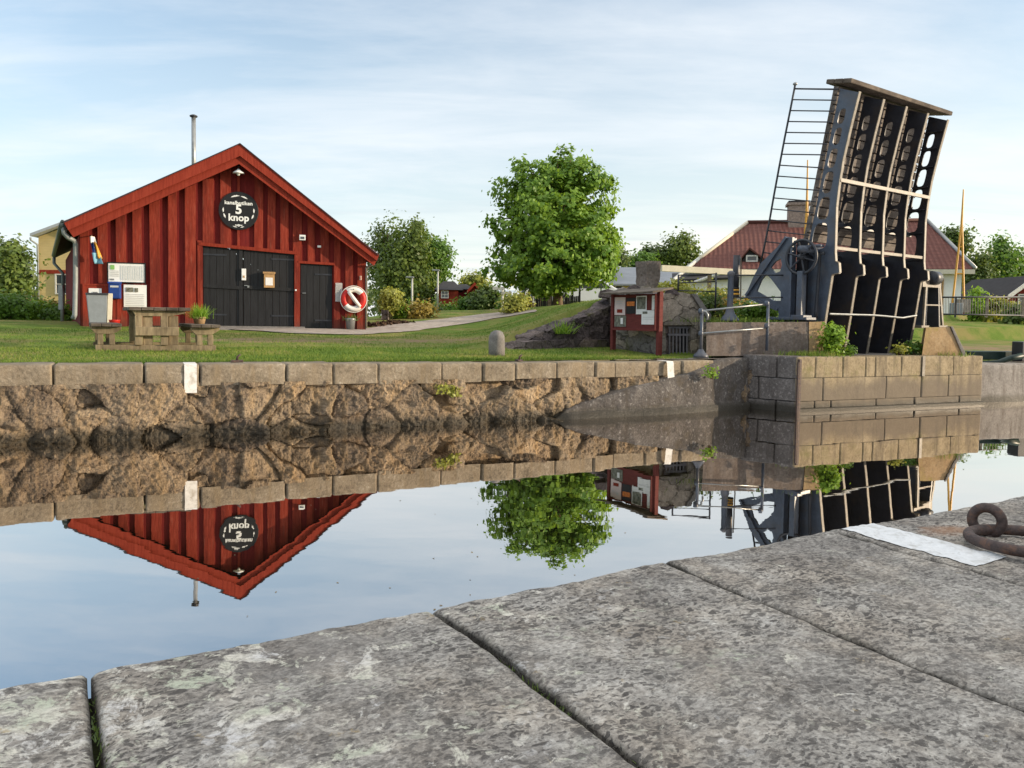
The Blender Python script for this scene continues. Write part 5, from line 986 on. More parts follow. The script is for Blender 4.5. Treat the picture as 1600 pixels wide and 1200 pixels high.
for k in range(3): a = e0+NB*(.0+.19*k)+U_*(.02*(2-k)*0); mb.hexa([a, a+BD*(GS*4+.55), a+BD*(GS*4+.55)+NB*.18, a+NB*.18], [a+U_*.09, a+BD*(GS*4+.55)+U_*.09, a+BD*(GS*4+.55)+NB*.18+U_*.09, a+NB*.18+U_*.09])
o = mb.build('end_beam', M['timber_dark'], leaf); bevel(o, .015)
# cross bars on the underside
def crossbar(px, py, inset, m, h_=.07, t_=.05, name='cross_bar'):
    a, z = az(px, py); q = V((BP.x, BP.y, 0))+BN*(a+inset)+V((0, 0, z)); mb = MB(); mb.box(q+BD*(GS*2), (GS*4, t_, h_), BD); mb.build(name, m, leaf)
crossbar(1314, 281, .02, M['cream_metal']); crossbar(1306, 387, .04, M['cream_metal'], .06)
for yy in (345,): crossbar(np.interp(yy, [143, 195, 252, 324, 395], [1343, 1330, 1317, 1307, 1305]), yy, .33, M['dark_metal'], .10, .05, 'inner_brace')
a, z = az(1291, 492); mb = MB(); q = V((BP.x, BP.y, 0))+BN*(a-.03)
mb.tube([q+BD*(GS*4*t)+V((0, 0, z+.02-.16*max(0, t-.45)**1.5*1.2+(.10*max(0, t-.82)/.18 if t > .82 else 0))) for t in np.linspace(.02, 1.0, 18)], .022, 8); mb.build('chain_bar', M['galv'], leaf)
# black counterweight filling between the girder tails
for gi in range(4):
    mb = MB(); org = V((BP.x, BP.y, 0))+BD*(GS*gi+.012); a0, z0 = az(1304, 395); pts = [(a0+.40, z0), (az(1306, 420)[0]+.50, zk2), (tailA[1][0]+.55, tailA[1][1]), (tailA[3][0]+.55, tailA[3][1]), (tailA[3][0]+.9, tailA[3][1]), (az(1300, 431)[0]+.95, zk2), (deck_a(z0)-.03, z0)]
    mb.prism([org+BN*a+V((0, 0, z)) for a, z in pts], BD*(GS-.024)); mb.build('counterweight', M['black_plate'], leaf)
# handrails folded up with the deck: two, one at each edge
def rail(off, name):
    top = [(1247, 134), (1240, 170), (1231, 215), (1222, 262), (1214, 305), (1207, 345), (1199, 385), (1190, 425)]; O = BD*off; mb = MB(); mb.tube([fb_(x, y)+O for x, y in top], .021, 8); rl = mb.build(name, M['dark_metal'], leaf, True)
    t0 = fb_(1247, 133)+O; mb = MB(); mb.lathe(t0-V((0, 0, .03)), [(.01, 0), (.045, .02), (.045, .05), (.01, .075)], 12); mb.build('knob', M['galv'], rl, True)
    for k in range(16):
        y = 140+17.0*k; xl = float(np.interp(y, [p[1] for p in top], [p[0] for p in top])); xr = 1312-(y-134)*(50/244)+4; mb = MB(); a = fb_(xl, y)+O; b = fb_(xr, y+1+(.6*k if k > 6 else 0)*.8)+O; mb.tube([a, b], .014 if k else .018, 6); mb.build('baluster', M['dark_metal'], rl, True)
rail(-.10, 'handrail'); rail(GS*4+.10, 'handrail')
# bearing stands
st = thing('bearing_stand', 'blue-grey triangular iron bearing stand left of the bridge leaf', 'bearing stand', fb_(1225, 500, 0)); SO = -.34; fs = lambda x, y: pl(x, y, BP+BD*SO, BN); Sp = V((BP.x, BP.y, 0))+BD*SO
def sz(x, y): p = fs(x, y); return ((p-Sp).dot(BN), p.z)
plate('side_plate', [sz(*p) for p in ((1231, 371), (1241, 371), (1238, 420), (1236, 500), (1218, 501), (1217, 483), (1184, 467), (1168, 464), (1170, 452), (1179, 431), (1190, 411))], [[sz(*p) for p in ((1205, 418), (1212, 409), (1221, 404), (1223, 414), (1220, 424), (1212, 427))], [sz(*p) for p in ((1183, 455), (1190, 438), (1198, 428), (1206, 436), (1221, 456), (1221, 470), (1210, 470))]], Sp, BN, V((0, 0, 1)), .05, M['blue_metal'], st)
for x0, y0, x1, y1, w_ in ((1231, 371, 1168, 462, .16), (1240, 371, 1236, 500, .14), (1168, 463, 1217, 484, .14)):
    mb = MB(); p, q = fs(x0, y0), fs(x1, y1); d = (q-p).normalized(); nr_ = d.cross(BD).normalized()*.025; e = BD*(w_/2); mb.hexa([p-e-nr_, p+e-nr_, q+e-nr_, q-e-nr_], [p-e+nr_, p+e+nr_, q+e+nr_, q-e+nr_]); mb.build('edge_rib', M['blue_metal'], st)
mb = MB(); p, q = fs(1254, 424), fs(1254, 500); mb.box((p+q)/2-BD*.05, (.12, .16, (p-q).length), BN); mb.box(q+V((0, 0, .05))-BD*.05, (.3, .3, .10), BN); mb.box(fs(1236, 500)+V((0, 0, .03)), (.95, .34, .06), BN); o = mb.build('upright', M['blue_metal'], st); bevel(o, .01)
mb = MB(); p, q = fs(1243, 372), fs(1243, 495); mb.box((p+q)/2+BD*.22, (.26, .04, (p-q).length), BN); mb.build('back_channel', M['black_plate'], st)
mb = MB(); p = fs(1262, 390); mb.tube([p-BD*.25, p+BD*.6], .07, 14); mb.box(p+BD*.1+V((0, 0, .07)), (.5, .16, .05), BN); mb.build('trunnion', M['blue_metal'], st, True)
mb = MB(); p0_, p1_ = fs(1272, 395)+BD*.20, fs(1266, 486)+BD*.20; mb.tube([p0_+BN*-.1, p0_, p1_, p1_+V((0, 0, -.15))], .035, 10); mb.build('drive_rod', M['dark_metal'], st, True)
gw = thing('gear_wheel', 'spoked iron gear wheel on the left bearing stand', 'gear wheel', fs(1251, 440)); c = fs(1255, 402)-BD*.06; mb = MB(); mb.torus(c, BD, .345, .03, 36, 8, 0, 2*math.pi, 1, BN); mb.build('rim', M['dark_metal'], gw, True)
for k in range(3): a = k*math.pi/3+.3; e = BN*math.cos(a)*.335+V((0, 0, math.sin(a)*.335)); mb = MB(); mb.tube([c-e, c+e], .02, 8); mb.build('spoke', M['dark_metal'], gw)
mb = MB(); mb.tube([c-BD*.07, c+BD*.3], .06, 12); mb.build('hub', M['dark_metal'], gw, True)
# right stand, seen edge on
RP = V((BP.x, BP.y, 0))+BD*(GS*4+.42); fr_ = lambda x, y: pl(x, y, RP, BD)
rs = thing('bearing_stand', 'narrow pale-edged iron bearing stand right of the bridge leaf', 'bearing stand', fr_(1458, 511))
def bar(mb, x0, y0, x1, y1, w_, d_, dz=0): p, q = fr_(x0, y0), fr_(x1, y1); ax_ = (q-p).normalized(); s_ = ax_.cross(BN).normalized(); e, f = s_*(w_/2), BN*d_; mb.hexa([p-e, p+e, p+e+f, p-e+f], [q-e, q+e, q+e+f, q-e+f])
for nm, m_, l in (('leg', M['cream_metal'], (1448.5, 443, 1444, 511, .075, .05)), ('leg', M['cream_metal'], (1469, 443, 1474, 511, .075, .05)), ('web', M['dark_metal'], (1467, 443, 1468, 511, .06, .9)), ('web', M['blue_metal'], (1450, 444, 1447, 511, .02, .9)), ('cap', M['cream_metal'], (1442, 443.5, 1471, 445.5, .14, .9)), ('cross_bar', M['cream_metal'], (1447, 476.5, 1470, 477, .035, .04)), ('foot', M['cream_metal'], (1440, 510.5, 1452, 510.5, .06, .2)), ('foot', M['cream_metal'], (1468, 510.5, 1481, 510.5, .06, .2))):
    mb = MB(); bar(mb, *l); o = mb.build(nm, m_, rs); bevel(o, .008)
mb = MB(); p = fr_(1455, 434); mb.tube([p-BD*.05, p+BD*.25], .16, 16); mb.box(fr_(1464, 433)+BN*.3, (.2, .2, .32), BD); mb.build('bearing', M['dark_metal'], rs, True); mb = MB(); bar(mb, 1453, 424, 1456, 444, .06, .05); mb.build('pale_strap', M['cream_metal'], rs)
SX0, SY0, SY1, SH = 16.0, -14.0, 6.0, 5.5
# ================================================================== railings and posts by the bridge
def railpost(mb, x, y0, y1, Y, r): p, q = dp(x, y1, Y), dp(x, y0, Y); mb.tube([V((p.x, p.y, p.z)), V((p.x, p.y, q.z))], r, 10); return p
fr1 = thing('railing', 'low railing of two pale rails between posts in front of the pedestal', 'railing', dp(1095, 556, 14.95))
Yr = lambda x: 15.0+(x-1095)/103*.35
for x, y0, y1 in ((1095, 484, 557), (1198, 472, 548)):
    mb = MB(); p = railpost(mb, x, y0, y1, Yr(x), .029); 
    if x == 1095: mb.lathe(V((p.x, p.y, p.z-.02)), [(.15, 0), (.14, .05), (.08, .10), (.045, .16)], 16)
    for yy in (y0+2, y0+37): c = dp(x, yy, Yr(x)); mb.lathe(c-V((0, 0, .05)), [(.03, 0), (.048, .02), (.048, .08), (.03, .10)], 12)
    mb.build('post', M['blue_metal'], fr1, True)
for y0, y1 in ((486, 475), (521, 512.5)): mb = MB(); mb.tube([dp(1095, y0, Yr(1095)), dp(1198, y1, Yr(1198))], .017, 8); mb.build('rail', M['galv'], fr1, True)
mb = MB(); mb.tube([dp(1095, 486, 15), dp(1103, 487, 15), dp(1106, 492, 15), dp(1105, 500, 15)], .02, 8); mb.build('rail_end', M['galv'], fr1, True)
fr2 = thing('railing', 'thin dark railing on top of the stone abutment', 'railing', dp(1060, 455, 17.2))
for x, y0, y1 in ((1059.5, 429, 455), (1117.5, 426, 484)): mb = MB(); railpost(mb, x, y0, y1, 17.4, .02); mb.build('post', M['dark_metal'], fr2, True)
for y0, y1 in ((430, 428), (442, 440), (454, 455.5)): mb = MB(); mb.tube([dp(1059.5, y0, 17.4), dp(1117.5, y1, 17.4)], .014, 6); mb.build('rail', M['dark_metal'], fr2, True)
bp2 = thing('bollard_post', 'stout blue-grey iron post with flared foot on the pedestal', 'post', dp(1138, 501, 16.2)); p = dp(1140, 502, 16.2); zt3 = zt(1143, 423, 16.2); mb = MB(); hgt = zt3-p.z; mb.lathe(p, [(.20, 0), (.19, .04), (.10, .16), (.065, .3), (.058, hgt-.12), (.075, hgt-.1), (.075, hgt-.04), (.03, hgt)], 16); mb.build('post', M['blue_metal'], bp2, True)
for y0, y1 in ((430, 430), (465.5, 464)): mb = MB(); mb.tube([dp(1143, y0, 16.2), dp(1253, y1, 16.4)], .016, 6); mb.build('rail', M['dark_metal'], bp2, True)
sp_ = thing('marker_post', 'dark marker post with yellow and black striped foot beside the bollard post', 'marker post', dp(1151, 465, 17.3)); mb = MB(); p, q = dp(1149, 452, 17.3), dp(1153, 399, 17.3); mb.tube([p, V((q.x-.02, q.y, q.z))], .075, 12); mb.build('post', M['dark_metal'], sp_, True)
for k in range(5): mb = MB(); c = dp(1149, 464-3*k, 17.3); mb.lathe(c, [(.085, 0), (.085, .043)], 12); mb.build('band', M['yellow_steel'] if k % 2 else M['black'], sp_, True)
mb = MB(); mb.tube([dp(1158, 402, 17.6), dp(1157, 470, 17.6)], .015, 6); o = mb.build('thin_pole', M['cream_metal']); tag(o, 'thin pale pole just right of the striped marker post', 'pole')
# iron bits on the coping
for px, lab in ((375, 'small dark iron mooring hook on the coping in front of the hut doors'), (826, 'small dark iron stub on the grass edge near the stone post'), (1056, 'small flat dark iron plate on the coping by the right white marker')):
    p = wl(px)+wn*.35; p.z = zcop(px)+.005; t = thing('mooring_hook', lab, 'mooring hook', p); mb = MB(); mb.box(p+V((0, 0, .015)), (.16 if px != 826 else .09, .12, .03), wd)
    mb.build('base_plate', M['rust'], t)
    if px < 1000: mb = MB(); mb.tube([p+V((0, 0, .02)), p+V((.01, 0, .08)), p+V((.05, 0, .11))], .02, 8, .012); mb.build('stub', M['rust'], t, True)
# ================================================================== plants around the bridge
P3 = lambda px, py, Y: (lambda p: (p.x, p.y, p.z))(dp(px, py, Y))
bush('bush', 'bright green leafy bush growing at the left foot of the bridge leaf', P3(1301, 556, 15.55), (.22, .2, .68), 1500, .062, M['leaf_bright'], clump=.08)
bush('bush', 'small dark green bush at the right foot of the bridge leaf', P3(1425, 556, 16.6), (.24, .2, .36), 700, .055, M['leaf_bush'], clump=.07)
bush('bush', 'tiny yellow-green weed by the right foot of the bridge leaf', P3(1405, 557, 16.3), (.14, .12, .24), 260, .05, M['leaf_yellow'], clump=.06, cat='weed')
bush('bush', 'tiny weed between the green bush and the second girder', P3(1327, 556, 15.7), (.14, .12, .22), 240, .05, M['leaf_bush'], clump=.06, cat='weed')
def band(x0, x1, y, Y, n, h, wd_=.018, dpt=.4): px = rng.uniform(x0, x1, n); P = np.array([P3(float(a), y, Y) for a in px]); P[:, :2] += rng.normal(size=(n, 2))*dpt*.5; return P
tag(blades('weeds', np.concatenate([band(1238, 1290, 556, 15.3, 500, .1), band(1110, 1220, 503.5, 16.6, 900, .2, .02, .9), band(1455, 1500, 556, 16.6, 200, .1)]), .12, .014, M['grass']), 'low weeds along the pedestal and pier', kind='stuff')
for px, py, Y, r, lab, m in ((1060, 461, 18.0, (.6, .35, .26), 'mossy yellow-green shrub on top of the stone abutment', 'leaf_yellow'), (1092, 500, 18.2, (.8, .4, .7), 'dull green shrub behind the sloping abutment kerb', 'leaf_dark'), (1130, 503, 19.5, (.9, .5, .8), 'brown-green shrub behind the bollard post', 'leaf_rust'), (1180, 503, 18.6, (.8, .5, .5), 'low green shrub behind the pedestal under the bearing stand', 'leaf_bush'), (1104, 474, 20.5, (.9, .5, .42), 'yellowish shrub behind the thin dark railing', 'leaf_yellow')):
    bush('shrub', lab, P3(px, py, Y), r, 1100, .075, M[m], 'shrub')
for px, py, s_, lab in ((880, 527, .3, 'green fern growing out of the dark wing wall'),):
    p = wline(.58)-bkk*.30; p.z = 1.36; t = tuft('fern', lab, (p.x, p.y, p.z), .25, .33, 120, M['leaf_bright'], 'fern')
for px, py, r_, lab in ((686, 604, .10, 'left one of two yellow-green weed tufts on the rubble wall'), (706, 609, .14, 'right one of two yellow-green weed tufts on the rubble wall'), (1105, 582, .16, 'green weed tuft on the concrete apron near the right white marker')):
    p = wp(px, py)-wn*.12; bush('weed', lab, (p.x, p.y, p.z-.1), (r_, .08, r_*1.5), 130, .045, M['leaf_bright'] if px > 1000 else M['leaf_yellow'], 'weed', None, True, .04)
# grass: the mown lawn along the coping and up to the hut
sA = rng.uniform(-17, 3.2, 52000); nA = .56+rng.uniform(0, 1, 52000)**1.5*3.4; sB = rng.uniform(-16, 6, 34000); nB = rng.uniform(3.0, 11.5, 34000)
s_ = np.r_[sA, sB]; n_ = np.r_[nA, nB]; x_ = B.x+s_*wd.x+n_*wn.x; y_ = B.y+s_*wd.y+n_*wn.y; z_ = H(x_, y_)
bare = np.zeros(len(x_)); 
for p, ru, rv in bp: bare = np.maximum(bare, np.clip(1.5-np.sqrt((((x_-p.x)*wd.x+(y_-p.y)*wd.y)/ru)**2+(((x_-p.x)*wn.x+(y_-p.y)*wn.y)/rv)**2), 0, 1))
onpath = np.zeros(len(x_), bool); 
for row in G[::3]:
    a, b = row[0], row[-1]; m_ = (row[0][:2]+row[-1][:2])/2; rad = np.linalg.norm(a[:2]-b[:2])/2+.1; onpath |= np.hypot(x_-m_[0], y_-m_[1]) < rad*.95
inhut = ((x_-HP.x)*fn.x+(y_-HP.y)*fn.y < .1) & (x_ > -13) & (x_ < -4); w_l = ((x_-W0.x)*(-(W1-W0).y)+(y_-W0.y)*(W1-W0).x)/(W1-W0).length
keep = (rng.uniform(size=len(x_)) > bare*.85) & ~onpath & ~inhut & ~((x_ > 2.6) & (y_ > 15.6)) & ~((x_ > -.1) & (w_l > -.5) & (w_l < .5)); hgt_ = np.where(n_ < .8, .085, .055)
tag(blades('grass', np.c_[x_, y_, z_-.01][keep], .055, .016, M['grass'], None, .5), 'short mown grass between the coping and the hut', kind='stuff')
sE = rng.uniform(-17, 2.6, 9000); nE = .50+rng.uniform(0, .2, 9000); xe, ye = B.x+sE*wd.x+nE*wn.x, B.y+sE*wd.y+nE*wn.y
tag(blades('edge_grass', np.c_[xe, ye, H(xe, ye)-.01], .085, .014, M['grass'], None, .5), 'longer grass fringe along the coping', kind='stuff')
# ================================================================== the maple on the rise
tb0 = V((dp(872, 475, 32.5).x, 32.5, 0)); tb0.z = Hs(tb0.x, tb0.y); q = lambda px, py: dp(px, py, 32.5)
def blob(px, py, rx, ry, dy=0.0, Y=32.5, ryd=None): c = dp(px, py, Y+dy); s_ = Y/FPX; return (c.x, c.y, c.z, rx*s_, (ryd or rx)*s_, ry*s_)
mp_b = [blob(866, 345, 80, 78), blob(900, 300, 55, 52, .3), blob(830, 300, 52, 42, -.3), blob(868, 275, 40, 30), blob(905, 385, 58, 62, -.6), blob(815, 395, 48, 48, .3), blob(860, 410, 66, 46, -.8), blob(938, 415, 28, 26, .4), blob(785, 425, 26, 18, .2), blob(950, 362, 16, 14, 0), blob(885, 250, 12, 18), blob(816, 262, 14, 18), blob(905, 262, 16, 16, .2), blob(870, 254, 10, 12), blob(775, 345, 12, 20), blob(950, 395, 20, 16), blob(902, 434, 36, 18, -.5), blob(842, 434, 36, 18, -.4)]
tree('maple_tree', 'large round leafy maple tree alone on the grassy rise', tb0, q(868, 300), .19, mp_b, 32000, .165, M['leaf_maple'], None, .21, 0, 'tree', .74)
# ================================================================== background trees
def btree(label, px, Y, blobs, n, leaf, m, r=.25, group=None, droop=0.0, name='tree', clump=.5, trunk_top=None):
    b = gp(px, Y); bl = [blob(*x_[:4], x_[4] if len(x_) > 4 else 0.0, Y) for x_ in blobs]; top = dp(px, min(x_[1] for x_ in blobs)+6, Y) if trunk_top is None else dp(px, trunk_top, Y)
    return tree(name, label, b, top, r, bl, n, leaf, m, group, clump, droop)
M['pale_pole'] = simple('pale_lamp_pole', (.42, .42, .39), .5, .1, 6, .05)
GRP = 'trees far behind the houses'
btree('tall drooping birch tree behind the right end of the red hut', 637, 66, [(640, 368, 26, 26), (652, 352, 16, 14), (632, 400, 26, 34), (650, 410, 24, 36), (618, 440, 26, 22), (645, 448, 28, 24), (610, 415, 18, 20)], 12000, .26, M['leaf_birch'], .22, None, 1.5, 'birch_tree', .5)
btree('airy grey-green birch tree rising over the hut eave', 606, 72, [(605, 358, 18, 18), (596, 384, 22, 24), (612, 380, 16, 24), (590, 410, 18, 20), (600, 430, 18, 16)], 3600, .24, M['leaf_dark'], .2, None, .9, 'birch_tree', .55)
btree('broad green tree to the right of the drooping birch', 672, 70, [(672, 400, 26, 22), (682, 420, 20, 22), (664, 430, 24, 24), (680, 434, 12, 12), (668, 385, 18, 12)], 9000, .26, M['leaf_bush'], .24)
btree('small yellow-green tree above the red cottages', 741, 95, [(741, 438, 12, 9), (728, 443, 8, 6), (752, 444, 7, 6)], 1800, .3, M['leaf_yellow'])
btree('leafy tree standing left behind the yellow house', 22, 42, [(14, 392, 20, 18), (26, 412, 18, 20), (2, 412, 20, 22), (36, 430, 10, 16), (16, 445, 24, 14)], 5000, .2, M['leaf_birch'], .18, None, .2, 'tree', .4)
btree('yellow-green tree top just right of the maple', 926, 60, [(930, 402, 18, 16), (944, 408, 12, 14), (915, 410, 14, 14)], 3000, .25, M['leaf_birch'], .18)
btree('slim pointed spruce right of the maple', 962, 75, [(962, 405, 9, 12), (962, 395, 5, 8)], 1400, .26, M['leaf_far'])
btree('dark green conifer behind the grey-roofed building', 1000, 78, [(1000, 412, 16, 14), (990, 418, 14, 12), (1012, 416, 14, 12)], 3600, .27, M['leaf_bush'])
btree('pale airy tree behind the stone pillar', 1024, 82, [(1022, 402, 20, 14), (1034, 408, 16, 12)], 2400, .28, M['leaf_far'])
btree('fresh green tree left of the red tiled roof', 1064, 80, [(1064, 390, 20, 20), (1052, 404, 18, 16), (1078, 402, 14, 14)], 4200, .28, M['leaf_birch'])
btree('grey-green tree right behind the tiled roof edge', 1492, 70, [(1490, 372, 14, 14), (1500, 384, 12, 18)], 1800, .26, M['leaf_dark'])
for k, (px, top_, w_, m_, lab) in enumerate(((1528, 395, 20, 'leaf_dark', 'dark narrow tree beside the right yellow mast'), (1562, 372, 24, 'leaf_bush', 'tallest dark green tree on the far right'), (1592, 385, 22, 'leaf_bush', 'dark green tree at the right edge of the view'), (1546, 405, 16, 'leaf_far', 'lighter tree between two dark trees on the right'))):
    btree(lab, px, 72+k*2, [(px, top_+16, w_*.55, 18), (px-6, top_+42, w_*.8, 28), (px+7, top_+50, w_*.85, 30), (px, top_+74, w_*1.0, 24)], 5200, .27, M[m_], .22)
# far woodland edge closing the horizon
wx = np.concatenate([rng.uniform(-130, 190, 900)]); base_ = []
nf = 26000; th = rng.uniform(0, 1, nf); X = -170+th*330; Yf = 150+rng.uniform(-9, 9, nf); hmax = 5.2+2.2*fbm(np.c_[X*.08, X*0, X*0], 4)+1.2*fbm(np.c_[X*.4, X*0, X*0+4], 3); Zf = 1.7+hmax*rng.uniform(0, 1, nf)**.7
tag(leaves('far_wood', np.c_[X, Yf, Zf], rng.normal(size=(nf, 3))+np.array([0, -.5, .8]), .8, M['leaf_far'], None), 'low far-off wood along the horizon', kind='stuff')
# bushes and hedges behind the lawn
for px, Y, r, n, m_, lab in ((40, 27, (2.0, 1.0, .55), 3000, 'leaf_bright', 'wide low green bush on the far left of the lawn'), (8, 25, (1.6, 1.0, .85), 2200, 'leaf_bush', 'dense green bush at the left edge of the view'), (78, 29, (1.2, .8, .7), 1500, 'leaf_rust', 'brownish low bush left of the grey service post'), (86, 26, (.9, .7, .45), 1100, 'leaf_bush', 'small green bush beside the grey service post'), (10, 33, (1.9, 1, .8), 1800, 'leaf_dark', 'dull hedge-like bush below the left tree'),
    (629, 29, (.6, .5, .34), 1400, 'leaf_bright', 'small bright green bush right of the clipped yellow bush'), (661, 28.8, (.42, .4, .5), 1200, 'leaf_rust', 'orange-tinted bush beneath the nearer lamp post'), (650, 29.2, (.32, .3, .45), 800, 'leaf_bright', 'yellow-green bush against the orange-tinted bush'),
    (735, 44, (1.5, 1.0, .9), 4200, 'leaf_bush', 'big dark green bush in the middle below the red cottages'), (765, 43, (1.2, 1.0, 1.4), 3600, 'leaf_dark', 'tall green bush left of the white signpost'), (698, 50, (1.5, .9, .5), 1800, 'leaf_bush', 'rounded green bush behind the taller lamp post'), (806, 28.9, (.5, .45, .62), 1600, 'leaf_yellow', 'golden yellow bush right of the white signpost'), (820, 45, (.5, .5, .8), 800, 'leaf_rust', 'orange bush beside the grey gabled house'), (790, 40, (.5, .5, .7), 900, 'leaf_bush', 'small green bush at the foot of the white signpost'), (672, 46, (1.0, .8, .45), 1200, 'leaf_dark', 'dark bush between the two lamp posts'),
    (1524, 36, (.5, .5, 1.5), 1100, 'leaf_bright', 'bright yellow-green bush behind the fence on the right'), (1552, 36, (1.0, .7, 1.2), 1500, 'leaf_yellow', 'golden bush behind the fence on the right'), (1593, 34, (.8, .6, .9), 1100, 'leaf_dark', 'dark bush in front of the red shed on the right')):
    b = gp(px, Y); bush('bush', lab, (b.x, b.y, b.z), r, n, .10 if Y < 32 else .14, M[m_], clump=.2)
# clipped yellow bush on a stem
b = gp(609, 28.6); t = thing('clipped_bush', 'round clipped yellow-green bush on a short thick stem', 'bush', b); zc = zt(608, 470, 28.6); P, N_ = crown_points([(b.x, b.y, zc, .46, .42, .42), (b.x, b.y, zc-.25, .3, .3, .25), (b.x+.1, b.y, zc+.1, .42, .4, .35)], 2600, .09, 120, .72); leaves('foliage', P, N_, .085, M['leaf_yellow'], t); mb = MB(); mb.tube([b-V((0, 0, .05)), V((b.x, b.y, b.z+.25)), V((b.x, b.y, zc))], [.13, .10, .07], 9); mb.build('stem', M['timber'], t, True)
b = gp(600.5, 28.1); mb = rough([V((b.x-.14, b.y, b.z-.05)), V((b.x+.14, b.y, b.z-.05)), V((b.x+.12, b.y, b.z+.36)), V((b.x-.1, b.y, b.z+.38))], V((0, .25, 0)), .09, .04, 77, 4); tag(mb.build('field_stone', M['darkstone']), 'dark upright stone beside the clipped yellow bush', 'stone')
# dug earth beside the path at the hut corner
a, b_ = tg(580, 509), tg(625, 504); nE = 900; f = rng.uniform(0, 1, nE); P = np.array([tuple(a.lerp(b_, float(q_))) for q_ in f]); P[:, :2] += rng.normal(size=(nE, 2))*.22; P[:, 2] = H(P[:, 0], P[:, 1])+.0
M['bark_earth'] = simple('dark_earth', (.07, .042, .026), .95, .4, 14, .4); tag(leaves('bark_mulch', P+np.array([0, 0, .03]), np.tile(np.array([0, 0, 1.]), (nE, 1)), .12, M['bark_earth']), 'dark bark mulch beside the path at the hut corner', kind='stuff')
# ================================================================== lamp posts, signpost
for px, y0, Y, lab in ((643.5, 434, 40, 'shorter grey lamp post in front of the drooping birch'), (683.5, 423, 44, 'taller grey lamp post beside the red cottages')):
    b = gp(px, Y); zt_ = zt(px, y0, Y); t = thing('lamp_post', lab, 'lamp post', b, 'lamp posts along the lane'); mb = MB(); mb.tube([b-V((0, 0, .1)), V((b.x, b.y, zt_))], .06, 10, .045); mb.build('pole', M['pale_pole'], t, True); mb = MB(); mb.box(V((b.x-.12, b.y, zt_+.02)), (.42, .16, .09)); o = mb.build('lamp_head', M['grey_pipe'], t); bevel(o, .03)
b = gp(784.5, 38); zt_ = zt(784, 448, 38); t = thing('signpost', 'white post with small pointing signs in front of the bushes', 'signpost', b); mb = MB(); mb.tube([b, V((b.x, b.y, zt_))], .055, 8); mb.build('post', M['white_paint'], t); mb = MB(); mb.box(V((b.x-.18, b.y-.06, zt_-.08)), (.6, .03, .15)); mb.build('arm', M['white_paint'], t); mb = MB(); mb.box(V((b.x+.2, b.y-.06, zt_-.3)), (.5, .03, .14)); mb.build('arm', M['white_paint'], t)
# ================================================================== houses
def tiled(mb_name, tris, m, parent, eave):
    """roof faces with along/up-slope coordinates for the tile pattern"""
    v = []; f = []; uv = []
    for pts in tris:
        k = len(v); p0, p1 = V(pts[0]), V(pts[1]); e = (p1-p0).normalized(); n_ = e.cross(V(pts[2])-p0).normalized(); s_ = n_.cross(e)
        for p in pts: v.append(tuple(p)); d = V(p)-p0; uv.append((d.dot(e), abs(d.dot(s_)), 0))
        f.append(tuple(range(k, k+len(pts))))
    me = bpy.data.meshes.new(mb_name); me.from_pydata(v, [], f); at = me.attributes.new('uvt', 'FLOAT_VECTOR', 'POINT'); at.data.foreach_set('vector', np.array(uv, np.float32).ravel()); me.materials.append(m); o = bpy.data.objects.new(mb_name, me); C.objects.link(o); o.parent = parent; o.location = -root_loc(parent); s_ = o.modifiers.new('s', 'SOLIDIFY'); s_.thickness = .12; s_.offset = -1; return o
def window(par, c, w_, h_, ex, frame=None, bars=1):
    ex = V(ex).normalized(); nn = V((ex.y, -ex.x, 0)); nn = nn if nn.y < 0 else -nn; mb = MB(); fw = .07
    for s_ in (-1, 1): mb.box(V(c)+ex*(s_*(w_/2-fw/2))+nn*.02, (fw, .08, h_), ex); mb.box(V(c)+V((0, 0, s_*(h_/2-fw/2)))+nn*.02, (w_-2*fw, .08, fw), ex)
    if bars: mb.box(V(c)+nn*.015, (.04, .06, h_-2*fw), ex); mb.box(V(c)+nn*.012, (w_-2*fw, .05, .04), ex)
    f = mb.build('window', frame or M['white_paint'], par); mb = MB(); mb.box(V(c)+nn*.004, (w_-2*fw, .02, h_-2*fw), ex); mb.build('pane', M['glass'], f)
# white lock house with the hipped red tile roof
HY = 40.0; hd = V((.975, -.22, 0)).normalized(); HC = dp(1300, 420, HY); hn = V((-hd.y, hd.x, 0)); fh = lambda x, y, o=0: pl(x, y, HC, hd, -o)
lock = thing('lock_house', 'white rendered house with a hipped red tile roof behind the bridge', 'house', fh(1300, 480))
eL, eR = fh(1072, 424), fh(1524, 416); ze = (eL.z+eR.z)/2; gl = 1.9; eL.z = eR.z = ze; dpt = 9.0
bL, bR = eL+hn*dpt, eR+hn*dpt; off_ = V((0, 0, .0)); rl0, rl1 = fh(1168, 349, 4.0), fh(1448, 345, 4.0); rzv = (rl0.z+rl1.z)/2; rl0.z = rl1.z = rzv
tiled('roof', [(eL, eR, rl1, rl0), (eR, bR, rl1), (bR, bL, rl0, rl1), (bL, eL, rl0)], M['tile'], lock, None)
wl0, wl1 = eL+hd*.45+hn*.45, eR-hd*.45+hn*.45; mb = MB(); g_ = lambda p, z: V((p.x, p.y, z)); wb0, wb1 = wl0+hn*(dpt-.9), wl1+hn*(dpt-.9)
mb.hexa([g_(p, 1.2) for p in (wl0, wl1, wb1, wb0)], [g_(p, ze-.02) for p in (wl0, wl1, wb1, wb0)]); mb.build('wall', M['white_wall'], lock)
mb = MB(); mb.hexa([g_(p, ze-.24) for p in (eL, eR, eR+hn*.12, eL+hn*.12)], [g_(p, ze-.02) for p in (eL, eR, eR+hn*.12, eL+hn*.12)]); mb.build('fascia', M['cream_bin'], lock)
for x in (1088, 1128, 1459): p = fh(x, 447 if x < 1400 else 456, .40); window(lock, p, .85 if x > 1400 else 1.0, 1.3, hd, M['box_wood'] if x > 1400 else None)
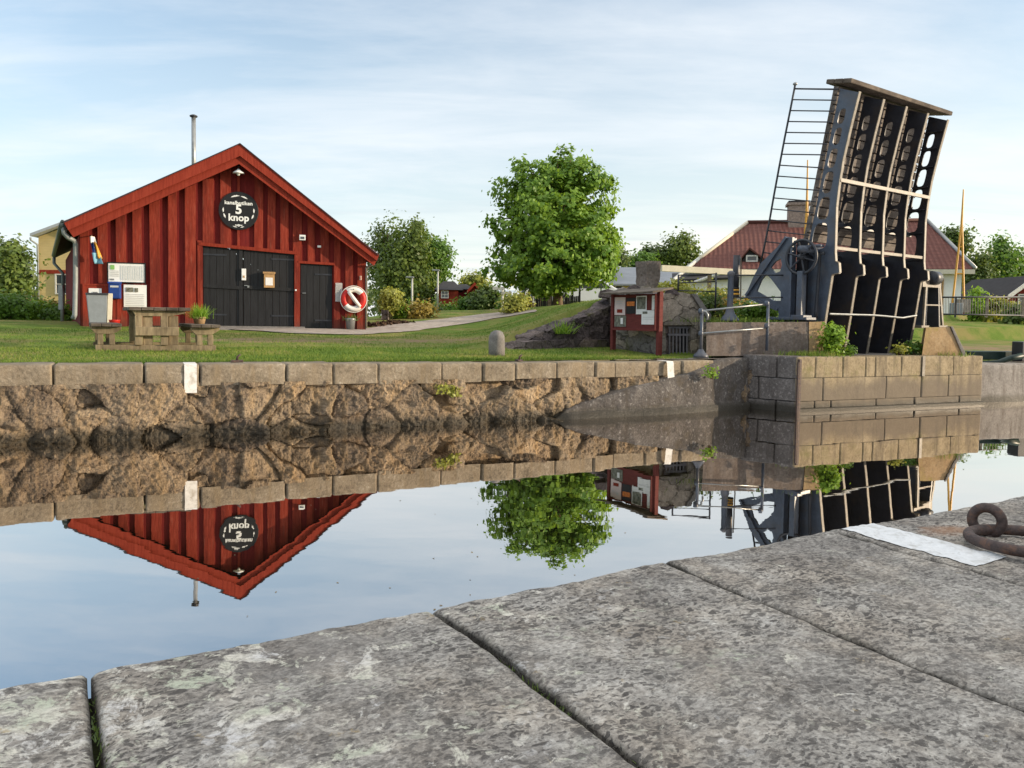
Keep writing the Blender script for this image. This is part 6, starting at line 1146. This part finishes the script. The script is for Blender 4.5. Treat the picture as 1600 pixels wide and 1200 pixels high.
for a, b in ((eL, rl0), (eR, rl1)):
    mb = MB(); mb.tube([a+V((0, 0, .03)), b+V((0, 0, .05))], .10, 8); mb.build('hip_cap', M['cream_bin'] if a is eL else M['galv'], lock, True)
mb = MB(); mb.tube([rl0+V((0, 0, .05)), rl1+V((0, 0, .05))], .11, 8); mb.build('ridge_cap', M['tile'], lock, True)
cb = fh(1246, 352, 4.0); mb = MB(); mb.box(V((cb.x, cb.y, (cb.z+zt(1246, 318, cb.y))/2-.4)), (1.05, .9, zt(1246, 318, cb.y)-cb.z+.8), hd); mb.box(V((cb.x, cb.y, zt(1246, 320, cb.y))), (1.25, 1.05, .14), hd); o = mb.build('chimney', M['brick'], lock); mb = MB(); mb.box(V((cb.x, cb.y, zt(1246, 316.5, cb.y))), (1.1, .8, .12), hd); mb.build('chimney_cap', M['dark_roof'], o)
d0, d1, dt_ = fh(1157, 412, .6), fh(1192, 409, .6), fh(1171, 390, .6); mb = MB(); mb.prism([d0, d1, dt_], hn*1.6); dm = mb.build('dormer', M['dark_roof'], lock)
mb = MB(); k_ = hn*2.6; mb.hexa([dt_-hn*.15, d1-hn*.15+hd*.15, d1+k_+hd*.15, dt_+k_], [dt_-hn*.15+V((0, 0, .1)), d1-hn*.15+hd*.15+V((0, 0, .1)), d1+k_+hd*.15+V((0, 0, .1)), dt_+k_+V((0, 0, .1))]); mb.hexa([d0-hn*.15-hd*.15, dt_-hn*.15, dt_+k_, d0+k_-hd*.15], [d0-hn*.15-hd*.15+V((0, 0, .1)), dt_-hn*.15+V((0, 0, .1)), dt_+k_+V((0, 0, .1)), d0+k_-hd*.15+V((0, 0, .1))]); mb.build('dormer_roof', M['tile'], dm)
c_ = d0.lerp(d1, .5); window(lock, V((c_.x, c_.y, c_.z+.22))-hn*.03, .6, .35, hd, None, 0)
# pale gabled porch wing left of it
w0_, w1_, wt_ = fh(1054, 436, -1.2), fh(1142, 440, -1.2), fh(1166, 372, -1.2); PWL = 1.0
pw = thing('porch_wing', 'low dark-roofed porch wing with pale barge boards left of the white house', 'porch', fh(1090, 470, -1.2)); pA, pB, pC = fh(1052, 435, -1.2), fh(1118, 428, -1.2), fh(1118, 470, -1.2)
mb = MB(); mb.hexa([g_(fh(1060, 470, -1.0), 1.6), g_(fh(1150, 470, -1.0), 1.6), g_(fh(1150, 470, 1.0), 1.6), g_(fh(1060, 470, 1.0), 1.6)], [fh(1060, 441, -1.0), fh(1150, 436, -1.0), fh(1150, 436, 1.0), fh(1060, 441, 1.0)]); mb.build('wall', M['white_wall'], pw)
mb = MB(); mb.hexa([fh(1050, 440, -1.3), fh(1150, 436, -1.3), fh(1150, 427, 1.5), fh(1050, 430, 1.5)], [fh(1050, 437, -1.3), fh(1150, 433, -1.3), fh(1150, 423.5, 1.5), fh(1050, 427, 1.5)]); mb.build('roof', M['dark_roof'], pw)
for x0, y0, x1, y1 in ((1053, 437, 1092, 404), (1085, 441, 1130, 425)): mb = MB(); mb.tube([fh(x0, y0, -1.4), fh(x1, y1, -1.4 if x0 > 1060 else .3)], .09, 6); mb.build('barge_board', M['white_paint'], pw)
# long pale beam above the pillar
a, b = dp(1033, 419, 26), dp(1182, 427, 27); mb = MB(); ax_ = (b-a).normalized(); mb.box((a+b)/2, ((b-a).length, .16, .20), ax_, V((-ax_.y, ax_.x, 0))); lbm = thing('gate_boom', 'long pale wooden boom lying level to the right of the stone pillar', 'boom', (a+b)/2); mb.build('beam', M['cream_bin'], lbm)
mb = MB(); c_ = a.lerp(b, .5); mb.box(V((c_.x, c_.y, (c_.z+Hs(c_.x, c_.y))/2-.1)), (.14, .14, c_.z-Hs(c_.x, c_.y)), hd); mb.build('support', M['timber'], lbm)
# long grey-roofed building
gd_ = V((1, .12, 0)).normalized(); GP_ = dp(990, 446, 58); fg = lambda x, y, o=0: pl(x, y, GP_, gd_, -o); gn = V((-gd_.y, gd_.x, 0))
gb = thing('grey_building', 'long low building with a plain blue-grey roof behind the pillar', 'building', fg(990, 470)); a, b, c_, d_ = fg(926, 446), fg(1068, 446), fg(1068, 420, 5), fg(926, 420, 5); mb = MB(); mb.hexa([a, b, c_, d_], [p+V((0, 0, .12)) for p in (a, b, c_, d_)]); mb.hexa([d_, c_, g_(c_+gn*5, b.z), g_(d_+gn*5, a.z)], [p+V((0, 0, .12)) for p in (d_, c_, g_(c_+gn*5, b.z), g_(d_+gn*5, a.z))]); mb.build('roof', M['grey_roof'], gb)
mb = MB(); mb.prism([fg(929, 446.5, .5), fg(1066, 446.5, .5), g_(fg(1066, 447, .5), 1.5), g_(fg(929, 447, .5), 1.5)], gn*8.5); mb.build('wall', M['yellow_wall'], gb); p = fg(957.5, 433, 2.6); mb = MB(); mb.box(p+V((0, 0, .1)), (.22, .25, .6)); mb.build('vent', M['dark_roof'], gb)
for x in (937, 951, 967): window(gb, fg(x, 453, .48), .6, .7, gd_, None, 0)
# yellow house on the left
yd = V((1, .10, 0)).normalized(); YP = dp(80, 460, 46); fy = lambda x, y, o=0: pl(x, y, YP, yd, -o); yn = V((-yd.y, yd.x, 0))
yh = thing('yellow_house', 'pale yellow boarded house with dark red band left behind the hut', 'house', fy(90, 480)); ev_, ap2, er_ = fy(60, 370), fy(138, 340), fy(214, 372)
mb = MB(); mb.prism([g_(fy(60, 470), 1.2), g_(fy(214, 470), 1.2), er_, ap2, ev_], yn*9); mb.build('wall', M['yellow_wall'], yh)
mb = MB()
for a, b in ((fy(46.5, 369, -.6), fy(138, 335, -.6)), (fy(138, 335, -.6), fy(228, 372, -.6))): mb.hexa([a, b, b+yn*10, a+yn*10], [p+V((0, 0, .16)) for p in (a, b, b+yn*10, a+yn*10)])
mb.build('roof', M['light_roof'], yh); mb = MB(); p, q_ = fy(59, 427.5, -.06), fy(200, 428, -.06); mb.hexa([p, q_, q_+yn*.05, p+yn*.05], [k_+V((0, 0, .22)) for k_ in (p, q_, q_+yn*.05, p+yn*.05)]); mb.build('band', M['red_trim'], yh)
mb = MB(); p = fy(59.5, 382, -.1); mb.tube([fy(47.5, 371, -.4), fy(48, 375, -.4), fy(58.5, 382, -.1), g_(p, 1.6)], .06, 8); mb.build('downpipe', M['grey_pipe'], yh, True)
window(yh, fy(99, 444, -.03), .9, 1.2, yd)
# red cottages, grey house, red shed
def cottage(name, label, x0, x1, ye, ytop, Y, wallm, roofm, trim=None, gable=False, base=None, wins=()):
    d_ = V((1, .08, 0)).normalized(); P0 = dp((x0+x1)/2, ye, Y); ff = lambda x, y, o=0: pl(x, y, P0, d_, -o); n_ = V((-d_.y, d_.x, 0)); t = thing(name, label, 'house' if 'shed' not in name else 'shed', ff((x0+x1)/2, 470)); zb = 1.3
    a, b = ff(x0, ye), ff(x1, ye); a.z = b.z = (a.z+b.z)/2; D_ = 5.0
    if gable:
        ap = ff((x0+x1)/2, ytop); mb = MB(); mb.prism([g_(a, zb), g_(b, zb), b, ap, a], n_*D_); mb.build('wall', wallm, t); mb = MB(); ov = (b-a).length*.08
        for p, q_, sgn in ((a, ap, -1), (ap, b, 1)):
            sl = (ap.z-a.z)/((b-a).length/2); p2, q2 = p.copy(), q_.copy()
            if sgn < 0: p2 = p-d_*ov-V((0, 0, ov*sl))
            else: q2 = q_+d_*ov-V((0, 0, ov*sl))
            mb.hexa([p2-n_*.3, q2-n_*.3, q2+n_*(D_+.3), p2+n_*(D_+.3)], [k_+V((0, 0, .14)) for k_ in (p2-n_*.3, q2-n_*.3, q2+n_*(D_+.3), p2+n_*(D_+.3))])
            if trim: m2 = MB(); m2.hexa([p2-n_*.36-V((0, 0, .1)), q2-n_*.36-V((0, 0, .1)), q2-n_*.31-V((0, 0, .1)), p2-n_*.31-V((0, 0, .1))], [k_+V((0, 0, .17)) for k_ in (p2-n_*.36, q2-n_*.36, q2-n_*.31, p2-n_*.31)]); m2.build('barge_board', trim, t)
        mb.build('roof', roofm, t)
    else:
        mb = MB(); mb.hexa([g_(a, zb), g_(b, zb), g_(b+n_*D_, zb), g_(a+n_*D_, zb)], [a, b, b+n_*D_, a+n_*D_]); mb.build('wall', wallm, t); o_ = d_*.4; r0, r1 = ff(x0+(x1-x0)*.22, ytop, D_/2), ff(x1-(x1-x0)*.22, ytop, D_/2); mb = MB(); e = [a-o_-n_*.4, b+o_-n_*.4, b+o_+n_*(D_+.4), a-o_+n_*(D_+.4)]; k = len(mb.v); mb.v += [tuple(p) for p in e+[r0, r1]]; mb.f += [(0, 1, 5, 4), (1, 2, 5), (2, 3, 4, 5), (3, 0, 4), (3, 2, 1, 0)]; mb.m += [0]*5; mb.build('roof', roofm, t)
    for x, y, w_, h_ in wins: window(t, ff(x, y, -.03), w_, h_, d_)
    return t
cottage('red_cottage', 'low red cottage with a dark hipped roof beyond the lamp posts', 686, 716, 453, 439.5, 62, M['red_wood'], M['dark_roof'], wins=((695, 460, .6, .6),))
cottage('red_cottage', 'small red gabled cottage among the bushes left of the maple', 731, 752, 456, 444.5, 64, M['red_wood'], M['dark_roof'], M['red_trim'], True)
cottage('dark_shed', 'dark-roofed low shed between the two red cottages', 712, 734, 452, 444, 68, M['red_base'], M['dark_roof'])
cottage('grey_house', 'small grey gabled house seen just left of the maple trunk', 822, 846, 458, 446, 56, M['timber'], M['dark_roof'], M['white_paint'], True, wins=((829, 464, .5, .8), (838, 464, .5, .8)))
cottage('red_shed', 'red wooden shed with pale barge board at the right edge', 1575, 1650, 462, 434, 46, M['red_wood'], M['dark_roof'], M['white_paint'], True, wins=((1600, 470, .8, .8),))
# dark fence and parked car beyond the maple
a, b = gp(838, 36), gp(905, 36.5); t = thing('board_fence', 'dark board fence behind the maple trunk', 'fence', a); n_ = 22
for k in range(7): p = a.lerp(b, k/6); mb = MB(); mb.box(V((p.x, p.y+.06, p.z+.45)), (.09, .09, 1.0)); mb.build('post', M['black_wood'], t)
mb = MB()
for k in range(n_): p = a.lerp(b, (k+.5)/n_); hh = zt(838, 461, 36)-a.z; mb.box(V((p.x, p.y, a.z+hh/2+rr.uniform(-.02, .02))), ((b-a).length/n_-.015, .03, hh))
mb.build('board_panel', M['black_wood'], t)
for x, m_, lab in ((858, M['timber_dark'], 'dark gate post left of the maple trunk'),): p = gp(x, 35.6); mb = MB(); mb.box(V((p.x, p.y, (zt(x, 452, 35.6)+p.z)/2)), (.16, .16, zt(x, 452, 35.6)-p.z)); o = mb.build('gate_post', m_); tag(o, lab, 'post')
cp = gp(912, 40); cz = zt(912, 481, 40); car = thing('parked_car', 'silver car parked beyond the grassy rise right of the maple', 'car', V((cp.x, cp.y, cz))); ex, ey = V((1, .15, 0)).normalized(), V((-.15, 1, 0)).normalized(); cq_ = lambda a, b, z: V((cp.x, cp.y, cz))+ex*a+ey*b+V((0, 0, z))
prof = [(-2.0, .28), (-2.0, .72), (-1.75, .86), (-1.0, .92), (-.35, 1.38), (.75, 1.42), (1.45, 1.0), (1.95, .92), (2.0, .3)]
mb = MB(); mb.prism([cq_(a, -.82, z) for a, z in prof], ey*1.64); o = mb.build('body', M['car_paint'], car); bevel(o, .07, 3)
mb = MB(); mb.prism([cq_(a, -.835, z) for a, z in ((-.85, .95), (-.32, 1.32), (.7, 1.35), (1.2, 1.0))], ey*1.67); mb.build('window', M['glass'], car)
for a in (-1.3, 1.25):
    for b_s in (-.84, .66): mb = MB(); mb.lathe(cq_(a, b_s, .32), [(.32, 0), (.33, .04), (.33, .14), (.32, .18)], 20, ey); w_ = mb.build('wheel', M['tyre'], car, True); mb = MB(); mb.lathe(cq_(a, b_s-.01, .32), [(.2, 0), (.2, .2)], 16, ey); mb.build('rim', M['galv'], w_, True)
# ================================================================== right bank: fence, masts, gate beam, cabinet
FY0, FY1 = 26.5, 28.5; ft = thing('bridge_fence', 'black metal bar fence along the top of the right-hand bank', 'fence', dp(1448, 492, FY0)); fpos = lambda x, y: dp(x, y, FY0+(x-1448)/180*(FY1-FY0))
xe = 1640
for y0, y1 in ((464.5, 464), (490.5, 493.5)): mb = MB(); mb.tube([fpos(1446, y0), fpos(xe, y1)], .028, 8); mb.build('rail', M['dark_metal'], ft, True)
for k in range(46): x = 1449+k*4.15; mb = MB(); mb.tube([fpos(x, 464.5), fpos(x, 490.5+3*(x-1446)/194)], .009, 5); mb.build('bar', M['dark_metal'], ft)
for x, m_ in ((1541.5, M['cream_metal']), (1598.5, M['cream_metal']), (1450, M['dark_metal']), (1493, M['dark_metal'])): mb = MB(); p, q_ = fpos(x, 496), fpos(x, 464); mb.box((p+q_)/2, (.085 if m_ is M['cream_metal'] else .05, .05, (p-q_).length)); mb.build('post', m_, ft)
def mast(label, l0, l1, j, top, yb, Y):
    t = thing('barrier_mast', label, 'mast', dp((l0+l1)/2, yb, Y), 'yellow barrier masts'); jn = dp(*j, Y)
    for x in (l0, l1): p = dp(x, yb, Y); p.z -= .3; mb = MB(); mb.tube([p, jn], .038, 6); mb.build('leg', M['yellow_steel'], t)
    mb = MB(); mb.tube([jn-V((0, 0, .05)), dp(*top, Y)], .045, 6, .022); mb.build('tip', M['yellow_steel'], t)
    for f in (.35, .68): a, b = dp(l0, yb, Y).lerp(jn, f), dp(l1, yb, Y).lerp(jn, f); mb = MB(); mb.tube([a, b], .03, 6); mb.build('brace', M['yellow_steel'], t)
    p = dp((l0+l1)/2+8, yb+6, Y); mb = MB(); mb.box(V((p.x, p.y, p.z-.0)), (.34, .4, .5)); mb.build('base', M['conc'], t)
mast('yellow barrier mast with two legs standing by the white house wall', 1487.5, 1507, (1503, 345), (1505.5, 296), 472, 29.5); mast('orange-yellow barrier mast half hidden behind the bridge leaf', 1252, 1266, (1261, 318), (1262, 250), 440, 29.0)
p, q_ = dp(1494, 492, 28.6), dp(1494, 473.5, 28.6); mb = MB(); mb.box((p+q_)/2, (.36, .3, p.z*-1+q_.z)); o = mb.build('cabinet_body', M['grey_bin']); o.name = 'control_cabinet'; bevel(o, .02); tag(o, 'grey control cabinet behind the black fence on the right', 'cabinet')
bm0, bm1 = dp(1506, 555, 18.3), dp(1660, 555.5, 18.9); gt = thing('lock_gate_beam', 'dark green balance beam of a lock gate at the right edge', 'gate beam', bm0); ax_ = (bm1-bm0).normalized(); M['gate_green'] = simple('dark_green_paint', (.012, .030, .026), .45, .3, 5, .1); mb = MB(); mb.box((bm0+bm1)/2, ((bm1-bm0).length, .26, .20), ax_, V((-ax_.y, ax_.x, 0))); o = mb.build('beam', M['gate_green'], gt); bevel(o, .02)
mb = MB(); c_ = dp(1597, 549, 18.2); mb.box(c_, (.30, .3, .46), ax_, V((-ax_.y, ax_.x, 0))); o = mb.build('gear_box', M['dark_metal'], gt); bevel(o, .02)
mb = MB(); mb.tube([dp(1520, 569, 17.9), dp(1560, 566, 17.9), dp(1580, 559, 17.9), dp(1597, 556, 17.9)], .05, 8, .07); mb.build('strut', M['gate_green'], gt, True)
# unseen store-like block added on the near bank to shade the near quay
k0 = thing('shade_caster', 'unseen store-like block added beyond the right edge to shade the near quay', 'building', V((17, 0, .9))); mb = MB(); mb.hexa([V((SX0, SY0, .8)), V((SX0+9, SY0, .8)), V((SX0+9, SY1, .8)), V((SX0, SY1, .8))], [V((SX0, SY0, SH)), V((SX0+9, SY0, SH)), V((SX0+9, SY1, SH)), V((SX0, SY1, SH))]); mb.build('wall', M['red_wood'], k0); mb = MB(); mb.prism([V((SX0-.4, SY0, SH)), V((SX0+9.4, SY0, SH)), V((SX0+4.5, SY0, SH+2.6))], V((0, SY1-SY0, 0))); mb.build('roof', M['dark_roof'], k0)
SKYMUL = (1.36, 1.46, 1.50)
# ================================================================== camera, light, sky
cam = bpy.data.cameras.new('camera'); co = bpy.data.objects.new('camera', cam); C.objects.link(co); SC.camera = co
cam.sensor_width = 36; cam.lens = 36*FPX/1600; cam.shift_y = -42/1600; cam.clip_end = 3000; cam.clip_start = .05
co.matrix_world = Matrix(((_r.x, _u.x, -_f.x, 0), (_r.y, _u.y, -_f.y, 0), (_r.z, _u.z, -_f.z, CZ), (0, 0, 0, 1)))
SUN_EL = 11.0; SUN_AZ = math.atan2(.985, -.06)
sd_ = V((math.sin(SUN_AZ)*math.cos(R(SUN_EL)), math.cos(SUN_AZ)*math.cos(R(SUN_EL)), math.sin(R(SUN_EL))))
L = bpy.data.lights.new('sun', 'SUN'); L.energy = 4.5; L.angle = R(.5); L.color = (1.0, .82, .60)
lo = bpy.data.objects.new('sun', L); C.objects.link(lo); lo.rotation_euler = sd_.to_track_quat('Z', 'Y').to_euler()
w = bpy.data.worlds.new('World'); SC.world = w; w.use_nodes = True; t = w.node_tree; t.nodes.clear()
class WN(NT):
    def __init__(s, t): s.t = t
q = WN(t); out = t.nodes.new('ShaderNodeOutputWorld'); bg = t.nodes.new('ShaderNodeBackground'); t.links.new(bg.outputs[0], out.inputs[0])
sky = t.nodes.new('ShaderNodeTexSky'); sky.sky_type = 'NISHITA'; sky.sun_disc = False; sky.sun_elevation = R(SUN_EL); sky.sun_rotation = SUN_AZ; sky.air_density = 1.0; sky.dust_density = 1.2; sky.ozone_density = 1.6
dirv = q.n('ShaderNodeTexCoord'); z = q.sep(dirv, 2); zc = q.m('ADD', q.m('MAXIMUM', z, 0.0), .14)
uv = q.n('ShaderNodeVectorMath', {0: dirv, 1: q.n('ShaderNodeCombineXYZ', {0: zc, 1: zc, 2: 1.0})}, operation='DIVIDE')
mp_ = lambda sc, rot, loc=(0, 0, 0): q.n('ShaderNodeMapping', {'Vector': uv, 'Scale': sc, 'Rotation': (0, 0, rot), 'Location': loc})
c1 = q.noise(1.0, mp_((.5, 1.35, .0), -.45), 9, .60, .5); c2 = q.noise(2.3, mp_((.6, 1.5, 0), -.75, (3, 1, 0)), 8, .6, .8); c3 = q.noise(.55, mp_((1, 1.3, 0), .2, (6, 2, 0)), 4, .5)
cl = q.m('ADD', q.m('ADD', q.m('MULTIPLY', c1, .55), q.m('MULTIPLY', c2, .2)), q.m('MULTIPLY', c3, .25))
cover = q.ramp(cl, [(.43, 0.0), (.63, 1.0)])
low = q.ramp(z, [(0.0, .95), (.12, .75), (.40, .62)]); cf = q.m('MULTIPLY', cover, low)
x = q.sep(dirv, 0); warmx = q.ramp(q.m('ADD', q.m('MULTIPLY', x, .8), .45), [(0.0, 0.0), (1.0, 1.0)])
hz = q.ramp(z, [(0.0, 1.0), (.22, 0.0)])
ccol = q.mix(q.m('MULTIPLY', warmx, hz), (5.5, 5.7, 5.9), (7.2, 6.4, 4.9))
base = q.mix(1.0, sky.outputs[0], (SKYMUL[0], SKYMUL[1], SKYMUL[2]), 'MULTIPLY')
haze = q.ramp(z, [(0.0, .85), (.11, .62), (.41, .14)]); base = q.mix(haze, base, q.mix(warmx, (4.8, 5.25, 5.6), (6.0, 5.85, 5.2)))
dk = q.m('MULTIPLY', q.ramp(q.noise(1.7, mp_((.35, 2.2, 0), .25, (2, 7, 0)), 6, .55), [(.52, 0.0), (.66, 1.0)]), q.ramp(z, [(.02, .75), (.17, 0.0)]))
full = q.mix(cf, base, ccol); full = q.mix(dk, full, (2.9, 3.5, 4.1))
over = q.ramp(z, [(.42, 0.0), (.80, 1.0)]); full = q.mix(q.m('MULTIPLY', over, q.ramp(c3, [(.3, .6), (.6, 1.0)])), full, (9.0, 8.9, 8.6))  # bright overcast overhead, out of view, added to lift the fill light
t.links.new(full, bg.inputs[0]); bg.inputs[1].default_value = .14
SC.view_settings.view_transform = 'Standard'; SC.view_settings.look = 'None'; SC.view_settings.exposure = 0.42; SC.view_settings.gamma = 1.0; SC.view_settings.use_curve_mapping = False
SC.cycles.max_bounces = 6; SC.cycles.transparent_max_bounces = 8
